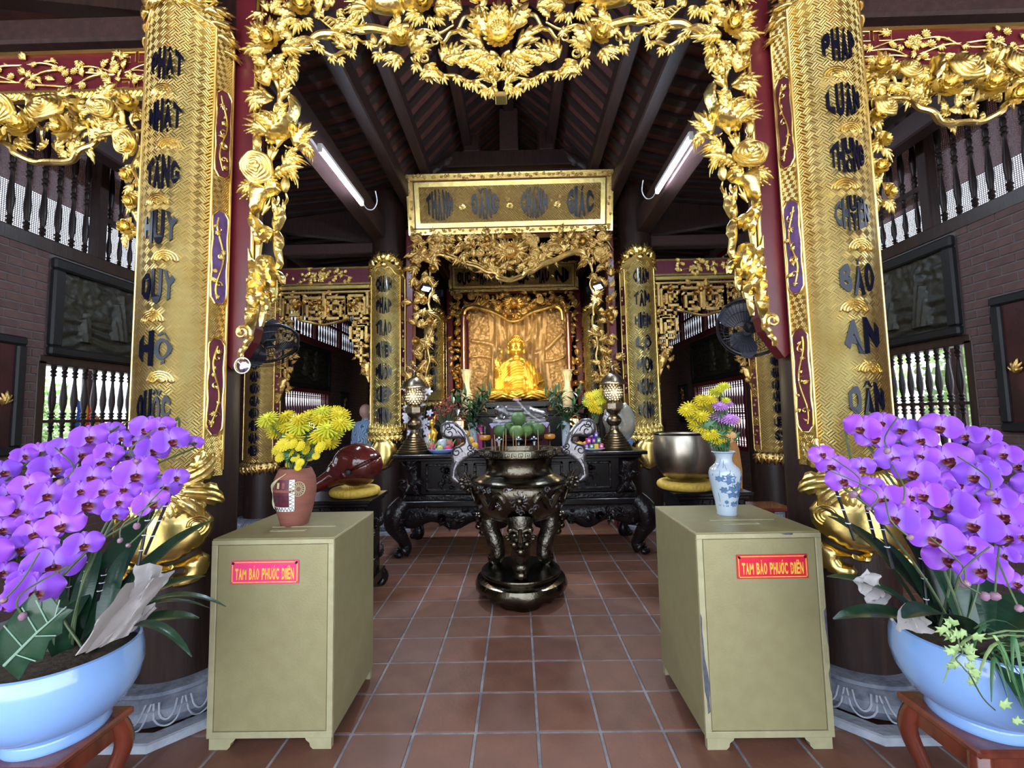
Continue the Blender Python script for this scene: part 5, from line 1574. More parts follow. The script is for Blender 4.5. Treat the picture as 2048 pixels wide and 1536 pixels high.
# ---------------------------------------------------------------- bronze relief panels and framed plaques on the side walls
def wall_relief(X, s, rect, label, seed):
    y0, y1, z0, z1 = rect
    t = thing('bronze_relief', label, 'relief', (X, (y0+y1)/2, z0))
    hw = (y1-y0)/2; H = z1-z0; f = .10
    for nm, (a, b, c, d) in (('frame_rail', (-hw, hw, 0, f*.8)), ('frame_rail', (-hw, hw, H-f, H)), ('frame_stile', (-hw, -hw+f, f*.8, H-f)), ('frame_stile', (hw-f, hw, f*.8, H-f))):
        m = MB(); m.box(*(sorted((0, s*.06))), a, b, c, d, bev=.015); m.build(nm, 'frame_dark', t, False)
    m = MB(); rnd = random.Random(seed)
    figs = [(-hw*.05, .12, .50), (hw*.38, .05, .62), (-hw*.55, .05, .3)] if seed < 3 else [(hw*.05, .06, .62), (-hw*.5, .03, .5)]
    def fn(a, b):
        y = -hw+f+(2*hw-2*f)*a; z = f*.8+(H-1.8*f)*b
        h = .012*noise.noise((y*7, z*7, seed))+.010*math.sin(z*60+5*noise.noise((y*3, z*3, seed)))*(1 if b < .45 else .3)+.012*noise.noise((y*20, z*20, seed+9))*(1 if b > .5 else .4)
        for (fy, fz, fh) in figs:
            zz = (z-fz-f)/fh
            if 0 < zz < 1:
                w = .10*fh/.5*(1.0-.55*zz if zz < .78 else .42*math.sqrt(max(0, 1-((zz-.88)/.12)**2)))
                q = abs(y-fy)/max(.001, w)
                if q < 1: h = max(h, .035*math.sqrt(1-q*q)+.006*math.sin(y*120+z*20))
        return (s*(.02+h), y, z)
    m.grid(fn, 90, 60); m.build('relief', 'bronze_relief', t)
wall_relief(XL, 1, PAN[0], 'dark bronze relief with two figures above the left barred window', 1)
wall_relief(XR, -1, PAN[0], 'dark bronze relief of a reaching figure and tree above the right barred window', 4)
wall_relief(XL, 1, PAN[1], 'dark bronze relief on the left wall seen beyond the gilded column', 2)
wall_relief(XR, -1, PAN[1], 'dark bronze relief on the right wall seen beyond the gilded column', 5)
def plaque(X, s, y0, y1, z0, z1, label, f=.07):
    t = thing('framed_panel', label, 'framed panel', (X, (y0+y1)/2, z0))
    hw = (y1-y0)/2; H = z1-z0; f = min(f, hw*.4)
    m = MB(); m.box(*sorted((s*.005, s*.025)), -hw+f*.8, hw-f*.8, f*.8, H-f*.8); m.build('lacquer_board', 'lacquer_panel', t, False)
    for nm, (a, b, c, d) in (('frame_rail', (-hw, hw, 0, f)), ('frame_rail', (-hw, hw, H-f, H)), ('frame_stile', (-hw, -hw+f, f, H-f)), ('frame_stile', (hw-f, hw, f, H-f))):
        m = MB(); m.box(*sorted((0, s*.05)), a, b, c, d, bev=.012); m.build(nm, 'frame_dark', t, False)
    rnd = random.Random(int(y0*100))
    for i in range(12):
        me = leaf_mesh(rnd.choice(('wide','tri','long')), 'gold_dim')
        o = obj('gilt_leaf', me, t)
        o.matrix_basis = Matrix.Translation((s*.027, rnd.gauss(0, hw*.28), H*rnd.uniform(.2,.8))) @ Matrix.Rotation(R(90)*s, 4, 'Z') @ Matrix.Rotation(rnd.uniform(0, 6.28), 4, 'Y') @ Matrix.Scale(min(.12, hw*.5), 4)
plaque(XL, 1, 2.45, 3.44, 1.28, 2.24, 'dark framed lacquer panel at the left end of the brick wall')
plaque(XR, -1, 2.45, 3.37, 1.32, 2.36, 'dark framed lacquer panel at the right end of the brick wall')
plaque(XL, 1, 9.75, 10.15, 1.35, 2.15, 'small narrow dark plaque on the left wall beside the far window', .05)
plaque(XR, -1, 9.5, 9.95, 1.30, 2.15, 'small narrow dark plaque on the right wall beside the far window', .05)
# ---------------------------------------------------------------- the carved altar table
def altar_table():
    cx = .005; Y0, Y1 = 4.74, 5.62
    t = thing('altar_table', 'long black carved wooden altar table with claw feet in the middle of the hall', 'table', (cx, (Y0+Y1)/2, 0))
    d = (Y1-Y0)/2
    def B(nm, x0, x1, y0, y1, z0, z1, mat='wood_black', bev=.008):
        m = MB(); m.box(x0, x1, y0, y1, z0, z1, bev=bev); return m.build(nm, mat, t, False)
    B('top', -1.40, 1.40, -d, d, 1.07, 1.11); B('top_moulding', -1.34, 1.34, -d+.03, d-.03, 1.035, 1.07)
    B('cabinet', -1.20, 1.20, -d+.10, d-.08, .66, 1.04)
    B('waist', -1.27, 1.27, -d+.07, d-.06, .60, .66, 'wood_black_carved'); B('step', -1.33, 1.33, -d+.04, d-.04, .535, .60)
    rnd = random.Random(4)
    c = Carving(t, -d+.09, 'wood_black'); c.o = Vector((0,0,0))
    def lot(x0, x1, z0, z1, n, L):
        for i in range(n): c.leaf(rnd.uniform(x0, x1), rnd.uniform(z0, z1), rnd.uniform(0, 6.28), rnd.uniform(.7,1.1)*L, rnd.choice(('wide','long','tri','curl')), rnd.uniform(-.02,.0))
    for k in range(4):
        x0 = -1.04+k*.53; x1 = x0+.46
        p = B('panel', x0, x1, -d+.085, -d+.10, .70, 1.00, 'wood_black')
        for bx in ((x0, x1, .70, .725), (x0, x1, .975, 1.0), (x0, x0+.03, .70, 1.0), (x1-.03, x1, .70, 1.0)):
            m = MB(); m.box(bx[0], bx[1], -d+.065, -d+.09, bx[2], bx[3], bev=.005); m.build('panel_frame', 'wood_black_carved', t, False)
        c.vine([((x0+x1)/2, .73), ((x0+x1)/2+.03, .82), ((x0+x1)/2-.02, .9), ((x0+x1)/2+.02, .95)], .008, -.005)
        lot((x0+x1)/2-.07, (x0+x1)/2+.07, .74, .95, 12, .08); c.flower((x0+x1)/2, .93, .07, 'peony', -.015)
    for s in (-1, 1):
        m = MB(); m.puff([(s*1.10,.66),(s*1.30,.66),(s*1.24,.78),(s*1.27,.90),(s*1.33,1.03),(s*1.10,1.035)], .06, .03, -d+.10, .05, .06); m.build('corner_bracket', 'wood_black_carved', t)
        c.xc = None
        for i in range(14): c.leaf(s*rnd.uniform(1.12,1.26), rnd.uniform(.68,1.0), rnd.uniform(0,6.28), .10, rnd.choice(('wide','curl')), -.04)
    # scalloped apron
    top = .54
    pts = [(-1.36, top)]
    n = 48
    for i in range(n+1):
        x = -1.30+2.6*i/n; a = abs(x)
        z = .33+.045*math.cos(a*13)+.05*(a > 1.0)*(a-1.0)*2+(.04 if a < .12 else 0)
        pts.append((x, z))
    pts.append((1.36, top))
    m = MB(); m.puff(pts[::-1], .05, .05, -d+.06, .03, .08); m.build('apron', 'wood_black_carved', t)
    for i in range(60):
        x = rnd.uniform(-1.25, 1.25); c.leaf(x, rnd.uniform(.38,.50), rnd.uniform(0,6.28), rnd.uniform(.07,.12), rnd.choice(('wide','curl','curr','long')), -.075)
    for x in (-.85, -.3, .3, .85): c.flower(x, .43, .1, 'peony', -.09)
    for sx in (-1, 1):
        for sy in (-1, 1):
            m = MB(); y = sy*(d-.12)
            m.tube(spline([(sx*1.28, y, .58), (sx*1.37, y+sy*.04, .46), (sx*1.385, y+sy*.06, .34), (sx*1.31, y+sy*.03, .20), (sx*1.275, y, .10), (sx*1.31, y+sy*.03, .045)], 5), [.10,.105,.11,.115,.12,.125,.125,.12,.115,.11,.105,.095,.085,.08,.075,.07,.066,.064,.062,.063,.066,.07,.075,.078,.078,.07][:26], 14)
            lg = m.build('leg', 'wood_black_carved', t)
            for q in range(4):
                a = math.atan2(sy*.7, sx)+(q-1.5)*.45
                m = MB(); m.ball((sx*1.31+.055*math.cos(a), y+sy*.03+.055*math.sin(a), .034), .040, 8, 6, sc=(1,1,.85)); m.build('claw', 'wood_black', lg)
            for q in range(5):
                c.Y = y-(.11); c.leaf(sx*(1.34+rnd.uniform(-.05,.05)), rnd.uniform(.32,.52), rnd.uniform(0,6.28), .10, 'curl', 0); c.Y = -d+.09
    return t
altar_table()
ZT = 1.11
# ---------------------------------------------------------------- bronze incense burner
def burner():
    bx, by = PY(1039, 1000, 3.78).x, 3.80
    t = thing('incense_burner', 'big dark bronze incense burner with cloud handles on a round base', 'incense burner', (bx, by, 0))
    def sc(r, z, a):
        if z < .10 and r > .25:
            k = max(0, (.10-z)/.10); s = .5+.5*math.cos(3*(a+PI/2))
            lift = .075*k*(1-s**1.2)*(.75+.25*math.cos(18*a))
            return (r*(1+.02*math.cos(9*a)), z+lift)
        return (r, z)
    m = MB(); m.lathe([(.27,.03),(.325,.0),(.355,.0),(.372,.03),(.388,.07),(.392,.115),(.375,.15),(.335,.165),(.325,.172),(.335,.18),(.34,.20),(.335,.212),(.31,.215),(.001,.215)], 72, fn=sc, cap=False); m.build('base', 'bronze_dark', t)
    # bowl with rim, hollow inside
    prof = [(.001,.615),(.16,.62),(.27,.66),(.35,.73),(.405,.83),(.42,.90),(.405,.955),(.36,.99),(.315,1.01),(.295,1.03),(.283,1.08),(.288,1.13),(.30,1.155),(.33,1.165),(.342,1.175),(.346,1.225),(.342,1.235),(.325,1.238),(.312,1.23),(.30,1.17)]
    m = MB(); m.lathe(prof, 72, cap=False); m.build('bowl', 'bronze_dark', t)
    m = MB(); m.lathe([(.31,1.19),(.001,1.195)], 40, cap=False); m.build('ash_bed', 'ash', t)
    m = MB(); m.lathe([(.41,.95),(.425,.962),(.415,.975)], 60, cap=False); m.build('shoulder_ring', 'bronze_dark', t)
    # relief dragons, clouds and pearl on the bowl
    def on(a, z): 
        for (r0, z0), (r1, z1) in zip(prof[:-1], prof[1:]):
            if min(z0, z1) <= z <= max(z0, z1) and z0 != z1: r = lerp(r0, r1, (z-z0)/(z1-z0)); break
        return r
    rnd = random.Random(8)
    m = MB()
    for s in (-1, 1):
        pts = []
        for i in range(40):
            q = i/39; a = -PI/2+s*(.30+1.05*q); z = .84+.055*math.sin(q*15)+.02*q; r = on(a, z)+.008
            pts.append((r*math.cos(a), r*math.sin(a), z))
        m.tube(pts, [.012+.018*math.sin(PI*min(1, .15+i/39)) for i in range(40)], 8)
    m.build('dragon_relief', 'bronze_dark', t, kind='stuff')
    cl = MB()
    for i in range(34):
        a = -PI/2+rnd.uniform(-1.5, 1.5); z = rnd.uniform(.74, .95); r0 = rnd.uniform(.012, .03)
        pts = []
        for j in range(16):
            q = j/15; th = q*7+rnd.random()*0; rr = r0*(1-q*.8)
            z2 = z+rr*math.sin(th); a2 = a+rr*math.cos(th)/.4; r = on(a2, max(.63, min(.98, z2)))+.006
            pts.append((r*math.cos(a2), r*math.sin(a2), z2))
        cl.tube(pts, .006, 6)
    cl.build('cloud_relief', 'silver_bronze', t, kind='stuff')
    m = MB(); m.ball((0, -.425, .86), .03, 14, 10); m.build('pearl', 'bronze_dark', t)
    fm = MB()
    for q in range(12):
        a = q*2*PI/12; fm.tube([(.04*math.cos(a), -.42, .86+.04*math.sin(a)), (.062*math.cos(a+.25), -.418, .86+.062*math.sin(a+.25)), (.08*math.cos(a+.1), -.405, .86+.08*math.sin(a+.1))], [.007,.006,.003], 6)
    fm.build('flame_ring', 'silver_bronze', t, kind='stuff')
    # greek key band on the rim
    k = MB()
    for i in range(40):
        a = 2*PI*i/40; ca = [(.0,0),(0,.03),(.05,.03),(.05,.008),(.025,.008),(.025,.02)]
        k.tube([((.348)*math.cos(a+q*2), .348*math.sin(a+q*2), 1.185+z) for q, z in ca], .0025, 4)
    k.build('key_band', 'bronze_rough', t, False, kind='stuff')
    # three legs: lion mask above, scrolled calf, ball foot
    for q, a in enumerate((-PI/2, -PI/2+2*PI/3, -PI/2-2*PI/3)):
        m = MB(); ex, ey = math.cos(a), math.sin(a)
        pth = [(.30,.70),(.325,.62),(.31,.52),(.265,.42),(.235,.34),(.245,.27),(.27,.235)]
        P = spline([(r*ex, r*ey, z) for r, z in pth], 4)
        N = len(P); m.tube(P, [lerp(.105, .055, (i/(N-1))**.8)+.004*math.sin(i*1.1) for i in range(N)], 16)
        lg = m.build('leg', 'bronze_rough', t)
        m = MB(); m.ball((.275*ex, .275*ey, .255), .058, 14, 10, sc=(1,1,.85)); m.build('ball_foot', 'bronze_dark', lg)
        # mask: brow, nose, cheeks, jaw
        f = MB()
        def W(s, z, o): return ((.325+o)*ex-s*ey*-1*0+(-ey)*s, (.325+o)*ey+ex*s, z)
        for (s, z, o, r, sx) in ((0,.56,.105,.024,1),(-.045,.60,.09,.022,1),(.045,.60,.09,.022,1),(-.05,.53,.08,.03,1),(.05,.53,.08,.03,1),(0,.47,.07,.035,1),(-.075,.63,.05,.03,1),(.075,.63,.05,.03,1)): f.ball(W(s, z, o), r, 10, 8)
        f.tube([W(0,.64,.08), W(0,.60,.105), W(0,.55,.125)], [.016,.018,.022], 8)
        for s in (-1, 1):
            f.tube([W(s*.02,.625,.10), W(s*.05,.64,.095), W(s*.08,.62,.075)], .012, 6)
            f.tube([W(s*.10+.03*s*math.cos(i*.7)*(1-i/14), .57+.03*math.sin(i*.7)*(1-i/14), .04) for i in range(13)], .009, 6)
        f.build('lion_mask', 'bronze_dark', lg, kind='stuff')
    # cloud-shaped handles
    H = [(440,500),(442,430),(458,385),(448,345),(452,300),(475,270),(512,255),(545,240),(540,216),(500,206),(440,215),(392,200),(368,162),(376,112),(415,80),(470,84),(525,122),(568,178),(586,232),(604,272),(634,282),(630,318),(596,346),(560,358),(522,392),(500,432),(492,480),(515,515),(535,540),(480,535),(452,520)]
    W2 = [(lambda p: (p.x-bx, p.z))(PY(780+x/3.658, 820+y/3.658, 3.80)) for x, y in H]
    for s in (1, -1):
        po = [(s*x, z) for x, z in W2]
        if s < 0: po = po[::-1]
        m = MB(); m.puff(po, .022, .014, -.022, .044, .03); h = m.build('handle', 'silver_bronze', t)
        for (x, y, r, sg) in ((440,170,52,1),(430,118,30,-1),(492,305,42,1),(592,272,26,-1),(590,322,24,1)):
            p = PY(780+x/3.658, 820+y/3.658, 3.80); rr = r/3.658/226.
            g = MB(); g.tube([(s*(p.x-bx+rr*(1-.85*q)*math.cos(q*9*sg)), -.047, p.z+rr*(1-.85*q)*math.sin(q*9*sg)) for q in [i/30 for i in range(31)]], .0048, 5); g.build('scroll_groove_shade', 'groove', h)  # raised dark tubes, colour put in for the shade of carved scrolls
        for L in (((480,110),(530,150),(560,215)),((500,150),(540,200),(556,240),(540,190)),((462,480),(468,420),(490,370)),((478,490),(482,440),(505,395)),((600,300),(610,312),(580,335))):
            g = MB(); g.tube(spline([(s*(PY(780+x/3.658, 820+y/3.658, 3.80).x-bx), -.044, PY(780+x/3.658, 820+y/3.658, 3.80).z) for x, y in L], 5), .0042, 5); g.build('groove_shade_line', 'groove', h)
        # dragon head where the handle springs
        d = MB()
        for q in range(9): d.ball((s*(.40+.012*q), -.05-.02*math.sin(q*2), .90+.035*math.sin(q*1.7)+.006*q), .034-.001*q, 8, 6)
        for q in range(5): d.tube([(s*.42, -.05, .95), (s*(.40+.02*q), -.08, 1.0+.012*q), (s*(.37+.035*q), -.09, 1.03+.01*q)], [.014,.010,.003], 6)
        d.build('dragon_head', 'bronze_rough', h, kind='stuff')
    return t, bx, by
_b, BX, BY = burner()
# incense sticks standing in the ash
_is = []
STICKS = [(984,880,0,.02),(989,872,.03,.06),(1007,866,-.04,.02),(1012,860,-.02,-.05),(1026,866,.01,.0),(1032,874,0,.08),(1052,868,-.05,.03),(1076,862,0,-.02),(998,884,.02,-.08)]
for (u, v, dx, dy) in STICKS:
    p = PY(u, v, BY+dy); b = Vector((p.x+dx*.3, BY+dy, 1.19))
    t = thing('incense_stick', 'thin burnt incense stick standing in the bronze burner', 'incense stick', b, group='incense sticks in the bronze burner')
    _is.append((t, p.x))
    m = MB(); m.tube([(0,0,-.02), (p.x-b.x, 0, p.z-b.z)], .0028, 6); m.build('stick', 'incense', t)
    m = MB(); m.tube([(p.x-b.x, 0, p.z-b.z), (p.x-b.x, 0, p.z-b.z+.012)], .0034, 6); m.build('burnt_tip', 'ash', t)

by_place(_is, 'thin incense stick in the bronze burner')
# ---------------------------------------------------------------- offerings on the altar
def at(u, Y, z=ZT): return (PY(u, 870, Y).x, Y, z)
def fruit(nm, label, cat, loc, r, mat, group, sc=(1,1,1), stem=True, dimple=.06):
    t = thing(nm, label, cat, loc, random.uniform(0, 6), group)
    m = MB(); m.lathe([(max(1e-4, r*math.sin(PI*i/14)*(1-.05*math.cos(PI*i/14))), r*(1-math.cos(PI*i/14)*(1-dimple*math.exp(-((i-14)/1.6)**2)*2))) for i in range(15)], 20, cap=False)
    for i, (x, y, z) in enumerate(m.v): m.v[i] = (x*sc[0], y*sc[1], z*sc[2])
    m.build('flesh', mat, t)
    if stem:
        m = MB(); m.tube([(0,0,2*r*sc[2]*.96), (.003,0,2*r*sc[2]+.012)], .004, 6); m.build('stem', 'stem_green', t)
    return t
# pomelos on a footed dish
YP = 5.0
x, _, _ = at(1037, YP)
t = thing('fruit_dish', 'dark footed dish under the green pomelos', 'dish', (x, YP, ZT))
m = MB(); m.lathe([(.001,0),(.14,0),(.15,.015),(.06,.03),(.04,.06),(.05,.09),(.20,.105),(.275,.125),(.285,.14),(.275,.145),(.20,.125),(.001,.122)], 40, cap=False); m.build('dish', 'wood_black', t)
pom = [(1001,862,13.5,0,'pomelo'),(1033,864,14.5,-.06,'pomelo_b'),(1053,862,12.5,.0,'pomelo_b'),(1076,858,14,.03,'pomelo'),(1018,857,12,.12,'pomelo'),(1062,852,11,.14,'pomelo'),(1037,838,15,.03,'pomelo')]
plab = ['green pomelo at the left end of the pile','pale green pomelo at the front of the pile','small pale green pomelo right of the front one','dark green pomelo at the right end of the pile','green pomelo half hidden at the back left of the pile','green pomelo hidden at the back right of the pile','green pomelo on top of the pile above the bronze burner']
for (u, v, r, dy, mt), lb in zip(pom, plab):
    Y = YP+dy; p = PY(u, v, Y); rr = r/(F_PX/Y)
    z = p.z-rr
    fruit('pomelo', lb, 'fruit', (p.x, Y, max(z, ZT+.132)), rr, mt, 'pomelos on the footed dish', (1,1,1.02), True, .1)
# white lotus lamps in front
for u in (998, 1037, 1068):
    t = thing('lotus_cup', 'small white lotus-shaped candle cup, %s of three behind the burner' % {998:'leftmost',1037:'middle one',1068:'rightmost'}[u], 'candle cup', at(u, 4.84, ZT+.09))
    m = MB(); m.lathe([(.04,-.09),(.042,-.08),(.012,-.07),(.010,.0),(.014,.02),(.03,.04),(.034,.05),(.02,.045),(.001,.045)], 14, cap=False); m.build('cup', 'lotus_white', t)
    for q in range(6):
        a = q*PI/3; m = MB()
        m.grid(lambda i, j, a=a: ((.022+.030*i)*math.cos(a+(j-.5)*1.0*math.sin(PI*(.15+.8*i))), (.022+.030*i)*math.sin(a+(j-.5)*1.0*math.sin(PI*(.15+.8*i))), .035+.03*i*i), 3, 3); m.build('petal', 'lotus_white', t)
    m = MB(); m.ball((0,0,.075), .012, 8, 6); m.build('bud', 'lotus_white', t)
# brass lanterns
def ico_edges(r, c):
    bm = bmesh.new(); bmesh.ops.create_icosphere(bm, subdivisions=3, radius=r)
    m = MB()
    for f in bm.faces:
        pass
    # dual-like lattice: join neighbouring face centres
    cen = {f.index: f.calc_center_median().normalized()*r for f in bm.faces}
    for e in bm.edges:
        a, b = (cen[f.index] for f in e.link_faces)
        if abs(a.z) > r*.86 or abs(b.z) > r*.86: continue
        m.tube([a+Vector(c), b+Vector(c)], .0075, 4, cap=False)
    bm.free(); return m
def lantern(u, Y, label):
    t = thing('brass_lantern', label, 'lantern', at(u, Y))
    pr = [(.001,0),(.20,0),(.205,.015)]
    for i in range(7):
        r = .19-.018*i; z = .02+.026*i; pr += [(r, z), (r*1.03, z+.012), (r*.95, z+.024)]
    pr += [(.062,.21),(.05,.24),(.045,.27),(.065,.285),(.085,.32),(.085,.345),(.062,.38),(.045,.395),(.05,.41),(.07,.425),(.085,.45),(.085,.46)]
    m = MB(); m.lathe(pr, 32, cap=False); m.build('pedestal', 'brass_lamp', t)
    m = MB(); m.lathe([(.10,.46),(.118,.465),(.118,.525),(.10,.53),(.06,.55),(.055,.565)], 8, cap=False); m.build('collar', 'brass_lamp', t, False)
    m = MB(); m.ball((0,0,.65), .045, 14, 10); m.build('bulb', 'lamp_core', t)
    m = MB(); m.ball((0,0,.65), .098, 20, 12); m.build('glass_globe', 'lamp_glow', t)
    m = ico_edges(.113, (0,0,.65)); m.build('lattice', 'brass_lamp', t, True, None, kind='stuff')
    m = MB(); m.lathe([(.05,.735),(.16,.75),(.165,.757),(.15,.765),(.13,.80),(.09,.845),(.05,.87),(.03,.88),(.035,.895),(.022,.91),(.03,.93),(.015,.95),(.001,.955)], 32, cap=False); m.build('hood', 'brass_lamp', t)
    m = MB(); m.tube([(.028*math.cos(a), 0, .985+.028*math.sin(a)) for a in [2*PI*i/16 for i in range(17)]], .005, 6); m.build('ring', 'brass_lamp', t)
    l = bpy.data.lights.new('lantern_light', 'POINT'); l.energy = 2.0; l.color = (1,.85,.55); l.shadow_soft_size = .1
    o = bpy.data.objects.new('lantern_light', l); COL.objects.link(o); o.parent = t; o.location = (0, -.2, .65)
lantern(829, 4.98, 'tall brass lantern with a glowing pierced globe at the left end of the altar')
lantern(1229, 4.98, 'tall brass lantern with a glowing pierced globe at the right end of the altar')
# vases of lily leaves
def blade(L, w, curl, fold=.2):
    m = MB(); m.grid(lambda a, b: ((b-.5)*2*w*math.sin(PI*(.06+.90*a))**.8, -curl*a*a*L+fold*w*abs(b-.5)*2, L*a*(1-.25*curl*a)), 7, 4); return m
BL = [blade(.20, .022, .5).mesh('leaf', 'leaf_dark'), blade(.17, .026, .9).mesh('leaf', 'leaf_dark'), blade(.16, .024, .3).mesh('leaf', 'leaf_mid')]
def lily_vase(u, Y, label, lab2, mark):
    loc = at(u, Y)
    t = thing('white_vase', label, 'vase', loc)
    m = MB(); m.lathe([(.001,0),(.045,0),(.047,.02),(.05,.2),(.056,.33),(.058,.335),(.05,.33),(.045,.2),(.001,.1)], 24, cap=False); m.build('body', 'porcelain', t)
    m = MB()
    for q in range(3): m.tube([(-.01+.006*q, -.053, .22-.06*q), (.01, -.053, .2-.06*q), (-.005, -.053, .18-.06*q)], .004, 5)
    m.build('brush_mark', 'cobalt', t, kind='stuff')
    rnd = random.Random(int(u))
    g = thing('lily_stems', lab2, 'foliage', (loc[0], loc[1], loc[2]+.12))
    for k in range(11):
        a = 2*PI*k/11+rnd.uniform(-.3,.3); sp = rnd.uniform(.10,.27); h = rnd.uniform(.38,.60)
        P = spline([(0,0,0), (.02*math.cos(a), .02*math.sin(a), .2), (sp*.6*math.cos(a), sp*.4*math.sin(a), h*.75), (sp*math.cos(a), sp*.6*math.sin(a), h)], 5)
        m = MB(); m.tube(P, .0045, 6); s = m.build('stem', 'stem_green', g)
        for q in range(13):
            p = P[min(len(P)-1, 4+int(q*.9))]; b = q*2.4+k
            o = obj('leaf', rnd.choice(BL), s, p, None)
            o.matrix_basis = Matrix.Translation(p) @ Matrix.Rotation(b, 4, 'Z') @ Matrix.Rotation(R(rnd.uniform(30,75)), 4, 'X') @ Matrix.Scale(rnd.uniform(.7,1.05), 4)
        m = MB(); m.lathe([(.004,0),(.012,.03),(.014,.07),(.004,.11)], 8); o = m.build('bud', 'leaf_mid', s); o.location = P[-1]
lily_vase(946, 5.15, 'slim white vase left of the pomelos, with dark brush marks', 'green lily stems in the slim white vase left of the pomelos', 1)
lily_vase(1132, 5.15, 'slim white vase right of the pomelos', 'green lily stems in the slim white vase right of the pomelos', 0)
# tall ivory trumpet vases flanking the statue
t = thing('rear_altar', 'plain black rear altar carrying the two ivory vases', 'altar', (-.03, 8.53, 0))
m = MB(); m.box(-1.35,1.35,-.12,.12,0,1.51, bev=.01); m.build('body', 'wood_black', t, False)
m = MB(); m.box(-1.38,1.38,-.145,.145,1.51,1.55, bev=.008); m.build('top', 'wood_black', t, False)

for u, s in ((933, 'left'), (1134, 'right')):
    p = PY(u, 740, 8.53)
    t = thing('trumpet_vase', 'tall ivory trumpet-mouthed vase standing %s of the statue' % s, 'vase', (p.x, 8.53, 1.55))
    H = p.z-1.55
    m = MB(); m.lathe([(.001,0),(.10,0),(.11,.03),(.10,.2),(.12,.32),(.11,.42),(.065,.52),(.06,.62),(.07,.72),(.10,H-.05),(.135,H-.01),(.125,H),(.09,H-.04),(.05,.6),(.001,.5)], 28, cap=False); m.build('body', 'ivory_vase', t)
    m = MB(); m.tube([(.136*math.cos(a), .136*math.sin(a), H-.005) for a in [2*PI*i/24 for i in range(25)]], .006, 6); m.build('rim', 'cream_glaze', t)
    m = MB()
    for q in range(10):
        a = q*2*PI/10; m.tube([(.10*math.cos(a), .10*math.sin(a), H-.08), (.075*math.cos(a), .075*math.sin(a), H-.16), (.07*math.cos(a), .07*math.sin(a), H-.22)], [.004,.008,.003], 5)
    m.build('painted_drops', 'cream_glaze', t, kind='stuff')
# sheeted silver statue lying on a maroon-skirted stand
YS = 5.36
x0, x1 = PY(982, 845, YS).x, PY(1095, 845, YS).x; xm = (x0+x1)/2; hw = (x1-x0)/2; zs = PY(1037, 846, YS-.15).z
t = thing('skirted_stand', 'small stand with maroon skirt and lilac scalloped edge behind the pomelos', 'stand', (xm, YS, ZT))
m = MB(); m.box(-hw, hw, -.14, .14, 0, zs-ZT-.02); m.build('skirt', 'cloth_maroon', t, False)
m = MB(); m.box(-hw-.01, hw+.01, -.15, .15, zs-ZT-.02, zs-ZT, bev=.004); m.build('top', 'cloth_lilac', t, False)
po = [(hw, .0), (-hw, 0)]
n = 15
for i in range(n):
    xa = -hw+2*hw*i/n; w = 2*hw/n; po += [(xa+.002, -.012), (xa+w*.5, -.045), (xa+w*.98, -.012)]
m = MB(); m.prism([(x, z+zs-ZT-.018) for x, z in po], -.153, -.149); m.build('scalloped_edge', 'cloth_lilac', t, False)
t = thing('reclining_figure', 'grey silvery reclining figure wrapped in clear plastic below the golden statue', 'figure', (xm, YS, zs))
m = MB()
capsule(m, (-.12,0,.10), (.10,0,.11), .10, .11); capsule(m, (.10,0,.11), (.28,0,.08), .10, .075); m.ball((-.235,0,.155), .075, 14, 10)
capsule(m, (-.14,-.05,.17), (.02,-.08,.16), .05, .045); capsule(m, (-.27,-.02,.03), (-.20,-.02,.10), .05, .04); capsule(m, (.24,-.01,.06), (.31,-.01,.05), .07, .05)
m.box(-.33,.33,-.10,.10,.0,.05)
me = remesh(m, .011, 3, 'figure'); me.materials.append(M_['silver_statue']); obj('figure', me, t)
m = MB()
m.grid(lambda a, b: ((a-.5)*.72, -.12-.03*math.sin(a*9+b*4), .01+(.12+.17*math.exp(-((a-.42)/.32)**2))*b+.01*math.sin(a*31+b*7)), 40, 10); m.build('plastic_wrap', 'clear_glass', t)

# trays, plates and other fruit
def plate(nm, label, u, Y, r, mat, h=.02, sq=False):
    t = thing(nm, label, 'plate', at(u, Y))
    m = MB(); m.lathe([(.001,.004),(r*.6,.0),(r*.65,.0),(r*.9,h*.6),(r,h),(r*.98,h+.004),(r*.62,.008),(.001,.008)], 4 if sq else 32, cap=False)
    if sq: m.xform(Matrix.Diagonal((1.2,.9,1,1)) @ Matrix.Rotation(R(45), 4, 'Z'))
    m.build('dish', mat, t, not sq); return t.location
pl = plate('blue_tray', 'bright blue tray of mixed fruit at the left of the altar', 882, 4.92, .15, 'blue_plate', .045)
zf = ZT+.015
def spiky(loc, label):
    t = thing('dragon_fruit', label, 'fruit', loc)
    m = MB(); m.lathe([(max(1e-4,.045*math.sin(PI*i/10)), .055-.055*math.cos(PI*i/10)) for i in range(11)], 16, cap=False); m.build('flesh', 'dragonfruit', t)
    rnd = random.Random(2)
    for k in range(16):
        a = k*2.4; z = .02+.09*(k/16); r = .045*math.sin(PI*min(.95, z/.11))
        m = MB(); m.tube([(r*.9*math.cos(a), r*.9*math.sin(a), z), (r*1.2*math.cos(a), r*1.2*math.sin(a), z+.025), ((r+.012)*1.3*math.cos(a), (r+.012)*1.3*math.sin(a), z+.055)], [.010,.007,.001], 5); m.build('scale_tip', 'leaf_light', t)
spiky((pl.x-.10, 4.90, zf), 'red dragon fruit with green tips at the left of the blue tray')
spiky((pl.x+.09, 4.99, zf+.02), 'red dragon fruit with green tips at the back right of the blue tray')
fruit('melon', 'pale whitish melon at the back of the blue tray', 'fruit', (pl.x, 4.99, zf+.01), .06, 'porcelain', None, (1,1,1.15))
fruit('mango', 'yellow green mango at the front of the blue tray', 'fruit', (pl.x+.0, 4.86, zf), .042, 'mango', None, (1.15,.9,.95))
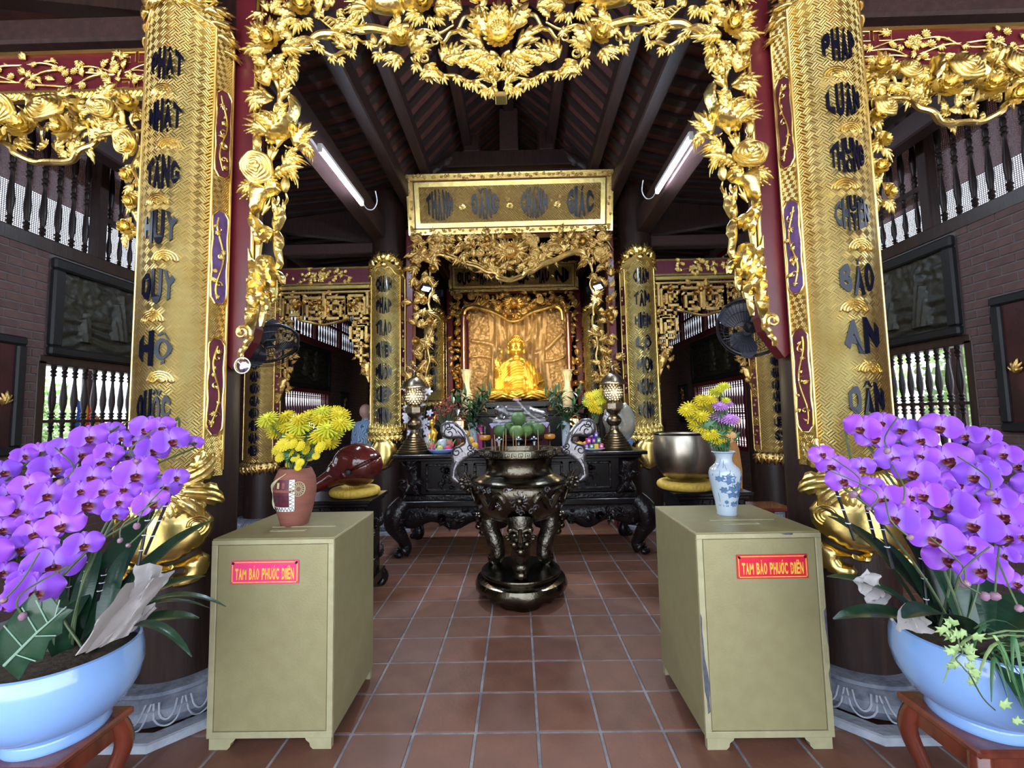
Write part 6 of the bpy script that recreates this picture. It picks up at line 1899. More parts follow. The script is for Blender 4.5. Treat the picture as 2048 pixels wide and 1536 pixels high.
fruit('apple', 'red apple at the right of the blue tray', 'fruit', (pl.x+.085, 4.87, zf), .04, 'dragonfruit', None, (1,1,.95))
pl = plate('orange_plate', 'pale plate under the stacked oranges left of the pomelos', 940, 5.02, .12, 'pale_plate', .02)
ol = ['orange on top of the stack left of the pomelos','orange at the left of the stack beside the slim white vase','orange in the middle of the stack beside the slim white vase','orange at the right of the stack beside the slim white vase']
for (dx, dy, dz), lb in zip(((-.05,.0,.15),(-.07,-.02,.01),(.0,-.03,.075),(.055,-.04,.01)), ol):
    fruit('orange', lb, 'fruit', (pl.x+dx, 5.02+dy, ZT+.01+dz), .048, 'orange_fruit', 'oranges left of the pomelos')
pl = plate('orange_plate', 'pale plate of oranges right of the pomelos beside the purple gift tower', 1160, 4.95, .12, 'pale_plate', .03)
for k, dx in enumerate((-.075, -.005, .065)):
    fruit('orange', 'orange on the right plate, %s of three behind the burner handle' % ('leftmost','middle','rightmost')[k], 'fruit', (pl.x+dx, 4.95, ZT+.02), .042, 'orange_fruit', 'oranges on the right plate')
# purple gift tower
pl = plate('gift_plate', 'pale blue plate under the purple gift tower', 1186, 4.90, .13, 'pale_plate', .025)
t = thing('gift_tower', 'stepped purple and magenta tower of wrapped sweets on a plate', 'gift tower', (pl.x, 4.90, ZT+.02))
rnd = random.Random(3)
for lv, (n, w) in enumerate(((4,.055),(3,.055),(2,.055),(1,.06))):
    for i in range(n):
        m = MB(); x = (i-(n-1)/2)*w; m.box(x-w*.46, x+w*.46, -.045, .045, lv*.062, lv*.062+.058, bev=.006)
        bx = m.build('sweet_box', ['purple_box','magenta_box','yellow_box','green_box'][(i*3+lv) % 4 if lv < 2 else 0], t, False)
        m = MB(); m.lathe([(.001,0),(.014,0),(.013,.004),(.001,.006)], 12, cap=False); m.xform(Matrix.Translation((x, -.046, lv*.062+.03)) @ Matrix.Rotation(R(90), 4, 'X')); m.build('sticker', 'white_paint' if (i+lv) % 2 else 'yellow_box', bx)
m = MB(); m.lathe([(.03,.25),(.012,.28),(.004,.33)], 10); m.build('tip', 'purple_box', t)
# small magenta box and lamps of amber glass
t = thing('gift_box', 'small magenta gift box standing beside the left slim vase', 'box', at(957, 5.25))
m = MB(); m.box(-.05,.05,-.04,.04,0,.30, bev=.006); m.build('box', 'magenta_box', t, False)
m = MB(); m.box(-.052,.052,-.042,.042,.2,.215); m.build('ribbon', 'yellow_box', t, False)
for u, s in ((970, 'left'), (1099, 'right')):
    t = thing('oil_lamp', 'small amber glass oil lamp on the %s of the pomelos' % s, 'lamp', at(u, 5.05))
    m = MB(); m.lathe([(.001,0),(.05,0),(.055,.01),(.015,.025),(.012,.10),(.02,.12)], 18, cap=False); m.build('foot', 'brass_lamp', t)
    m = MB(); m.lathe([(.02,.12),(.06,.135),(.07,.16),(.062,.185),(.03,.19),(.001,.19)], 20, cap=False); m.build('bowl', 'amber_glass', t)
    m = MB(); m.lathe([(.012,.19),(.02,.21),(.02,.26),(.012,.29)], 12, cap=False); m.build('chimney', 'clear_glass', t)
for u, s in ((919, 'left'), (1149, 'right')):
    t = thing('red_lantern', 'small carved red lamp glowing amber near the %s slim vase' % s, 'lamp', at(u, 5.35))
    m = MB(); m.lathe([(.05,0),(.055,.02),(.05,.24),(.05,.26)], 6, cap=True); m.build('stand', 'wood_red', t, False)
    m = MB(); m.lathe([(.045,.26),(.05,.275),(.05,.34),(.045,.355)], 12); m.build('glass', 'amber_glow', t)
    for q in range(6):
        a = q*PI/3; m = MB(); m.tube([(.056*math.cos(a), .056*math.sin(a), .255), (.056*math.cos(a), .056*math.sin(a), .36)], .006, 5); m.build('post', 'wood_red', t)
    m = MB(); m.lathe([(.085,.355),(.08,.37),(.04,.40),(.012,.43),(.001,.45)], 6, cap=False); m.build('roof', 'wood_red', t, False)
# golden figurine, dried spray, white orchids, small bouquet, wrapped basket
t = thing('gilt_figurine', 'small gilt figurine between the left lantern and the dried flowers', 'figurine', at(864, 5.2))
m = MB(); m.ball((0,0,.06), .07, 12, 8); capsule(m, (0,0,.08), (.01,0,.24), .06, .045); m.ball((.0,-.01,.34), .045, 12, 8); capsule(m, (-.04,-.02,.22), (-.06,-.06,.12), .025, .02); capsule(m, (.05,-.02,.22), (.03,-.07,.14), .025, .02); capsule(m, (.02,0,.38), (.05,0,.44), .02, .01)
me = remesh(m, .010, 2, 'body'); me.materials.append(M_['gold_statue']); obj('body', me, t)
t = thing('dried_spray', 'bushy dark red dried flower spray left of the slim white vase', 'flowers', at(893, 5.15))
rnd = random.Random(21)
m = MB(); m.lathe([(.001,0),(.05,0),(.06,.1),(.045,.22),(.06,.26),(.05,.255),(.001,.2)], 18, cap=False); m.build('vase', 'porcelain', t)
st = MB(); hd = MB()
for k in range(110):
    a = rnd.uniform(0, 2*PI); sp = rnd.uniform(.02,.22); h = .26+rnd.uniform(.18,.40)*(1-.3*sp/.22)
    e = (sp*math.cos(a), sp*.7*math.sin(a), h)
    st.tube([(0,0,.2), (e[0]*.45, e[1]*.45, .2+(h-.2)*.55), e], .0025, 4, cap=False)
    for q in range(3): hd.ball((e[0]+rnd.uniform(-.015,.015), e[1], e[2]+rnd.uniform(-.02,.02)), rnd.uniform(.006,.012), 5, 4)
st.build('stems', 'spray_green', t, kind='stuff'); hd.build('florets', 'red_spray', t, kind='stuff')
t = thing('white_orchid', 'white and lilac orchid spray behind the left brass lantern', 'orchid', at(842, 5.2))
m = MB(); m.lathe([(.05,0),(.07,.12),(.06,.14),(.001,.13)], 16, cap=False); m.build('pot', 'porcelain', t)
def five_petal(mb, c, r, nrm):
    q = Vector(nrm).normalized().to_track_quat('Z', 'Y').to_matrix()
    for k in range(5):
        a = k*2*PI/5
        def f(i, j):
            rr = r*i; w = .42*math.sin(PI*(.12+.8*i)); an = a+(j-.5)*2*w/max(.3, i+.2)
            return Vector(c)+q @ Vector((rr*math.cos(an), rr*math.sin(an), .12*r*i*(1-i)*2-.1*r*i))
        mb.grid(f, 4, 4)
for k in range(24):
    c = (rnd.uniform(-.19,.14), rnd.uniform(-.1,.05), rnd.uniform(.3,.78)); 
    if k > 17: c = (rnd.choice((-.1,.09)), -.12, rnd.uniform(.12,.3))
    m = MB(); five_petal(m, c, rnd.uniform(.04,.055), (rnd.uniform(-.5,.5), -1, rnd.uniform(-.2,.5))); m.build('bloom', 'orchid_white', t)
for k in range(4):
    m = MB(); m.tube(spline([(0,0,.1), (-.03+.02*k, 0, .4), (-.12+.08*k, -.02, .75)], 5), .004, 5); m.build('stem', 'stem_green', t)
for k in range(5):
    o = obj('leaf', BL[1], t, (0,0,.12)); o.matrix_basis = Matrix.Translation((0,0,.12)) @ Matrix.Rotation(k*1.3, 4, 'Z') @ Matrix.Rotation(R(50), 4, 'X') @ Matrix.Diagonal((2,1.2,1.4,1))
# chrysanthemum heads are shared with the foreground bouquets
def chrys_mesh(rings, mat, L=.5, w=.038):
    m = MB()
    for ri, (n, el, ln) in enumerate(rings):
        for k in range(n):
            a = 2*PI*k/n+ri*.37; e = R(el)
            ca, sa = math.cos(a), math.sin(a)
            def f(i, j):
                r = ln*i; ww = w*(.5+.6*math.sin(PI*(.15+.75*i)))*(1-.6*max(0, i-.8)*5*.5)
                rr = r*math.cos(e*(1+.25*i)); z = r*math.sin(e*(1-.5*i))
                s = (j-.5)*2*ww
                return (rr*ca-s*sa, rr*sa+s*ca, z+.02*abs(s)/ww)
            m.grid(f, 3, 2)
    m.ball((0,0,.02), .09, 8, 5)
    return m.mesh('bloom', mat, True, 60)
CH = {'y': chrys_mesh([(17,-28,.5),(16,-4,.5),(13,22,.43),(9,48,.31)], 'chrys_yellow'),
      'l': chrys_mesh([(17,-28,.5),(16,-4,.5),(13,22,.43),(9,48,.31)], 'chrys_lime'),
      'p': chrys_mesh([(20,-5,.5),(16,15,.46),(12,35,.38)], 'chrys_purple'),
      'd': chrys_mesh([(16,-2,.5),(12,15,.42)], 'chrys_yellow', w=.09),
      'o': chrys_mesh([(14,-2,.5),(10,15,.42)], 'flower_orange', w=.09)}
CLF = {}
def chrys_leaf():
    m = MB(); m.puff(leaf_outline(2, .4), .03, .06, 0, .02, .1); bend(m, .1, .3); return m.mesh('leaf', 'leaf_mid')
CLF = chrys_leaf()
def cut_flower(kind, base, head, size, label, group, cat='flower', leaves=2, nrm=None, name='chrysanthemum'):
    base = Vector(base); head = Vector(head)
    t = thing(name, label, cat, base, group=group)
    d = head-base
    mid = d*.5+Vector((d.x*-.12, d.y*-.12, .02))
    m = MB(); P = spline([(0,0,0), mid, d-Vector((0,0,size*.05))], 4); m.tube(P, .0028+size*.008, 6); st = m.build('stem', 'stem_green', t)
    o = obj('bloom', CH[kind], t)
    nn = Vector(nrm) if nrm else (d.normalized()*.8+Vector((0,-.5,.25)))
    o.matrix_basis = Matrix.Translation(d) @ nn.normalized().to_track_quat('Z', 'Y').to_matrix().to_4x4() @ Matrix.Rotation(random.uniform(0,6), 4, 'Z') @ Matrix.Scale(size, 4)
    for q in range(leaves):
        p = P[int(len(P)*(.45+.2*q)) % len(P)]
        l = obj('leaf', CLF, t); l.matrix_basis = Matrix.Translation(p) @ Matrix.Rotation(random.uniform(0,6.28), 4, 'Z') @ Matrix.Rotation(R(-30), 4, 'Y') @ Matrix.Scale(random.uniform(.05,.075)*(1 if size > .05 else .6), 4)
    return t
x, y, z = at(1192, 5.1)
t = thing('small_vase', 'small dark vase of yellow chrysanthemums left of the right lantern', 'vase', (x, y, z))
m = MB(); m.lathe([(.001,0),(.045,0),(.06,.08),(.055,.18),(.035,.26),(.045,.30),(.04,.295),(.001,.2)], 20, cap=False); m.build('body', 'bronze_dark', t)
_fl = []
for k, (u, v) in enumerate(((1180,792),(1192,788),(1205,786),(1176,804),(1188,806),(1200,800),(1196,818),(1212,796),(1186,816))):
    _fl.append((cut_flower('l' if k % 2 else 'y', (x, y, z+.2), PY(u, v, y-.04), .15, 'yellow chrysanthemum in the small dark vase beside the right lantern', 'yellow chrysanthemums by the right lantern', nrm=(random.uniform(-.4,.4), -1, .6)), u))
by_place(_fl, 'yellow chrysanthemum in the small dark vase')
t = thing('wrapped_basket', 'gift basket wrapped in shiny cellophane behind the right lantern', 'gift basket', at(1240, 5.2))
m = MB(); m.lathe([(.12,0),(.15,.06),(.16,.10)], 20); m.build('basket', 'blue_plate', t)
m = MB(); m.ball((0,0,.3), .16, 20, 14, sc=(1.2,.8,1.5))
for i, (a, b, c) in enumerate(m.v): 
    n_ = 1+.16*noise.noise((a*14, b*14, c*14)); m.v[i] = (a*n_, b*n_, .1+(c-.1)*n_ if c > .1 else c)
m.build('cellophane', 'cellophane', t)
for k in range(5): 
    m = MB(); five_petal(m, (-.16+.03*k, -.12, .36+.04*math.sin(k*2)), .05, (0,-1,.3)); m.build('paper_flower', 'orchid_white', t)

# ---------------------------------------------------------------- the golden seated statue
def buddha():
    YB_ = 9.15; cx = PY(1033, 740, YB_).x; z0 = PY(1033, 802, YB_-.3).z
    t = thing('statue_plinth', 'black plinth under the golden seated statue', 'plinth', (cx, YB_, 0))
    m = MB(); m.box(-.62,.62,-.42,.42,0,z0-.14, bev=.02); m.build('body', 'wood_black', t, False)
    m = MB(); m.box(-.66,.66,-.46,.46,z0-.14,z0, bev=.02); m.build('top', 'wood_black', t, False)
    t = thing('golden_statue', 'golden seated Buddha statue raising one hand before the tree relief', 'statue', (cx, YB_, z0+.02))
    m = MB()
    # crossed legs, lap, torso, arms, neck, head as one body
    m.ball((0,-.02,.14), .3, 24, 14, sc=(1.6,1.15,.55))
    capsule(m, (-.30,-.02,.15), (-.56,-.14,.13), .17, .12); capsule(m, (.30,-.02,.15), (.56,-.14,.13), .17, .12)
    capsule(m, (-.56,-.16,.12), (.10,-.34,.13), .11, .10); capsule(m, (.56,-.16,.12), (-.10,-.32,.10), .11, .10)
    capsule(m, (0,.06,.22), (0,.05,.64), .31, .27); capsule(m, (.17,.0,.66), (.33,-.04,.28), .14, .20); capsule(m, (-.17,.02,.66), (-.31,.0,.28), .14, .18); m.ball((0,.02,.68), .27, 20, 12, sc=(.98,.75,.72)); capsule(m, (0,.03,.90), (.20,.04,.77), .09, .12); capsule(m, (0,.03,.90), (-.20,.04,.77), .09, .12)
    m.ball((0,-.04,.34), .29, 20, 12, sc=(1.1,.85,.8))
    for s in (-1, 1): m.ball((s*.235,.04,.72), .14, 14, 10, sc=(1,.9,.9))
    capsule(m, (.25,.04,.72), (.42,.0,.42), .13, .14); capsule(m, (.43,.0,.45), (.42,-.22,.30), .15, .10); capsule(m, (.44,-.02,.35), (.40,-.1,.18), .16, .14)
    capsule(m, (.42,-.22,.30), (.47,-.34,.29), .06, .05)
    capsule(m, (-.25,.04,.72), (-.40,-.03,.44), .125, .11); capsule(m, (-.41,-.03,.46), (-.40,-.20,.66), .085, .055); capsule(m, (-.38,-.02,.42), (-.36,-.06,.18), .13, .15)
    capsule(m, (0,.02,.86), (0,.0,1.0), .115, .095)
    hs = len(m.v)
    m.ball((0,-.01,1.13), .15, 22, 16, sc=(.98,1.0,1.12)); m.ball((0,-.08,1.06), .10, 16, 12, sc=(.95,.75,.9)); m.ball((0,.01,1.30), .075, 14, 10, sc=(1,1,.75))
    for s in (-1, 1):
        capsule(m, (s*.142,.0,1.15), (s*.148,-.01,1.02), .026, .03)
        m.ball((s*.055,-.135,1.145), .034, 10, 8, sc=(1.1,.5,.4)); capsule(m, (s*.02,-.142,1.185), (s*.085,-.125,1.18), .013, .010)
        m.ball((s*.065,-.11,1.06), .05, 10, 8)
    capsule(m, (0,-.145,1.16), (0,-.168,1.085), .014, .024); m.ball((0,-.148,1.035), .03, 10, 8, sc=(1.3,.6,.4)); m.ball((0,-.125,.985), .035, 10, 8)
    for i in range(hs, len(m.v)):
        q = m.v[i]; m.v[i] = (q[0]*1.14, q[1]*1.12, .99+(q[2]-.99)*1.13)
    me = remesh(m, .0095, 3, 'body')
    # drapery folds
    NV = len(me.vertices); co = [0.0]*(3*NV); no = [0.0]*(3*NV)
    me.vertices.foreach_get('co', co); me.vertices.foreach_get('normal', no)
    for i in range(NV):
        x, y, z = co[3*i:3*i+3]; d = 0
        if .20 < z < .86 and abs(x) < .46 and y < .1:
            q = z+.9*(x-.06)**2*2.2 if x < .12 else z+.25*(x-.12)
            w = min(1, (z-.20)/.06)*min(1, (.86-z)/.05)
            d = .014*math.sin(q*105)*w if x < .14 else .013*math.sin(x*105+z*8)*w
        elif z <= .22 and y < -.02:
            q = z*1.0+.35*abs(abs(x)-.30)
            d = .009*math.sin(q*105)*min(1, z/.03)
        elif .8 < z < .95 and y < 0: d = .008*math.sin((z+1.6*x*x)*90)
        for a in range(3): co[3*i+a] += no[3*i+a]*d
    me.vertices.foreach_set('co', co); me.update()
    me.materials.append(M_['gold_statue']); body = obj('body', me, t)
    cu = MB()
    for k in range(150):
        f = (k+.5)/150; zz = 1-f*1.15; a = k*2.39996
        if zz < -1: continue
        r = math.sqrt(max(0, 1-zz*zz)); px, py, pz = .150*r*math.cos(a), .152*r*math.sin(a), .178*zz
        if py < -.04 and pz < .085: continue
        if pz < -.10: continue
        cu.ball((px, py-.005, 1.135+pz), .022, 7, 5)
    for k in range(26):
        a = k*2.4; zz = 1-k/26; r = math.sqrt(max(0, 1-zz*zz)); cu.ball((.07*r*math.cos(a), .01+.07*r*math.sin(a), 1.30+.055*zz), .018, 7, 5)
    cu.v = [(q[0]*1.14, q[1]*1.12, .99+(q[2]-.99)*1.13) for q in cu.v]
    cu.build('hair_curls', 'gold_statue', t, kind='stuff')
    # raised right hand (viewer's left) with palm and fingers; bud on a stalk
    def hand(wr, pr, mirror=1, tips=None, scale=1.0):
        h = MB(); capsule(h, wr, (wr[0], wr[1]-.005, wr[2]+.03), .045, .05)
        h.ball((wr[0], wr[1]-.01, wr[2]+.07), .058, 14, 10, sc=(1,.5,1.15))
        for i, (dx, L) in enumerate(((-.042,.085),(-.014,.105),(.014,.10),(.040,.08))):
            b = Vector((wr[0]+dx*mirror, wr[1]-.012, wr[2]+.115)); bendy = -.03 if i > 1 else -.01
            capsule(h, b, b+Vector((dx*.15*mirror, bendy*.4, L*.55)), .0145, .0135); capsule(h, b+Vector((dx*.15*mirror, bendy*.4, L*.55)), b+Vector((dx*.2*mirror, bendy*1.6, L)), .0135, .011)
        b = Vector((wr[0]+.055*mirror, wr[1]-.02, wr[2]+.05)); capsule(h, b, b+Vector((.03*mirror,-.02,.04)), .019, .017); capsule(h, b+Vector((.03*mirror,-.02,.04)), b+Vector((.022*mirror,-.035,.085)), .016, .012)
        me = remesh(h, .007, 2, 'hand'); me.materials.append(M_['gold_statue']); return me
    obj('raised_hand', hand((-.40,-.21,.66), None, 1), t)
    hm = hand((0,0,0), None, -1); o = obj('resting_hand', hm, t, (.44,-.34,.27), (R(50), 0, R(25)))
    m = MB(); m.tube([(-.36,-.25,.80), (-.30,-.25,.88), (-.305,-.25,.96)], .007, 6); m.build('bud_stalk', 'gold_statue', t)
    m = MB(); m.lathe([(.004,0),(.03,.03),(.036,.06),(.022,.10),(.002,.14)], 12); o = m.build('lotus_bud', 'gold_statue', t); o.location = (-.305,-.25,.95)
    m = MB(); m.box(-.09,.09,-.47,-.44,-.02,.03, bev=.005); m.build('name_plate', 'wood_red', t, False)
    return cx, YB_, z0
BUX, BUY, BUZ = buddha()
# ---- spot lamps: a pair on the altar arch and an unseen pair added to light the statue
def spot(loc, aim, energy, color, size, label, led=True, mount=(0, .12, .14)):
    t = thing('spotlight', label, 'spotlight', loc)
    d = (Vector(aim)-Vector(loc)).normalized(); q = d.to_track_quat('-Z', 'Y').to_matrix().to_4x4()
    m = MB(); m.box(-.07,.07,-.05,.05,0,.05, bev=.01); m.xform(q); m.build('housing', 'fan_black', t, False)
    m = MB(); m.tube([(0,0,0), (mount[0]*.5, mount[1]*.6, mount[2]*.4), mount], .008, 6); m.build('bracket', 'fan_black', t)
    if led:
        m = MB()
        for i in range(4): 
            for j in range(2): m.box(-.055+.03*i, -.035+.03*i, -.03+.035*j, -.005+.035*j, -.006, 0)
        m.xform(q); m.build('led_rows', 'tube_glow', t, False)
    l = bpy.data.lights.new('spot_light', 'SPOT'); l.energy = energy; l.color = color; l.spot_size = R(size); l.spot_blend = .6; l.shadow_soft_size = .08
    o = bpy.data.objects.new('spot_light', l); COL.objects.link(o); o.parent = t; o.matrix_basis = Matrix.Translation(d*.06) @ q
pL, pR = PY(852, 578, 5.70), PY(1196, 574, 5.70)
spot(pL, (0, 4.6, 1.0), 50, (.85,.92,1), 90, 'bright white lamp on the left side of the altar arch')
spot(pR, (0, 4.6, 1.0), 50, (.85,.92,1), 90, 'bright white lamp on the right side of the altar arch')
spot((BUX-1.12, 6.3, 3.35), (BUX, BUY, BUZ+.75), 100, (1,.82,.50), 64, 'unseen warm lamp added for the statue, behind the arch on the left', False, (-.2,-.36,0))
spot((BUX+1.12, 6.3, 3.35), (BUX, BUY, BUZ+.75), 100, (1,.82,.50), 64, 'unseen warm lamp added for the statue, behind the arch on the right', False, (.2,-.36,0))
# ---- fluorescent battens on the purlins
def batten(a, b, side, label):
    a, b = Vector(a), Vector(b); c = (a+b)/2
    t = thing('fluorescent_lamp', label, 'lamp', c)
    L = (b-a).length; hl = L/2
    ang = math.atan2((b-a).z, (b-a).y)
    def P(m, nm, mt, **k):
        m.xform(Matrix.Rotation(ang, 4, 'X')); return m.build(nm, mt, t, **k)
    m = MB(); m.box(-.022,.022,-hl,hl,.0,.045, bev=.006); P(m, 'housing', 'white_plastic', smooth=False)
    m = MB(); m.tube([(0,-hl*.97,-.018), (0,hl*.97,-.018)], .019, 14); P(m, 'tube', 'tube_glow')
    for s in (-1, 1):
        m = MB(); m.box(-.02,.02,s*hl-.012,s*hl+.012,-.035,.04, bev=.004); P(m, 'end_cap', 'white_plastic', smooth=False)
    m = MB(); m.tube(spline([(0,hl,.02), (side*-.02,hl+.10,-.02), (side*-.06,hl+.20,.02), (side*-.10,hl+.22,.12), (side*-.10,hl+.16,.22)], 6), .006, 6); P(m, 'cable', 'white_plastic')
batten(PX(640, 296, -1.72), PX(724, 406, -1.72), -1, 'glowing fluorescent tube on the left roof beam')
batten(PX(1382, 272, 1.62), PX(1314, 382, 1.62), 1, 'glowing fluorescent tube on the right roof beam')
# ---------------------------------------------------------------- donation boxes
def donation_box(x0, x1, y0, y1, H, rz, sign_mat, label, chips, tilt):
    cx, cy = (x0+x1)/2, (y0+y1)/2; hw, hd = (x1-x0)/2, (y1-y0)/2
    t = thing('donation_box', label, 'donation box', (cx, cy, 0), rz)
    zb = .055
    m = MB(); m.box(-hw, hw, -hd+.004, hd, zb, H-.004, bev=.004); m.build('body', 'box_gold', t, False)
    m = MB(); m.box(-hw, hw, -hd, hd, H-.006, H, bev=.002); m.build('top_plate', 'box_gold', t, False)
    f = .028
    for nm, b in (('front_rail', (-hw, hw, H-f, H-.006)), ('front_rail', (-hw, hw, zb, zb+f)), ('front_stile', (-hw, -hw+f, zb+f, H-f)), ('front_stile', (hw-f, hw, zb+f, H-f))):
        m = MB(); m.box(b[0], b[1], -hd-.006, -hd+.006, b[2], b[3], bev=.002); m.build(nm, 'box_edge', t, False)
    m = MB(); m.box(-hw+f+.003, hw-f-.003, -hd-.002, -hd+.006, zb+f+.003, H-f-.003, bev=.001); m.build('front_door', 'box_gold', t, False)
    # lid seam, coin slot with raised lip
    m = MB(); m.box(-hw*.42, hw*.72, -.075, -.069, H, H+.003); m.build('lid_seam', 'box_edge', t, False)
    m = MB(); m.box(-.085, .085, -.150, -.138, H-.0005, H+.0012); m.build('coin_slot_shade', 'black_line', t, False)  # black strip put in for the shade inside the slot
    for y in (-.154, -.136):
        m = MB(); m.box(-.09, .09, y-.002, y+.002, H, H+.003); m.build('slot_lip', 'box_edge', t, False)
    # bracket feet
    for sx in (-1, 1):
        for yy in (-hd+.004, hd-.03):
            po = [(0,zb+.002),(0,0),(.085,0),(.098,.012),(.102,.028),(.118,.04),(.125,zb+.002)]
            m = MB(); m.prism([(sx*(-hw+.008)+(x if sx > 0 else -x) if sx > 0 else hw-.008-x, z) for x, z in po], yy, yy+.026); m.build('foot', 'box_edge', t, False)
    # enamel sign
    w, h = .325, .108; zc = H-.155; xs = tilt
    s = MB(); s.box(-w/2, w/2, -.004, 0, -h/2, h/2, bev=.001); sg = s.build('sign_plate', sign_mat, t, False, label='%s enamel sign reading TAM BẢO PHƯỚC ĐIỀN' % ('pink' if sign_mat == 'sign_pink' else 'red'))
    sg.location = (xs, -hd-.003, zc)
    for b in ((-w/2+.006, w/2-.006, h/2-.010, h/2-.006), (-w/2+.006, w/2-.006, -h/2+.006, -h/2+.010), (-w/2+.006, -w/2+.010, -h/2+.006, h/2-.006), (w/2-.010, w/2-.006, -h/2+.006, h/2-.006)):
        m = MB(); m.box(b[0], b[1], -.0052, -.004, b[2], b[3]); m.build('border', 'sign_yellow', sg, False)
    m = MB(); flat_text(m, 'TAM BẢO PHƯỚC ĐIỀN', w-.045, .052, lambda x, z, d: (x, -.004-d, z-.008), .0018); m.build('lettering', 'sign_yellow', sg, False)
    for x in (-w/2+.012, w/2-.012):
        m = MB(); m.ball((x, -.006, h/2-.012), .006, 10, 6); m.build('screw', 'screw', sg)
    for po in chips:
        m = MB(); m.puff([(x, z) for x, z in po], .0012, .012, -hd-.0062, .001); m.build('chipped_paint', 'box_chip', t)
    return t
HB = .958
donation_box(-1.475, -.888, 2.09, 2.65, HB, 0, 'sign_pink', 'gold painted donation box with a pink sign, left of the aisle', [], -.035)
w2 = .2875
chR = [[(-w2+.001,.60),(-w2+.008,.58),(-w2+.006,.52),(-w2+.010,.46),(-w2+.012,.40),(-w2+.022,.34),(-w2+.028,.28),(-w2+.024,.22),(-w2+.026,.17),(-w2+.014,.16),(-w2+.012,.22),(-w2+.004,.26),(-w2+.001,.36)],
       [(w2-.001,.62),(w2-.012,.60),(w2-.010,.52),(w2-.005,.46),(w2-.001,.44)], [(w2-.001,.36),(w2-.010,.33),(w2-.006,.26),(w2-.001,.24)], [(.1,.951),(.16,.952),(.155,.944),(.12,.945)]]
donation_box(.815, 1.39, 2.06, 2.655, HB, 0, 'sign_red', 'gold painted donation box with a red sign and chipped edges, right of the aisle', chR, .055)
# ---------------------------------------------------------------- clay vase of yellow chrysanthemums on the left box
vx, vy = PZ(606, 1040, HB).x, 2.36
t = thing('clay_vase', 'terracotta vase with painted panel on the left donation box', 'vase', (vx, vy, HB))
m = MB(); m.lathe([(.001,0),(.066,0),(.07,.006),(.085,.06),(.100,.13),(.107,.19),(.102,.25),(.085,.29),(.078,.302),(.072,.30),(.08,.28),(.001,.2)], 48, cap=False); m.build('body', 'terracotta', t)
def vr(z):
    P = [(0,.07),(.06,.085),(.13,.100),(.19,.107),(.25,.102),(.29,.085),(.302,.078)]
    for (z0, r0), (z1, r1) in zip(P[:-1], P[1:]):
        if z0 <= z <= z1: return lerp(r0, r1, (z-z0)/(z1-z0))
    return .08
def von(s, z, d=.001):
    a = -PI/2+s/.1; r = vr(z)+d; return (r*math.cos(a), r*math.sin(a), z)
def vpatch(nm, s0, s1, z0, z1, mat, d=.0012, n=8):
    m = MB(); m.grid(lambda a, b: von(lerp(s0, s1, a), lerp(z0, z1, b), d), n, 4); return m.build(nm, mat, t)
vpatch('painted_panel', -.10, .02, .10, .25, 'lacquer_plum'); 
vpatch('white_band', .02, .045, .10, .25, 'white_paint'); vpatch('white_band', -.10, .045, .085, .108, 'white_paint', .0016)
m = MB()
for i in range(7): m.tube([von(.022, .105+.02*i, .002), von(.043, .115+.02*i, .002), von(.022, .125+.02*i, .002)], .0016, 4)
for i in range(8): m.tube([von(-.10+.018*i, .087, .003), von(-.091+.018*i, .106, .003), von(-.082+.018*i, .087, .003)], .0016, 4)
for i in range(4): m.tube([von(-.085+.028*i, .13, .0025), von(-.085+.028*i, .165, .0025), von(-.065+.028*i, .165, .0025), von(-.065+.028*i, .13, .0025)], .0016, 4)
m.build('line_drawing', 'black_line', t, kind='stuff')
m = MB()
for i in range(16):
    a = 2*PI*i/16; m.tube([von(.062+.010*math.cos(a), .20+.012*math.sin(a), .0025), von(.062+.026*math.cos(a), .20+.032*math.sin(a), .0025)], .0018, 4)
m.tube([von(.062+.030*math.cos(a), .20+.037*math.sin(a), .0025) for a in [2*PI*i/24 for i in range(25)]], .002, 5)
m.build('sun_wheel', 'cream_glaze', t, kind='stuff')
m = MB(); m.tube([von(-.12+.0*i, .09+.008*i, .003) for i in range(14)]+[von(-.11+.012*i, .205+.0085*i, .003) for i in range(10)], [.006+.004*math.sin(i*.5) for i in range(24)], 6); m.build('glazed_dragon', 'cream_glaze', t)
for i in range(3): vpatch('window_mark', -.075+.03*i, -.06+.03*i, .205, .235, 'cream_glaze' if i % 2 else 'terracotta', .0022, 3)
_fl = []; _fs = []; _fr = {}
HEADS = [(535,838,56),(555,862,52),(572,832,44),(600,852,62),(618,832,50),(640,838,52),(655,858,60),(668,826,56),(680,830,50),(688,848,50),(585,876,58),(622,880,60),(560,846,40),(640,872,54),(660,884,50),(548,852,46),(680,846,48),(612,866,48),(670,866,46),(575,852,46),(598,838,44),(645,822,46)]
for k, (u, v, d) in enumerate(HEADS):
    Y = 2.30+.14*((k*37) % 10)/10
    p = PY(u, v, Y)
    nn = Vector((p.x-vx, -.22, .55)).normalized()*.6+Vector((0,-.55,.35))
    o = cut_flower('y' if k % 3 else 'l', (vx+random.uniform(-.03,.03), vy+random.uniform(-.02,.02), HB+.24), p, d/(F_PX/Y)*.88, 'large yellow chrysanthemum in the terracotta vase', 'large yellow chrysanthemums in the terracotta vase', nrm=nn); _fl.append((o, u))
SMALL = [(566,890,32),(580,902,28),(556,900,28),(600,892,26),(612,900,22),(628,890,30),(640,895,30),(590,915,22),(578,928,18),(600,925,20),(652,888,28),(620,915,18),(596,935,16),(560,915,24),(610,885,24),(585,888,24),(632,912,18),(572,912,20)]
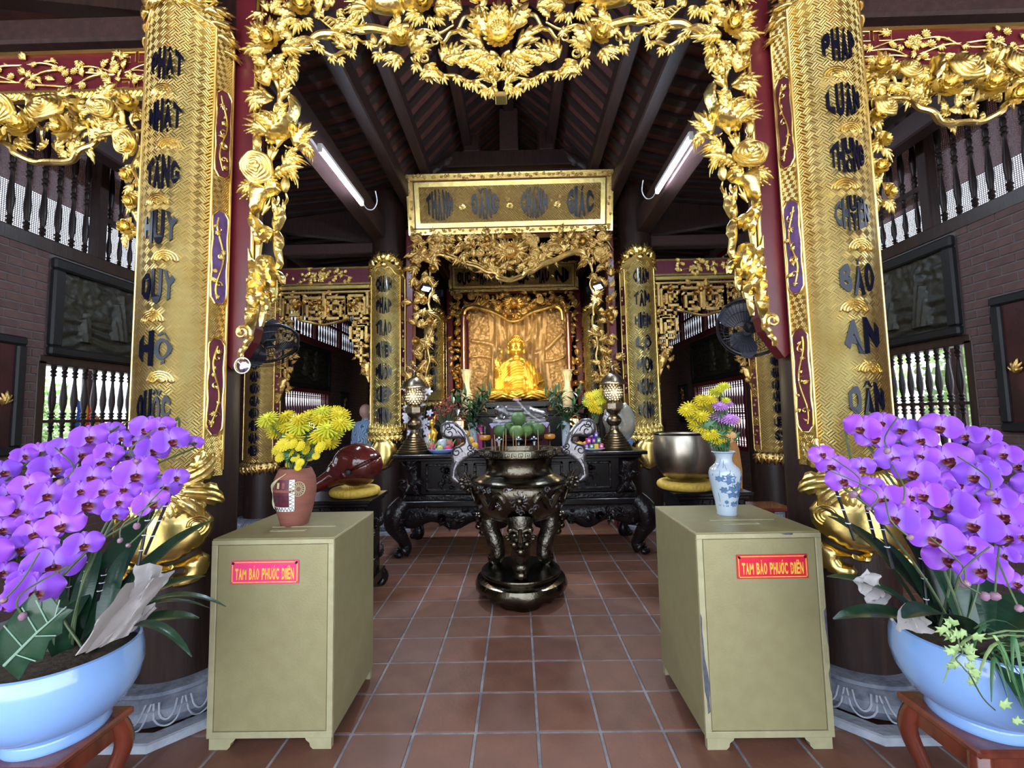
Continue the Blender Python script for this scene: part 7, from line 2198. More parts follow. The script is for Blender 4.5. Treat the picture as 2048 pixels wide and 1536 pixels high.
for k, (u, v, d) in enumerate(SMALL):
    Y = 2.24+.06*(k % 3); p = PY(u, v, Y)
    o = cut_flower('d', (vx+random.uniform(-.03,.03), vy-.02, HB+.26), p, d/(F_PX/Y)*.9, 'small yellow daisy low in the terracotta vase', 'small yellow daisies in the terracotta vase', leaves=1, nrm=(random.uniform(-.4,.4), -1, .5), name='daisy'); _fs.append((o, u))
by_place(_fl, 'large yellow chrysanthemum in the terracotta vase'); by_place(_fs, 'small yellow daisy low in the terracotta vase')
# ---------------------------------------------------------------- blue and white vase on the right box
px_, py_ = PZ(1441, 1022, HB).x, 2.42
t = thing('porcelain_vase', 'blue and white porcelain vase on the right donation box', 'vase', (px_, py_, HB))
pp = [(.001,0),(.05,0),(.052,.005),(.05,.015),(.058,.07),(.072,.14),(.082,.20),(.083,.225),(.075,.25),(.05,.272),(.042,.29),(.042,.31),(.052,.33),(.062,.34),(.060,.343),(.048,.335),(.038,.31),(.001,.25)]
m = MB(); m.lathe(pp, 48, cap=False); m.build('body', 'porcelain', t)
def pr_(z):
    for (r0, z0), (r1, z1) in zip(pp[:-4], pp[1:-3]):
        if z0 <= z <= z1 and z1 > z0: return lerp(r0, r1, (z-z0)/(z1-z0))
    return .05
def pon(a, z, d=.0012): r = pr_(max(.006, min(.335, z)))+d; return (r*math.cos(a-PI/2), r*math.sin(a-PI/2), z)
rnd = random.Random(6)
for (a, z, w) in ((-.2,.20,.035),(.1,.13,.042),(.5,.16,.03),(-.55,.14,.022),(.75,.12,.03),(-.4,.075,.014),(.15,.065,.018),(.55,.07,.016),(.9,.20,.02),(-.8,.2,.02)):
    po = []
    m = MB(); n = 18
    vs = [pon(a, z, .0016)]
    for i in range(n):
        th = 2*PI*i/n; r = 1.25*w*(.8+.2*math.cos(6*th+z*50)); vs.append(pon(a+r*math.cos(th)/.08, z+r*.75*math.sin(th), .0012))
    m.add(vs, [(0, 1+i, 1+(i+1) % n) for i in range(n)]); m.build('painted_lotus', 'cobalt', t)
m = MB()
for k in range(16):
    a = rnd.uniform(-1.2, 1.2); z = rnd.uniform(.08, .30); m.tube([pon(a+.03*i*math.cos(k), z+.010*i*math.sin(k*1.7), .001) for i in range(6)], .0012, 4)
for k in range(20):
    a = rnd.uniform(-1.2,1.2); m.tube([pon(a+.02*i, .055+.004*math.sin(i+k), .001) for i in range(5)], .0012, 4)
m.build('painted_stems', 'cobalt', t, kind='stuff')
m = MB(); m.tube([pon(2*PI*i/40, .337, .0) for i in range(41)], .0035, 6); m.build('blue_rim', 'cobalt', t)
RH = [('l',1448,772,26),('l',1430,784,30),('y',1404,800,34),('y',1420,798,30),('y',1380,815,40),('y',1395,830,38),('y',1372,822,32),('y',1412,818,34),('y',1388,838,34),('y',1404,832,32),('p',1440,812,30),('p',1426,838,36),('p',1444,834,38),('p',1460,838,34),('y',1392,852,32),('y',1408,855,34),('y',1424,866,34),('y',1438,870,36),('y',1448,862,30),('y',1430,878,30),('y',1416,872,26),('o',1468,842,24),('o',1472,838,20),('l',1452,800,20),('d',1446,884,22),('y',1444,874,30),('o',1462,870,20),('d',1440,898,14),('p',1455,808,24),('o',1458,880,16),('l',1440,778,22)]
names = {'y': ('yellow spray chrysanthemum in the porcelain vase', 'yellow spray chrysanthemums in the porcelain vase'), 'l': ('pale lime chrysanthemum in the porcelain vase', 'pale lime chrysanthemums in the porcelain vase'), 'p': ('purple aster in the porcelain vase', 'purple asters in the porcelain vase'), 'd': ('tiny yellow daisy at the mouth of the porcelain vase', 'tiny daisies in the porcelain vase'), 'o': ('withered orange brown flower in the porcelain vase', 'withered flowers in the porcelain vase')}
for k, (kd, u, v, d) in enumerate(RH):
    Y = 2.36+.10*((k*7) % 10)/10; p = PY(u, v, Y)
    o = cut_flower(kd, (px_+random.uniform(-.02,.02), py_+random.uniform(-.015,.015), HB+.27), p, d/(F_PX/Y)*1.05, names[kd][0], names[kd][1], leaves=2 if kd in 'yl' else 1, nrm=(random.uniform(-.5,.1), -.7, .8), name={'p': 'aster', 'd': 'daisy'}.get(kd, 'chrysanthemum')); _fr.setdefault(kd, []).append((o, u+v*.001))

for kd, q in _fr.items(): by_place(q, names[kd][0])
# ---------------------------------------------------------------- stands, wooden fish, singing bowl
def stand(cx, cy, label):
    t = thing('carved_stand', label, 'stand', (cx, cy, 0)); hw, hd, H = .33, .25, .84
    def B(nm, *b, mat='wood_black', bev=.006):
        m = MB(); m.box(*b, bev=bev); return m.build(nm, mat, t, False)
    B('top', -hw, hw, -hd, hd, H-.03, H); B('moulding', -hw+.025, hw-.025, -hd+.025, hd-.025, H-.06, H-.03)
    B('frieze', -hw+.05, hw-.05, -hd+.05, hd-.05, H-.16, H-.06)
    for k in range(6):
        x = -hw+.09+k*.096
        for a in ((x-.036, x+.036, -.008, .0), (x-.036, x+.036, -.075, -.067), (x-.036, x-.028, -.075, 0), (x+.028, x+.036, -.075, 0), (x-.012, x+.012, -.05, -.025)):
            m = MB(); m.box(a[0], a[1], -hd+.040, -hd+.052, H-.07+a[2], H-.07+a[3]); m.build('fret', 'wood_black', t, False)
    B('body', -hw+.06, hw-.06, -hd+.06, hd-.06, .16, H-.16, mat='wood_black_carved')
    B('base_rail', -hw+.02, hw-.02, -hd+.02, hd-.02, .08, .16)
    for sx in (-1, 1):
        for sy in (-1, 1):
            m = MB(); m.tube(spline([(sx*(hw-.07), sy*(hd-.07), .12), (sx*(hw-.03), sy*(hd-.03), .06), (sx*(hw-.06), sy*(hd-.06), .0)], 4), [.05,.055,.055,.05,.045,.042,.04,.042,.045], 10); m.build('leg', 'wood_black', t)
    for s in (-1, 1):
        for k in range(10):
            o = obj('carved_leaf', leaf_mesh(('wide','curl')[k % 2], 'wood_black'), t)
            o.matrix_basis = Matrix.Translation((s*(hw-.055), lerp(-hd+.1, hd-.1, (k % 5)/4), .25+.28*(k//5))) @ Matrix.Rotation(R(90)*s, 4, 'Z') @ Matrix.Rotation(k*1.3, 4, 'Y') @ Matrix.Scale(.14, 4)
    return t
def cushion(x, y, z, Rr, r, label):
    t = thing('ring_cushion', label, 'cushion', (x, y, z))
    m = MB(); m.grid(lambda a, b: ((Rr+r*(1+.04*math.cos(a*2*PI*46))*math.cos(2*PI*b))*math.cos(2*PI*a), (Rr+r*(1+.04*math.cos(a*2*PI*46))*math.cos(2*PI*b))*math.sin(2*PI*a), r*.8+r*.8*math.sin(2*PI*b)), 184, 12, wu=True, wv=True); m.build('cord_ring', 'cord_yellow', t)
    m = MB(); m.lathe([(.001,.01),(Rr*.9,.01),(Rr*.9,.03),(.001,.03)], 24, cap=False); m.build('pad', 'cord_yellow', t)
stand(-1.57, 3.86, 'black carved stand under the wooden fish drum, left')
stand(1.63, 3.93, 'black carved stand under the bronze singing bowl, right')
cushion(-1.46, 3.86, .84, .165, .05, 'yellow cord ring cushion under the red wooden fish drum')
cushion(1.49, 3.92, .84, .20, .05, 'yellow cord ring cushion under the bronze singing bowl')
def wooden_fish():
    loc = Vector((-1.46, 3.86, .915)); t = thing('wooden_fish', 'glossy dark red wooden fish drum with a slit mouth on its cushion', 'wooden fish', loc)
    m = MB(); m.ball((.02,0,.195), .2, 26, 18, sc=(1.10,.92,.96)); m.ball((-.10,-.03,.14), .13, 20, 14, sc=(1.1,.9,.85)); capsule(m, (-.14,-.05,.12), (-.30,-.10,.03), .085, .055)
    me = remesh(m, .009, 4, 'body')
    NV = len(me.vertices); co = [0.0]*(3*NV); no = [0.0]*(3*NV); me.vertices.foreach_get('co', co); me.vertices.foreach_get('normal', no)
    A = Vector((-.015,.145)); Bv = Vector((.235,.27))
    for i in range(NV):
        x, y, z = co[3*i:3*i+3]
        if y < .05:
            p = Vector((x, z)); ab = Bv-A; q = max(0, min(1, (p-A).dot(ab)/ab.length_squared)); d = (A+ab*q-p).length
            w = .010 if q > .12 else .030
            dep = .06*max(0, 1-(d/w)**4) if d < w else 0
            if dep: co[3*i] -= no[3*i]*dep*.4; co[3*i+1] += dep; 
    me.vertices.foreach_set('co', co); me.update(); me.materials.append(M_['wood_fish']); obj('body', me, t)
    m = MB(); m.ball((-.012, -.135, .145), .026, 14, 10, sc=(1,.5,1)); m.build('mouth_hole_shade', 'black_line', t)  # black ball put in for the shade inside the hole
    m = MB()
    for k in range(8):
        for j in (-1, 1):
            m.ball((-.155-.003*k+.012*j, -.105+.006*k, .10+.018*k), .010, 8, 6, sc=(1,.5,.8))
    m.build('gilt_scales', 'gold_dim', t, kind='stuff')
    m = MB()
    for q in range(3): m.tube([(-.04+.16*math.cos(a)*(1-.12*q), -.19+.02*abs(math.sin(a)), .24+.10*math.sin(a)*(1-.2*q)) for a in [PI*.1+PI*.5*i/10 for i in range(11)]], .003, 5)
    m.build('carved_lines', 'wood_fish', t, kind='stuff')
wooden_fish()
t = thing('singing_bowl', 'large worn bronze singing bowl on a yellow ring cushion, right', 'singing bowl', (1.49, 3.92, .915))
m = MB(); m.lathe([(.001,.0),(.12,.005),(.19,.04),(.235,.10),(.26,.18),(.268,.26),(.265,.34),(.258,.40),(.252,.415),(.24,.415),(.235,.40),(.245,.3),(.235,.18),(.20,.08),(.001,.04)], 64, cap=False); m.build('bowl', 'bell_metal', t)
m = MB(); m.tube([(.252*math.cos(a), .252*math.sin(a), .413) for a in [2*PI*i/60 for i in range(61)]], .011, 8); m.build('rim', 'bronze_dark', t)
# folded orange cloth screen behind the bowl
p = PY(1455, 910, 4.5)
t = thing('orange_cushion', 'upright orange cloth cushion behind the porcelain vase', 'cushion', (p.x, 4.5, .55))
zz = PY(1455, 870, 4.5).z-.55
m = MB(); m.puff([(-.14,.0),(.11,.0),(.13,zz*.5),(.11,zz*.8),(.04,zz),(-.04,zz*.98),(-.11,zz*.8),(-.15,zz*.45)], .06, .04, 0, .05, .08); m.build('pad', 'orange_cloth', t)
m = MB(); m.tube([(-.14,.0,.01), (-.15,.0,zz*.45), (-.11,.0,zz*.8), (-.03,.0,zz*.99), (.05,.0,zz*.99), (.11,.0,zz*.8), (.13,.0,zz*.5), (.11,.0,.01)], .012, 8); m.build('piping', 'orange_cloth', t)
t = thing('low_bench', 'low dark red wooden bench under the orange cushion beyond the right box', 'bench', (p.x+.15, 4.55, 0))
m = MB(); m.box(-.35,.42,-.16,.18,.51,.55, bev=.008); m.build('seat', 'wood_red', t, False)
for sx in (-.31, .38):
    for sy in (-.13, .15):
        m = MB(); m.box(sx-.02, sx+.02, sy-.02, sy+.02, 0, .51, bev=.004); m.build('leg', 'wood_red', t, False)
for z in (.16, .40):
    m = MB(); m.box(-.31,.38,-.14,-.12,z,z+.03); m.build('stretcher', 'wood_red', t, False)

# ---------------------------------------------------------------- orchids on stools
def stool(cx, cy, label, hw=.27, hd=.15, H=.45):
    t = thing('wooden_stool', label, 'stool', (cx, cy, 0))
    m = MB(); m.box(-hw, hw, -hd, hd, H-.028, H, bev=.008); m.build('seat', 'wood_red', t, False)
    for s in (-1, 1):
        m = MB(); m.box(-hw+.04, hw-.04, s*(hd-.035)-.012, s*(hd-.035)+.012, H-.09, H-.028); m.build('apron', 'wood_red', t, False)
        m = MB(); m.box(s*(hw-.035)-.012, s*(hw-.035)+.012, -hd+.04, hd-.04, H-.09, H-.028); m.build('apron', 'wood_red', t, False)
        for s2 in (-1, 1):
            P = spline([(s*(hw-.04), s2*(hd-.04), H-.03), (s*(hw-.02), s2*(hd-.02), H-.12), (s*(hw-.05), s2*(hd-.045), .20), (s*(hw-.065), s2*(hd-.055), .08), (s*(hw-.025), s2*(hd-.02), .0)], 5)
            m = MB(); m.tube(P, [.032 if i < 3 else max(.018, .034-.0009*i) for i in range(len(P))], 10); m.build('leg', 'wood_red', t)
    return t
def bloom_mb():
    """moth orchid facing +z, unit width about 1"""
    m = MB()
    def petal(a, L, w, cup, roll=0, zo=0, n=7, k=6, sharp=.8):
        def f(i, j):
            s = (j-.5)*2; ww = w*math.sin(PI*(.10+.86*i**.9))**sharp
            x = L*(.06+.94*i); y = s*ww; z = zo+cup*(i*i)+.05*math.cos(s*2.2)*i-.07*s*s*i
            return (x*math.cos(a)-y*math.sin(a), x*math.sin(a)+y*math.cos(a), z)
        m.grid(f, n, k, uvs=True)
    petal(R(90), .42, .17, -.06, zo=-.02); petal(R(218), .40, .16, -.06, zo=-.025); petal(R(322), .40, .16, -.06, zo=-.025)
    petal(R(12), .52, .36, .02, zo=.01, n=8, k=8, sharp=.62); petal(R(168), .52, .36, .02, zo=.012, n=8, k=8, sharp=.62)
    return m
BLOOM = bloom_mb().mesh('bloom', 'orchid_petal')
def lip_mb():
    m = MB()
    m.ball((0,-.02,.07), .045, 10, 7, sc=(1,1,1.1))
    m.grid(lambda i, j: ((j-.5)*.22*math.sin(PI*(.25+.7*i)), -.05-.16*i, .06+.10*math.sin(PI*i)-.06*i+.10*abs(j-.5)), 5, 4)
    for s in (-1, 1): m.grid(lambda i, j, s=s: (s*(.03+.09*i), -.03+(j-.5)*.12*(1-.4*i), .06+.10*i), 3, 3)
    return m
LIP = lip_mb().mesh('lip', 'orchid_lip')
def strap(L, w, droop, rise, n=12):
    m = MB()
    def f(i, j):
        s = (j-.5)*2; ww = w*math.sin(PI*(.14+.855*i))**.6
        return (s*ww, L*i*(1-.12*droop*i), rise*i*(1-i*.3)*L-droop*L*i*i*.9+.25*ww*abs(s))
    m.grid(f, n, 6); N = len(m.v)
    return m
STRAP = [strap(.38,.058,.35,.5).mesh('leaf', 'leaf_dark'), strap(.34,.062,.9,.35).mesh('leaf', 'leaf_dark'), strap(.42,.05,.2,1.0).mesh('leaf', 'leaf_dark'), strap(.40,.022,.7,.9).mesh('leaf', 'leaf_dark')]
def orchid(cx, cy, zr, blooms, ox, oy, sc, label, leaves, stakes, seed, side):
    t = thing('potted_orchid', label, 'orchid', (cx, cy, .45)); o0 = t.location
    rnd = random.Random(seed)
    Rb = .275; h = zr-.45
    pr = [(r*.83, z) for r, z in [(.001,0),(.165,0),(.172,.012),(.165,.035),(.175,.045),(.225,.075),(.262,.13),(.276,.185),(.272,.235),(.262,h),(.252,h+.004),(.25,h-.01),(.255,.19),(.20,.08),(.001,.06)]]
    m = MB(); m.lathe(pr, 56, cap=False); m.build('pot', 'pot_blue', t)
    m = MB(); m.lathe([(.205,h-.03),(.12,h-.015),(.001,h-.01)], 24, cap=False); m.build('moss', 'soil', t)
    heads = []
    for (bx, by, sz) in blooms:
        u, v = ox+bx/sc, oy+by/sc
        Y = 1.86-.50*(v-840)/400+rnd.uniform(-.06,.06)
        d = sz/sc
        p = PY(u, v, Y); D = d*Y/F_PX*.95
        nn = (EYE-p).normalized()+Vector((rnd.uniform(-.35,.35), rnd.uniform(-.1,.2), rnd.uniform(-.25,.2)))
        nn.normalize()
        right = nn.cross(Vector((0,0,1))).normalized()*-1; upb = nn.cross(right)
        if upb.z < 0: upb = -upb; 
        right = upb.cross(nn)
        M = Matrix((right, upb, nn)).transposed().to_4x4()
        b = obj('bloom', BLOOM, t); b.matrix_basis = Matrix.Translation(p-o0) @ M @ Matrix.Rotation(rnd.uniform(-.35,.35), 4, 'Z') @ Matrix.Scale(D, 4)
        obj('lip', LIP, b)
        heads.append(p-o0)
    # flower spikes: stems that rise from the moss, arch over and run behind the blooms
    order = sorted(heads, key=lambda p: p.z)
    n = 9; groups = [[] for _ in range(n)]
    for p in heads:
        a = math.atan2(p.x, p.z-.2); k = int((a+1.3)/2.6*n); groups[max(0, min(n-1, k))].append(p)
    for g in groups:
        if len(g) < 2: continue
        g.sort(key=lambda p: -p.z)
        top = g[0]+Vector((0,.05,.02))
        pts = [Vector((rnd.uniform(-.1,.1), rnd.uniform(-.08,.08), h-.02)), Vector((top.x*.35, .06, top.z*.55)), top+Vector((-top.x*.1,.03,.0))]+[q+Vector((0,.045,-.01)) for q in g[1:]]
        # keep the arch monotone outwards
        m = MB(); m.tube(spline(pts, 5), .0045, 6); st = m.build('flower_spike', 'stem_green', t)
        for q in g:
            m = MB(); m.tube([q+Vector((0,.045,.0)), q+Vector((0,.02,.015)), q], .003, 5); m.build('flower_stalk', 'stem_green', st)
    for (bx, by, r) in stakes[1]:
        u, v = ox+bx/sc, oy+by/sc; Y = 1.66-.4*(v-840)/400
        p = PY(u, v, Y)-o0; m = MB(); m.lathe([(.001,-1),(.6,-.7),(.85,0),(.6,.7),(.001,1)], 12, cap=False); b = m.build('bud', 'orchid_bud', t); b.location = p; b.scale = (r/sc*Y/F_PX,)*3; b.rotation_euler = (rnd.random(), rnd.random(), 0)
        m = MB(); m.tube(spline([p, p+Vector((rnd.uniform(-.05,.05),.02,.05)), p+Vector((rnd.uniform(-.1,.1),.06,.12))], 4), .0025, 5); m.build('bud_stalk', 'stem_green', t)
    for (a, b) in stakes[0]:
        pa = PY(ox+a[0]/sc, oy+a[1]/sc, 1.72)-o0; pb = Vector((pa.x*.55, pa.y*.5, h-.04))
        if b: pb = PY(ox+b[0]/sc, oy+b[1]/sc, 1.62)-o0
        m = MB(); m.tube([pb, pa], .0055, 6); s_ = m.build('stake', 'stake', t)
        for q in (.3, .55, .8):
            c = pb.lerp(pa, q); m = MB(); m.tube([c+Vector((.008*math.cos(w), .008*math.sin(w), 0)) for w in [2*PI*i/8 for i in range(9)]], .0018, 4); m.build('clip', 'white_plastic', s_)
    for (x, y, z, rz, tx, L, kd) in leaves:
        l = obj('leaf', STRAP[kd], t); l.matrix_basis = Matrix.Translation((x, y, z+h)) @ Matrix.Rotation(R(rz), 4, 'Z') @ Matrix.Rotation(R(tx), 4, 'X') @ Matrix.Scale(L, 4)
    return t, h
L_BL = [(625,190,215),(1030,130,220),(770,150,170),(840,195,130),(950,220,150),(1195,215,230),(1070,280,210),(1355,228,120),(890,325,120),(700,365,190),(370,410,260),(170,320,150),(450,270,190),(20,430,200),(210,525,220),(640,470,220),(535,450,130),(950,450,260),(875,555,190),(1140,540,230),(1060,650,220),(615,650,290),(805,730,150),(120,700,260),(190,775,120),(435,805,260),(330,590,220),(720,560,200),(450,625,160),(585,940,220),(240,860,210),(15,830,180),(375,1085,330),(240,1270,320),(20,1130,170),(150,1180,150),(35,1370,130),(560,310,200),(270,300,200),(350,710,170),(60,590,200),(130,970,220),(560,560,170),(830,640,160),(1230,470,160),(1125,120,180),(470,530,150),(300,960,180),(20,960,200),(-60,700,230),(-80,1000,240),(-70,520,220),(760,300,170),(1000,380,160)]
R_BL = [(430,125,220),(520,195,230),(575,85,170),(712,140,230),(840,210,200),(980,120,230),(1165,180,180),(150,310,160),(225,390,210),(430,400,170),(300,490,210),(500,525,150),(655,335,220),(590,625,260),(797,435,260),(1025,350,290),(1228,465,250),(1320,285,210),(1430,310,180),(870,595,240),(1045,665,290),(672,755,250),(805,705,150),(885,820,160),(940,895,300),(1090,830,180),(1222,805,280),(1182,960,230),(1040,1045,280),(1272,1120,290),(1415,740,280),(1250,605,220),(1530,390,190),(1545,660,190),(1430,1015,150),(1530,1215,170),(1480,580,190),(1100,520,200),(960,470,180),(1360,410,160),(850,320,180),(720,230,150),(1010,560,170),(1380,620,200),(1450,880,190),(1560,880,180),(770,600,160),(1310,180,140),(1620,520,200),(1640,760,220),(1620,1020,220),(1240,380,160),(900,700,170)]
lvL = [(.06,.0,-.02,-70,8,1.0,0),(.0,.08,-.02,-20,40,.7,0),(-.06,.1,-.02,20,35,.7,2),(.08,.06,-.02,-40,30,.7,2),(-.1,.04,-.02,50,30,.8,2),(.05,.1,-.02,10,42,.7,2),(.0,.08,-.02,-30,12,1.2,2),(-.08,.05,-.02,40,14,1.2,2),(.12,.02,-.01,-80,15,1.15,3),(.12,.0,-.01,-100,2,1.1,3),(.10,-.02,-.01,-60,12,1.0,3),(-.02,.1,-.02,10,20,1.2,2),(.0,.0,-.02,80,25,1.1,2),(.02,.05,-.02,-50,22,1.1,0),(-.06,.0,-.02,20,30,1.0,0)]
lvR = [(-.10,-.05,.0,82,6,1.05,0),(-.12,.0,.02,70,22,.95,0),(-.06,-.13,.0,168,-18,.95,1),(.0,-.12,.0,190,-5,.9,1),(-.02,.05,-.02,30,14,1.1,2),(.06,.05,-.02,-20,12,1.2,2),(-.08,.08,-.02,60,26,1.1,2),(.1,.0,-.02,-70,8,1.1,0),(-.05,-.05,.02,110,16,1.0,0),(.0,.0,-.02,0,30,1.1,2),(.04,.05,-.02,-30,30,.7,0),(.1,.05,-.02,-50,25,.7,2),(.0,.1,-.02,10,40,.7,2),(-.05,.08,-.02,30,35,.7,2),(.12,.08,-.02,-20,35,.7,0)]
stool(-1.75, 1.555, 'dark red wooden stool under the left orchid pot')
stool(1.68, 1.585, 'dark red wooden stool under the right orchid pot')
tl, hL = orchid(-1.635, 1.57, .725, L_BL, 0, 820, 3.49, 'purple moth orchids in a pale blue bowl, left foreground', lvL, ([((1190,590),(1010,1010)),((1045,690),(960,1110)),((640,1010),(560,1270)),((490,1130),None),((735,1110),(680,1330))], [(955,810,26),(838,910,20),(895,945,18),(160,1440,30),(25,1330,26),(955,360,22),(420,505,26)]), 3, -1)
tr, hR = orchid(1.575, 1.59, .725, R_BL, 1600, 820, 3.491, 'purple moth orchids in a pale blue bowl, right foreground', lvR, ([((240,530),(380,910)),((520,620),(650,1110)),((840,930),(900,1500)),((460,670),(520,900)),((1020,1110),None)], [(770,890,24),(1150,1215,34),(1290,1300,32),(1360,1300,34),(1530,1385,28),(480,690,16),(720,645,18),(370,590,30),(1325,580,26),(610,285,26)]), 4, 1)
# wrapping paper on the left pot
def sheet(parent, pts, mat, nm, n=18, mm=12, amp=.012, seed=0):
    A, B_, C_, D_ = [Vector(p) for p in pts]
    m = MB()
    def f(a, b):
        p = A.lerp(B_, a).lerp(D_.lerp(C_, a), b)
        w = amp*(noise.noise((a*5+seed, b*3, seed))+.8*math.sin(a*9+b*2+seed)*(.3+b))
        return p+Vector((w*.5, -abs(w)*1.2, w*.4))
    m.grid(f, n, mm)
    return m.build(nm, mat, parent)
lo = tl.location
def wl_(u, v, Y): return PY(u, v, Y)-lo
sheet(tl, (wl_(150,1312,1.36), wl_(258,1270,1.52), wl_(345,1150,1.62), wl_(262,1166,1.46)), 'paper_wrap', 'wrapping_paper', amp=.03)
sheet(tl, (wl_(200,1290,1.42), wl_(268,1262,1.56), wl_(318,1215,1.62), wl_(300,1180,1.58)), 'paper_wrap', 'wrapping_paper', amp=.02, seed=4)
sheet(tl, (wl_(252,1215,1.60), wl_(316,1190,1.66), wl_(352,1140,1.66), wl_(285,1120,1.62)), 'paper_wrap', 'wrapping_paper', amp=.02, seed=2)
# alocasia leaf with pale veins
m = MB(); po = [(0,0),(.06,-.05),(.10,.02),(.15,.03),(.17,.10),(.22,.13),(.22,.18),(.26,.22),(.20,.23),(.17,.27),(.12,.25),(.10,.29),(.05,.24),(.02,.20),(-.04,.12),(-.05,.04)]
a0 = wl_(8, 1335, 1.28)
m.puff([(a0.x+x*.75, a0.z+z*.72) for x, z in po], .006, .02, a0.y, .003); al = m.build('alocasia_leaf', 'leaf_dark', tl)
m = MB()
m.tube([(a0.x+.01, a0.y-.008, a0.z+.01), (a0.x+.10, a0.y-.008, a0.z+.10), (a0.x+.17, a0.y-.008, a0.z+.16)], [.0045,.0035,.0015], 6)
for (s, e) in (((.04,.04),(.10,.02)),((.06,.06),(.0,.12)),((.09,.09),(.155,.09)),((.10,.10),(.05,.17)),((.13,.125),(.18,.17)),((.13,.125),(.09,.19)),((.15,.145),(.16,.19))): m.tube([(a0.x+s[0], a0.y-.008, a0.z+s[1]), (a0.x+e[0], a0.y-.007, a0.z+e[1])], .0017, 5)
m.build('vein', 'leaf_vein', al, kind='stuff')
# right pot: crumpled paper, ivy and spider grass
ro = tr.location
def wr_(u, v, Y): return PY(u, v, Y)-ro
sheet(tr, (wr_(1745,1225,1.64), wr_(1705,1160,1.66), wr_(1730,1130,1.70), wr_(1775,1190,1.66)), 'paper_wrap', 'wrapping_paper', amp=.02, seed=7)
sheet(tr, (wr_(1790,1255,1.50), wr_(1858,1268,1.42), wr_(1838,1232,1.46), wr_(1798,1205,1.54)), 'paper_wrap', 'wrapping_paper', amp=.02, seed=5)
ivy = MB(); ivy.puff([(0,0),(.25,-.35),(.42,-.2),(.8,-.4),(.72,-.1),(1.05,0),(.72,.12),(.8,.42),(.4,.22),(.25,.38)], .06, .1, 0, .02); IV = ivy.mesh('ivy_leaf', 'leaf_light')
rnd = random.Random(12)
tra = [(1895,1252),(1905,1262),(1915,1270),(1918,1290),(1925,1305),(1912,1318),(1922,1330),(1932,1342),(1940,1350)]
m = MB(); m.tube(spline([wr_(u, v, 1.30-.0006*(v-1250)) for u, v in tra]+[wr_(1965,1395,1.27), wr_(1990,1420,1.30)], 4), .002, 5); iv = m.build('ivy_stem', 'stem_green', tr)
for (u, v) in tra+[(1885,1262),(1926,1258),(1935,1268),(1902,1280),(1938,1300),(1905,1300),(1930,1318),(1890,1252),(1912,1246),(1945,1332),(1908,1328),(1990,1408),(2016,1440)]:
    o = obj('ivy_leaf', IV, iv); o.matrix_basis = Matrix.Translation(wr_(u, v, 1.285)+Vector((0,-.01,0))) @ Matrix.Rotation(rnd.uniform(-.5,.5), 4, 'Z') @ Matrix.Rotation(rnd.uniform(0,6.28), 4, 'Y') @ Matrix.Rotation(rnd.uniform(-.6,.6), 4, 'X') @ Matrix.Scale(rnd.uniform(.026,.04), 4)
g0 = wr_(2000, 1290, 1.36)
for k in range(46):
    a = rnd.uniform(-2.6, .9); L = rnd.uniform(.10,.24); c = g0+Vector((rnd.uniform(-.04,.06), rnd.uniform(-.02,.05), rnd.uniform(-.05,.04)))
    m = MB(); P = [c+Vector((L*math.cos(a)*i/5, -.04*i/5, L*math.sin(a)*.4*i/5+.10*i/5-.16*(i/5)**2)) for i in range(6)]
    m.tube(P, [.004,.005,.005,.004,.003,.001], 4, flat=.3); m.build('grass_blade', 'leaf_mid' if k % 3 else 'leaf_light', tr)
# ---------------------------------------------------------------- wall fans and mirror on the near columns
def fan(c, axis, Rr, mount, label):
    t = thing('wall_fan', label, 'fan', c)
    q = Vector(axis).normalized().to_track_quat('Z', 'Y').to_matrix().to_4x4()
    def P(m, nm, mt, **k): m.xform(q); return m.build(nm, mt, t, **k)
    m = MB(); m.tube([(Rr*math.cos(a), Rr*math.sin(a), 0) for a in [2*PI*i/40 for i in range(41)]], .011, 8); P(m, 'cage_ring', 'fan_black')
    for z, r in ((.05,.96),(-.05,.96),(.075,.7),(-.07,.7),(.085,.4)):
        m = MB(); m.tube([(Rr*r*math.cos(a), Rr*r*math.sin(a), z) for a in [2*PI*i/32 for i in range(33)]], .0022, 5); P(m, 'cage_wire', 'fan_black')
    m = MB()
    for k in range(44):
        a = 2*PI*k/44
        for s in (1, -1): m.tube([(Rr*(1-.9*i/6)*math.cos(a), Rr*(1-.9*i/6)*math.sin(a), s*.088*math.sin(PI/2*i/6)) for i in range(7)], .0014, 4, cap=False)
    P(m, 'cage_spokes', 'fan_black', kind='stuff')
    for k in range(3):
        a0 = k*2*PI/3; m = MB()
        m.grid(lambda i, j: ((.04+Rr*.82*i)*math.cos(a0+(j-.5)*1.5*math.sin(PI*(.22+.62*i))), (.04+Rr*.82*i)*math.sin(a0+(j-.5)*1.5*math.sin(PI*(.22+.62*i))), .035*(j-.5)*2*(.4+i)), 8, 8); P(m, 'blade', 'fan_blade')
    m = MB(); m.lathe([(.001,-.16),(.05,-.16),(.058,-.12),(.058,-.04),(.03,-.02),(.03,.02),(.001,.04)], 20, cap=False); P(m, 'motor', 'fan_black')
    m = MB(); b = q @ Vector((0,0,-.14)); e = Vector(mount)-Vector(c); m.tube(spline([b, (b+e)/2+Vector((0,0,-.03)), e], 5), .022, 10); m.build('arm', 'fan_black', t)
    m = MB(); m.box(-.04,.04,-.03,.03,-.07,.07, bev=.01); m.xform(Matrix.Translation(e)); m.build('wall_plate', 'fan_black', t, False)
cF = PY(536, 688, 2.80); fan(cF, (.42,-.30,-.75), .185, (-1.70, 2.62, cF.z+.03), 'black wall fan on the near left column below the gilded gate')
cG = PY(1500, 655, 2.80); fan(cG, (-.55,-.55,-.45), .20, (1.60, 2.62, cG.z-.02), 'black wall fan on the near right column below the gilded gate')
pm_ = PY(485, 731, 2.36)
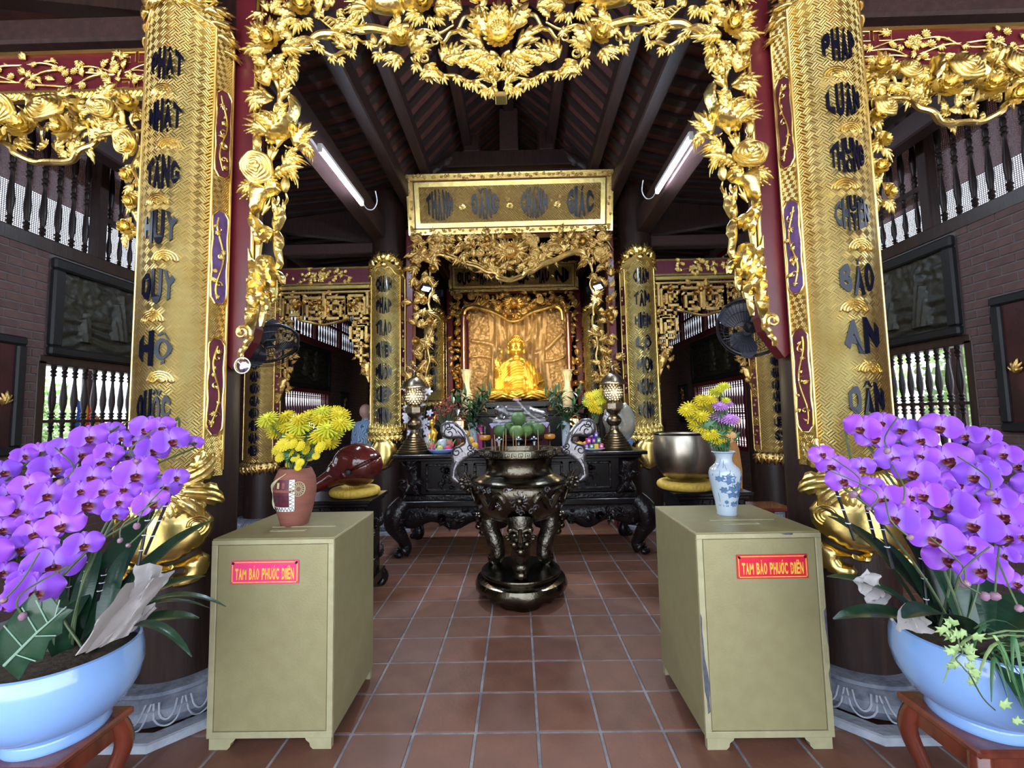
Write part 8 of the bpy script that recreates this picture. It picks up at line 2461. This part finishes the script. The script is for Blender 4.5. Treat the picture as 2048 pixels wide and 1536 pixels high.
t = thing('round_mirror', 'small round convex mirror on the near left column under the gate scroll', 'mirror', pm_)
m = MB(); m.lathe([(.044,.0),(.036,.010),(.022,.016),(.001,.018)], 28, cap=False); m.xform(Matrix.Rotation(R(90), 4, 'X')); m.build('glass', 'mirror', t)
m = MB(); m.tube([(.044*math.cos(a), 0, .044*math.sin(a)) for a in [2*PI*i/30 for i in range(31)]], .004, 6); m.build('rim', 'chrome', t)
m = MB(); m.tube([(0,.005,0), (-.05,.05,.0), (-.10,.07,.0)], .006, 6); m.build('arm', 'fan_black', t)
# ---------------------------------------------------------------- man standing with his back to the camera beyond the wooden fish
def person():
    Y = 6.62; p = PY(733, 826, Y); H = PY(733, 808, Y).z
    t = thing('person', 'bald man in a pale blue leaf-print shirt seen from behind', 'person', (p.x, Y, 0), R(-28))
    k = H/1.72
    m = MB()
    def C(a, b, ra, rb): capsule(m, tuple(k*q for q in a), tuple(k*q for q in b), k*ra, k*rb, 14)
    C((0,0,1.40), (0,-.01,1.52), .06, .056)
    m.ball((0,-.015,k*1.61), k*.095, 20, 16, sc=(.86,1.05,1.18)); m.ball((0,k*.035,k*1.57), k*.075, 14, 10, sc=(.85,.9,1))
    for s in (-1, 1): m.ball((s*k*.083, .0, k*1.60), k*.03, 10, 8, sc=(.4,.75,1.15))
    m.ball((0,k*.105,k*1.585), k*.017, 8, 6, sc=(1,1,1.4)); m.ball((0,k*.09,k*1.545), k*.022, 8, 6, sc=(1.3,.6,.5))
    C((0,0,1.0), (0,0,1.32), .135, .155); C((-.15,0,1.37), (.15,0,1.37), .075, .075); C((0,0,.92), (0,0,1.0), .14, .14)
    for s in (-1, 1):
        C((s*.19,0,1.37), (s*.25,.01,1.10), .058, .045); C((s*.25,.01,1.10), (s*.24,.08,.87), .043, .032)
        m.ball((s*k*.24, k*.10, k*.81), k*.042, 10, 8, sc=(.6,.9,1.1))
        for f in range(4): C((s*(.245-.0*f), .07+.02*f, .78), (s*.235, .08+.02*f, .70), .0105, .009)
        C((s*.225,.125,.82), (s*.215,.145,.75), .012, .010)
        C((s*.09,0,.92), (s*.10,.01,.48), .085, .058); C((s*.10,.01,.48), (s*.10,-.02,.09), .056, .042); C((s*.10,-.02,.05), (s*.11,.14,.035), .045, .035)
    me = remesh(m, .014, 3, 'body'); me.materials.append(M_['skin_head']); obj('body', me, t)
    m = MB()
    def C2(a, b, ra, rb): capsule(m, tuple(k*q for q in a), tuple(k*q for q in b), k*ra, k*rb, 16)
    C2((0,0,.93), (0,0,1.30), .175, .180); C2((-.15,0,1.375), (.15,0,1.375), .088, .088); C2((0,0,1.40), (0,-.01,1.455), .082, .070)
    for s in (-1, 1): C2((s*.19,0,1.375), (s*.245,.01,1.13), .078, .074)
    me = remesh(m, .014, 3, 'shirt')
    me.materials.append(M_['shirt_print']); obj('shirt', me, t)
    m = MB()
    for s in (-1, 1): C2((s*.09,0,.90), (s*.10,.01,.48), .105, .08); C2((s*.10,.01,.48), (s*.10,-.02,.10), .08, .068)
    C2((0,0,.90), (0,0,.98), .155, .155)
    me = remesh(m, .014, 3, 'trousers'); me.materials.append(M_['trousers']); obj('trousers', me, t)
person()
# ---------------------------------------------------------------- outside the windows
def tree(x, y, z, r, label, seed):
    t = thing('garden_tree', label, 'tree', (x, y, -.3)); rnd = random.Random(seed)
    m = MB(); m.tube(spline([(0,0,0), (.1,.05,z*.5), (0,0,z)], 4), [.16-.012*i for i in range(9)], 8); m.build('trunk', 'bark', t)
    lf = MB()
    for k in range(1500):
        d = Vector((rnd.gauss(0,1), rnd.gauss(0,1), rnd.gauss(0,1))).normalized()*r*rnd.uniform(.35,1.0)
        c = Vector((0,0,z+.3))+Vector((d.x, d.y, d.z*.9)); u = Vector((rnd.gauss(0,1), rnd.gauss(0,1), rnd.gauss(0,1))).normalized(); w = u.cross(Vector((rnd.random(), rnd.random(), .3))).normalized(); s = rnd.uniform(.08,.16)
        lf.add([c-u*s, c+w*s*.5, c+u*s, c-w*s*.5], [(0,1,2,3)])
    lf.build('foliage', 'tree_leaf', t, False, None, kind='stuff')
tree(-11.0, 9.5, 1.5, 1.2, 'leafy green tree outside the left barred window', 1)
tree(-10.5, 14.0, 2.2, 1.5, 'leafy green tree farther off outside the left window', 2)
tree(9.5, 8.2, 2.0, 1.5, 'leafy green tree outside the right barred window', 3)
tree(9.5, 13.0, 2.6, 1.7, 'leafy green tree farther off outside the right window', 4)
for sx, lb in ((-1, 'pale garden wall with red tile coping beyond the left windows'), (1, 'pale garden wall with red tile coping beyond the right windows')):
    t = thing('garden_wall', lb, 'garden wall', (sx*12, 6, -.3))
    m = MB(); m.box(-.15,.15,-12,10,0,1.7); m.build('wall', 'far_wall', t, False)
    m = MB(); m.prism([(-.35,1.7),(.35,1.7),(.0,1.95)], -12, 10); m.build('coping', 'roof_tile', t, False)
t = thing('blue_tarp', 'blue and white tarpaulin hanging outside the right barred window', 'tarpaulin', (6.0, 7.2, 0))
m = MB(); m.grid(lambda a, b: (.06*math.sin(a*20), -.22+.44*a, 2.3*b), 30, 6); m.build('sheet', 'tarp_blue', t)
m = MB(); m.tube([(0,-.22,2.3), (0,.22,2.3)], .03, 8); m.build('pole', 'bark', t)
for y in (-.22, .22):
    m = MB(); m.tube([(0,y,-.3), (0,y,2.3)], .03, 8); m.build('post', 'bark', t)
t = thing('striped_flag', 'small five-colour striped flag outside the left barred window', 'flag', (-5.4, 5.15, -.3))
m = MB(); m.tube([(0,0,0), (0,0,2.2)], .012, 8); m.build('pole', 'bark', t)
for k, mt in enumerate(('flag_blue','flag_yellow','flag_red','flag_white','flag_orange')):
    m = MB(); m.grid(lambda a, b: (.03*math.sin(b*5+k), .02+.07*(k+a)+.02*b, 2.15-.5*b-.05*(k+a)), 2, 6); m.build('stripe', mt, t)
for sx, lb in ((-1,'left'), (1,'right')):
    t = thing('eave_roof', 'red tiled lower roof beyond the %s upper gallery' % lb, 'roof', (sx*7.0, 5.5, 3.0))
    m = MB(); m.prism([(sx*-1.2,.2),(sx*2.2,1.7),(sx*2.2,1.6),(sx*-1.2,.1)], -5, 6); m.build('slope', 'roof_tile', t, False)
    for k in range(4):
        m = MB(); m.tube([(sx*.6,-4+3*k,-3.3), (sx*.6,-4+3*k,1.0)], .09, 10); m.build('post', 'wood_beam', t)
    for k in range(26):
        m = MB(); m.tube([(sx*-1.2,-5+.42*k,.24), (sx*2.2,-5+.42*k,1.74)], .05, 6); m.build('tile_ridge', 'roof_tile', t)
bpy.data.scenes.remove(_TMP)
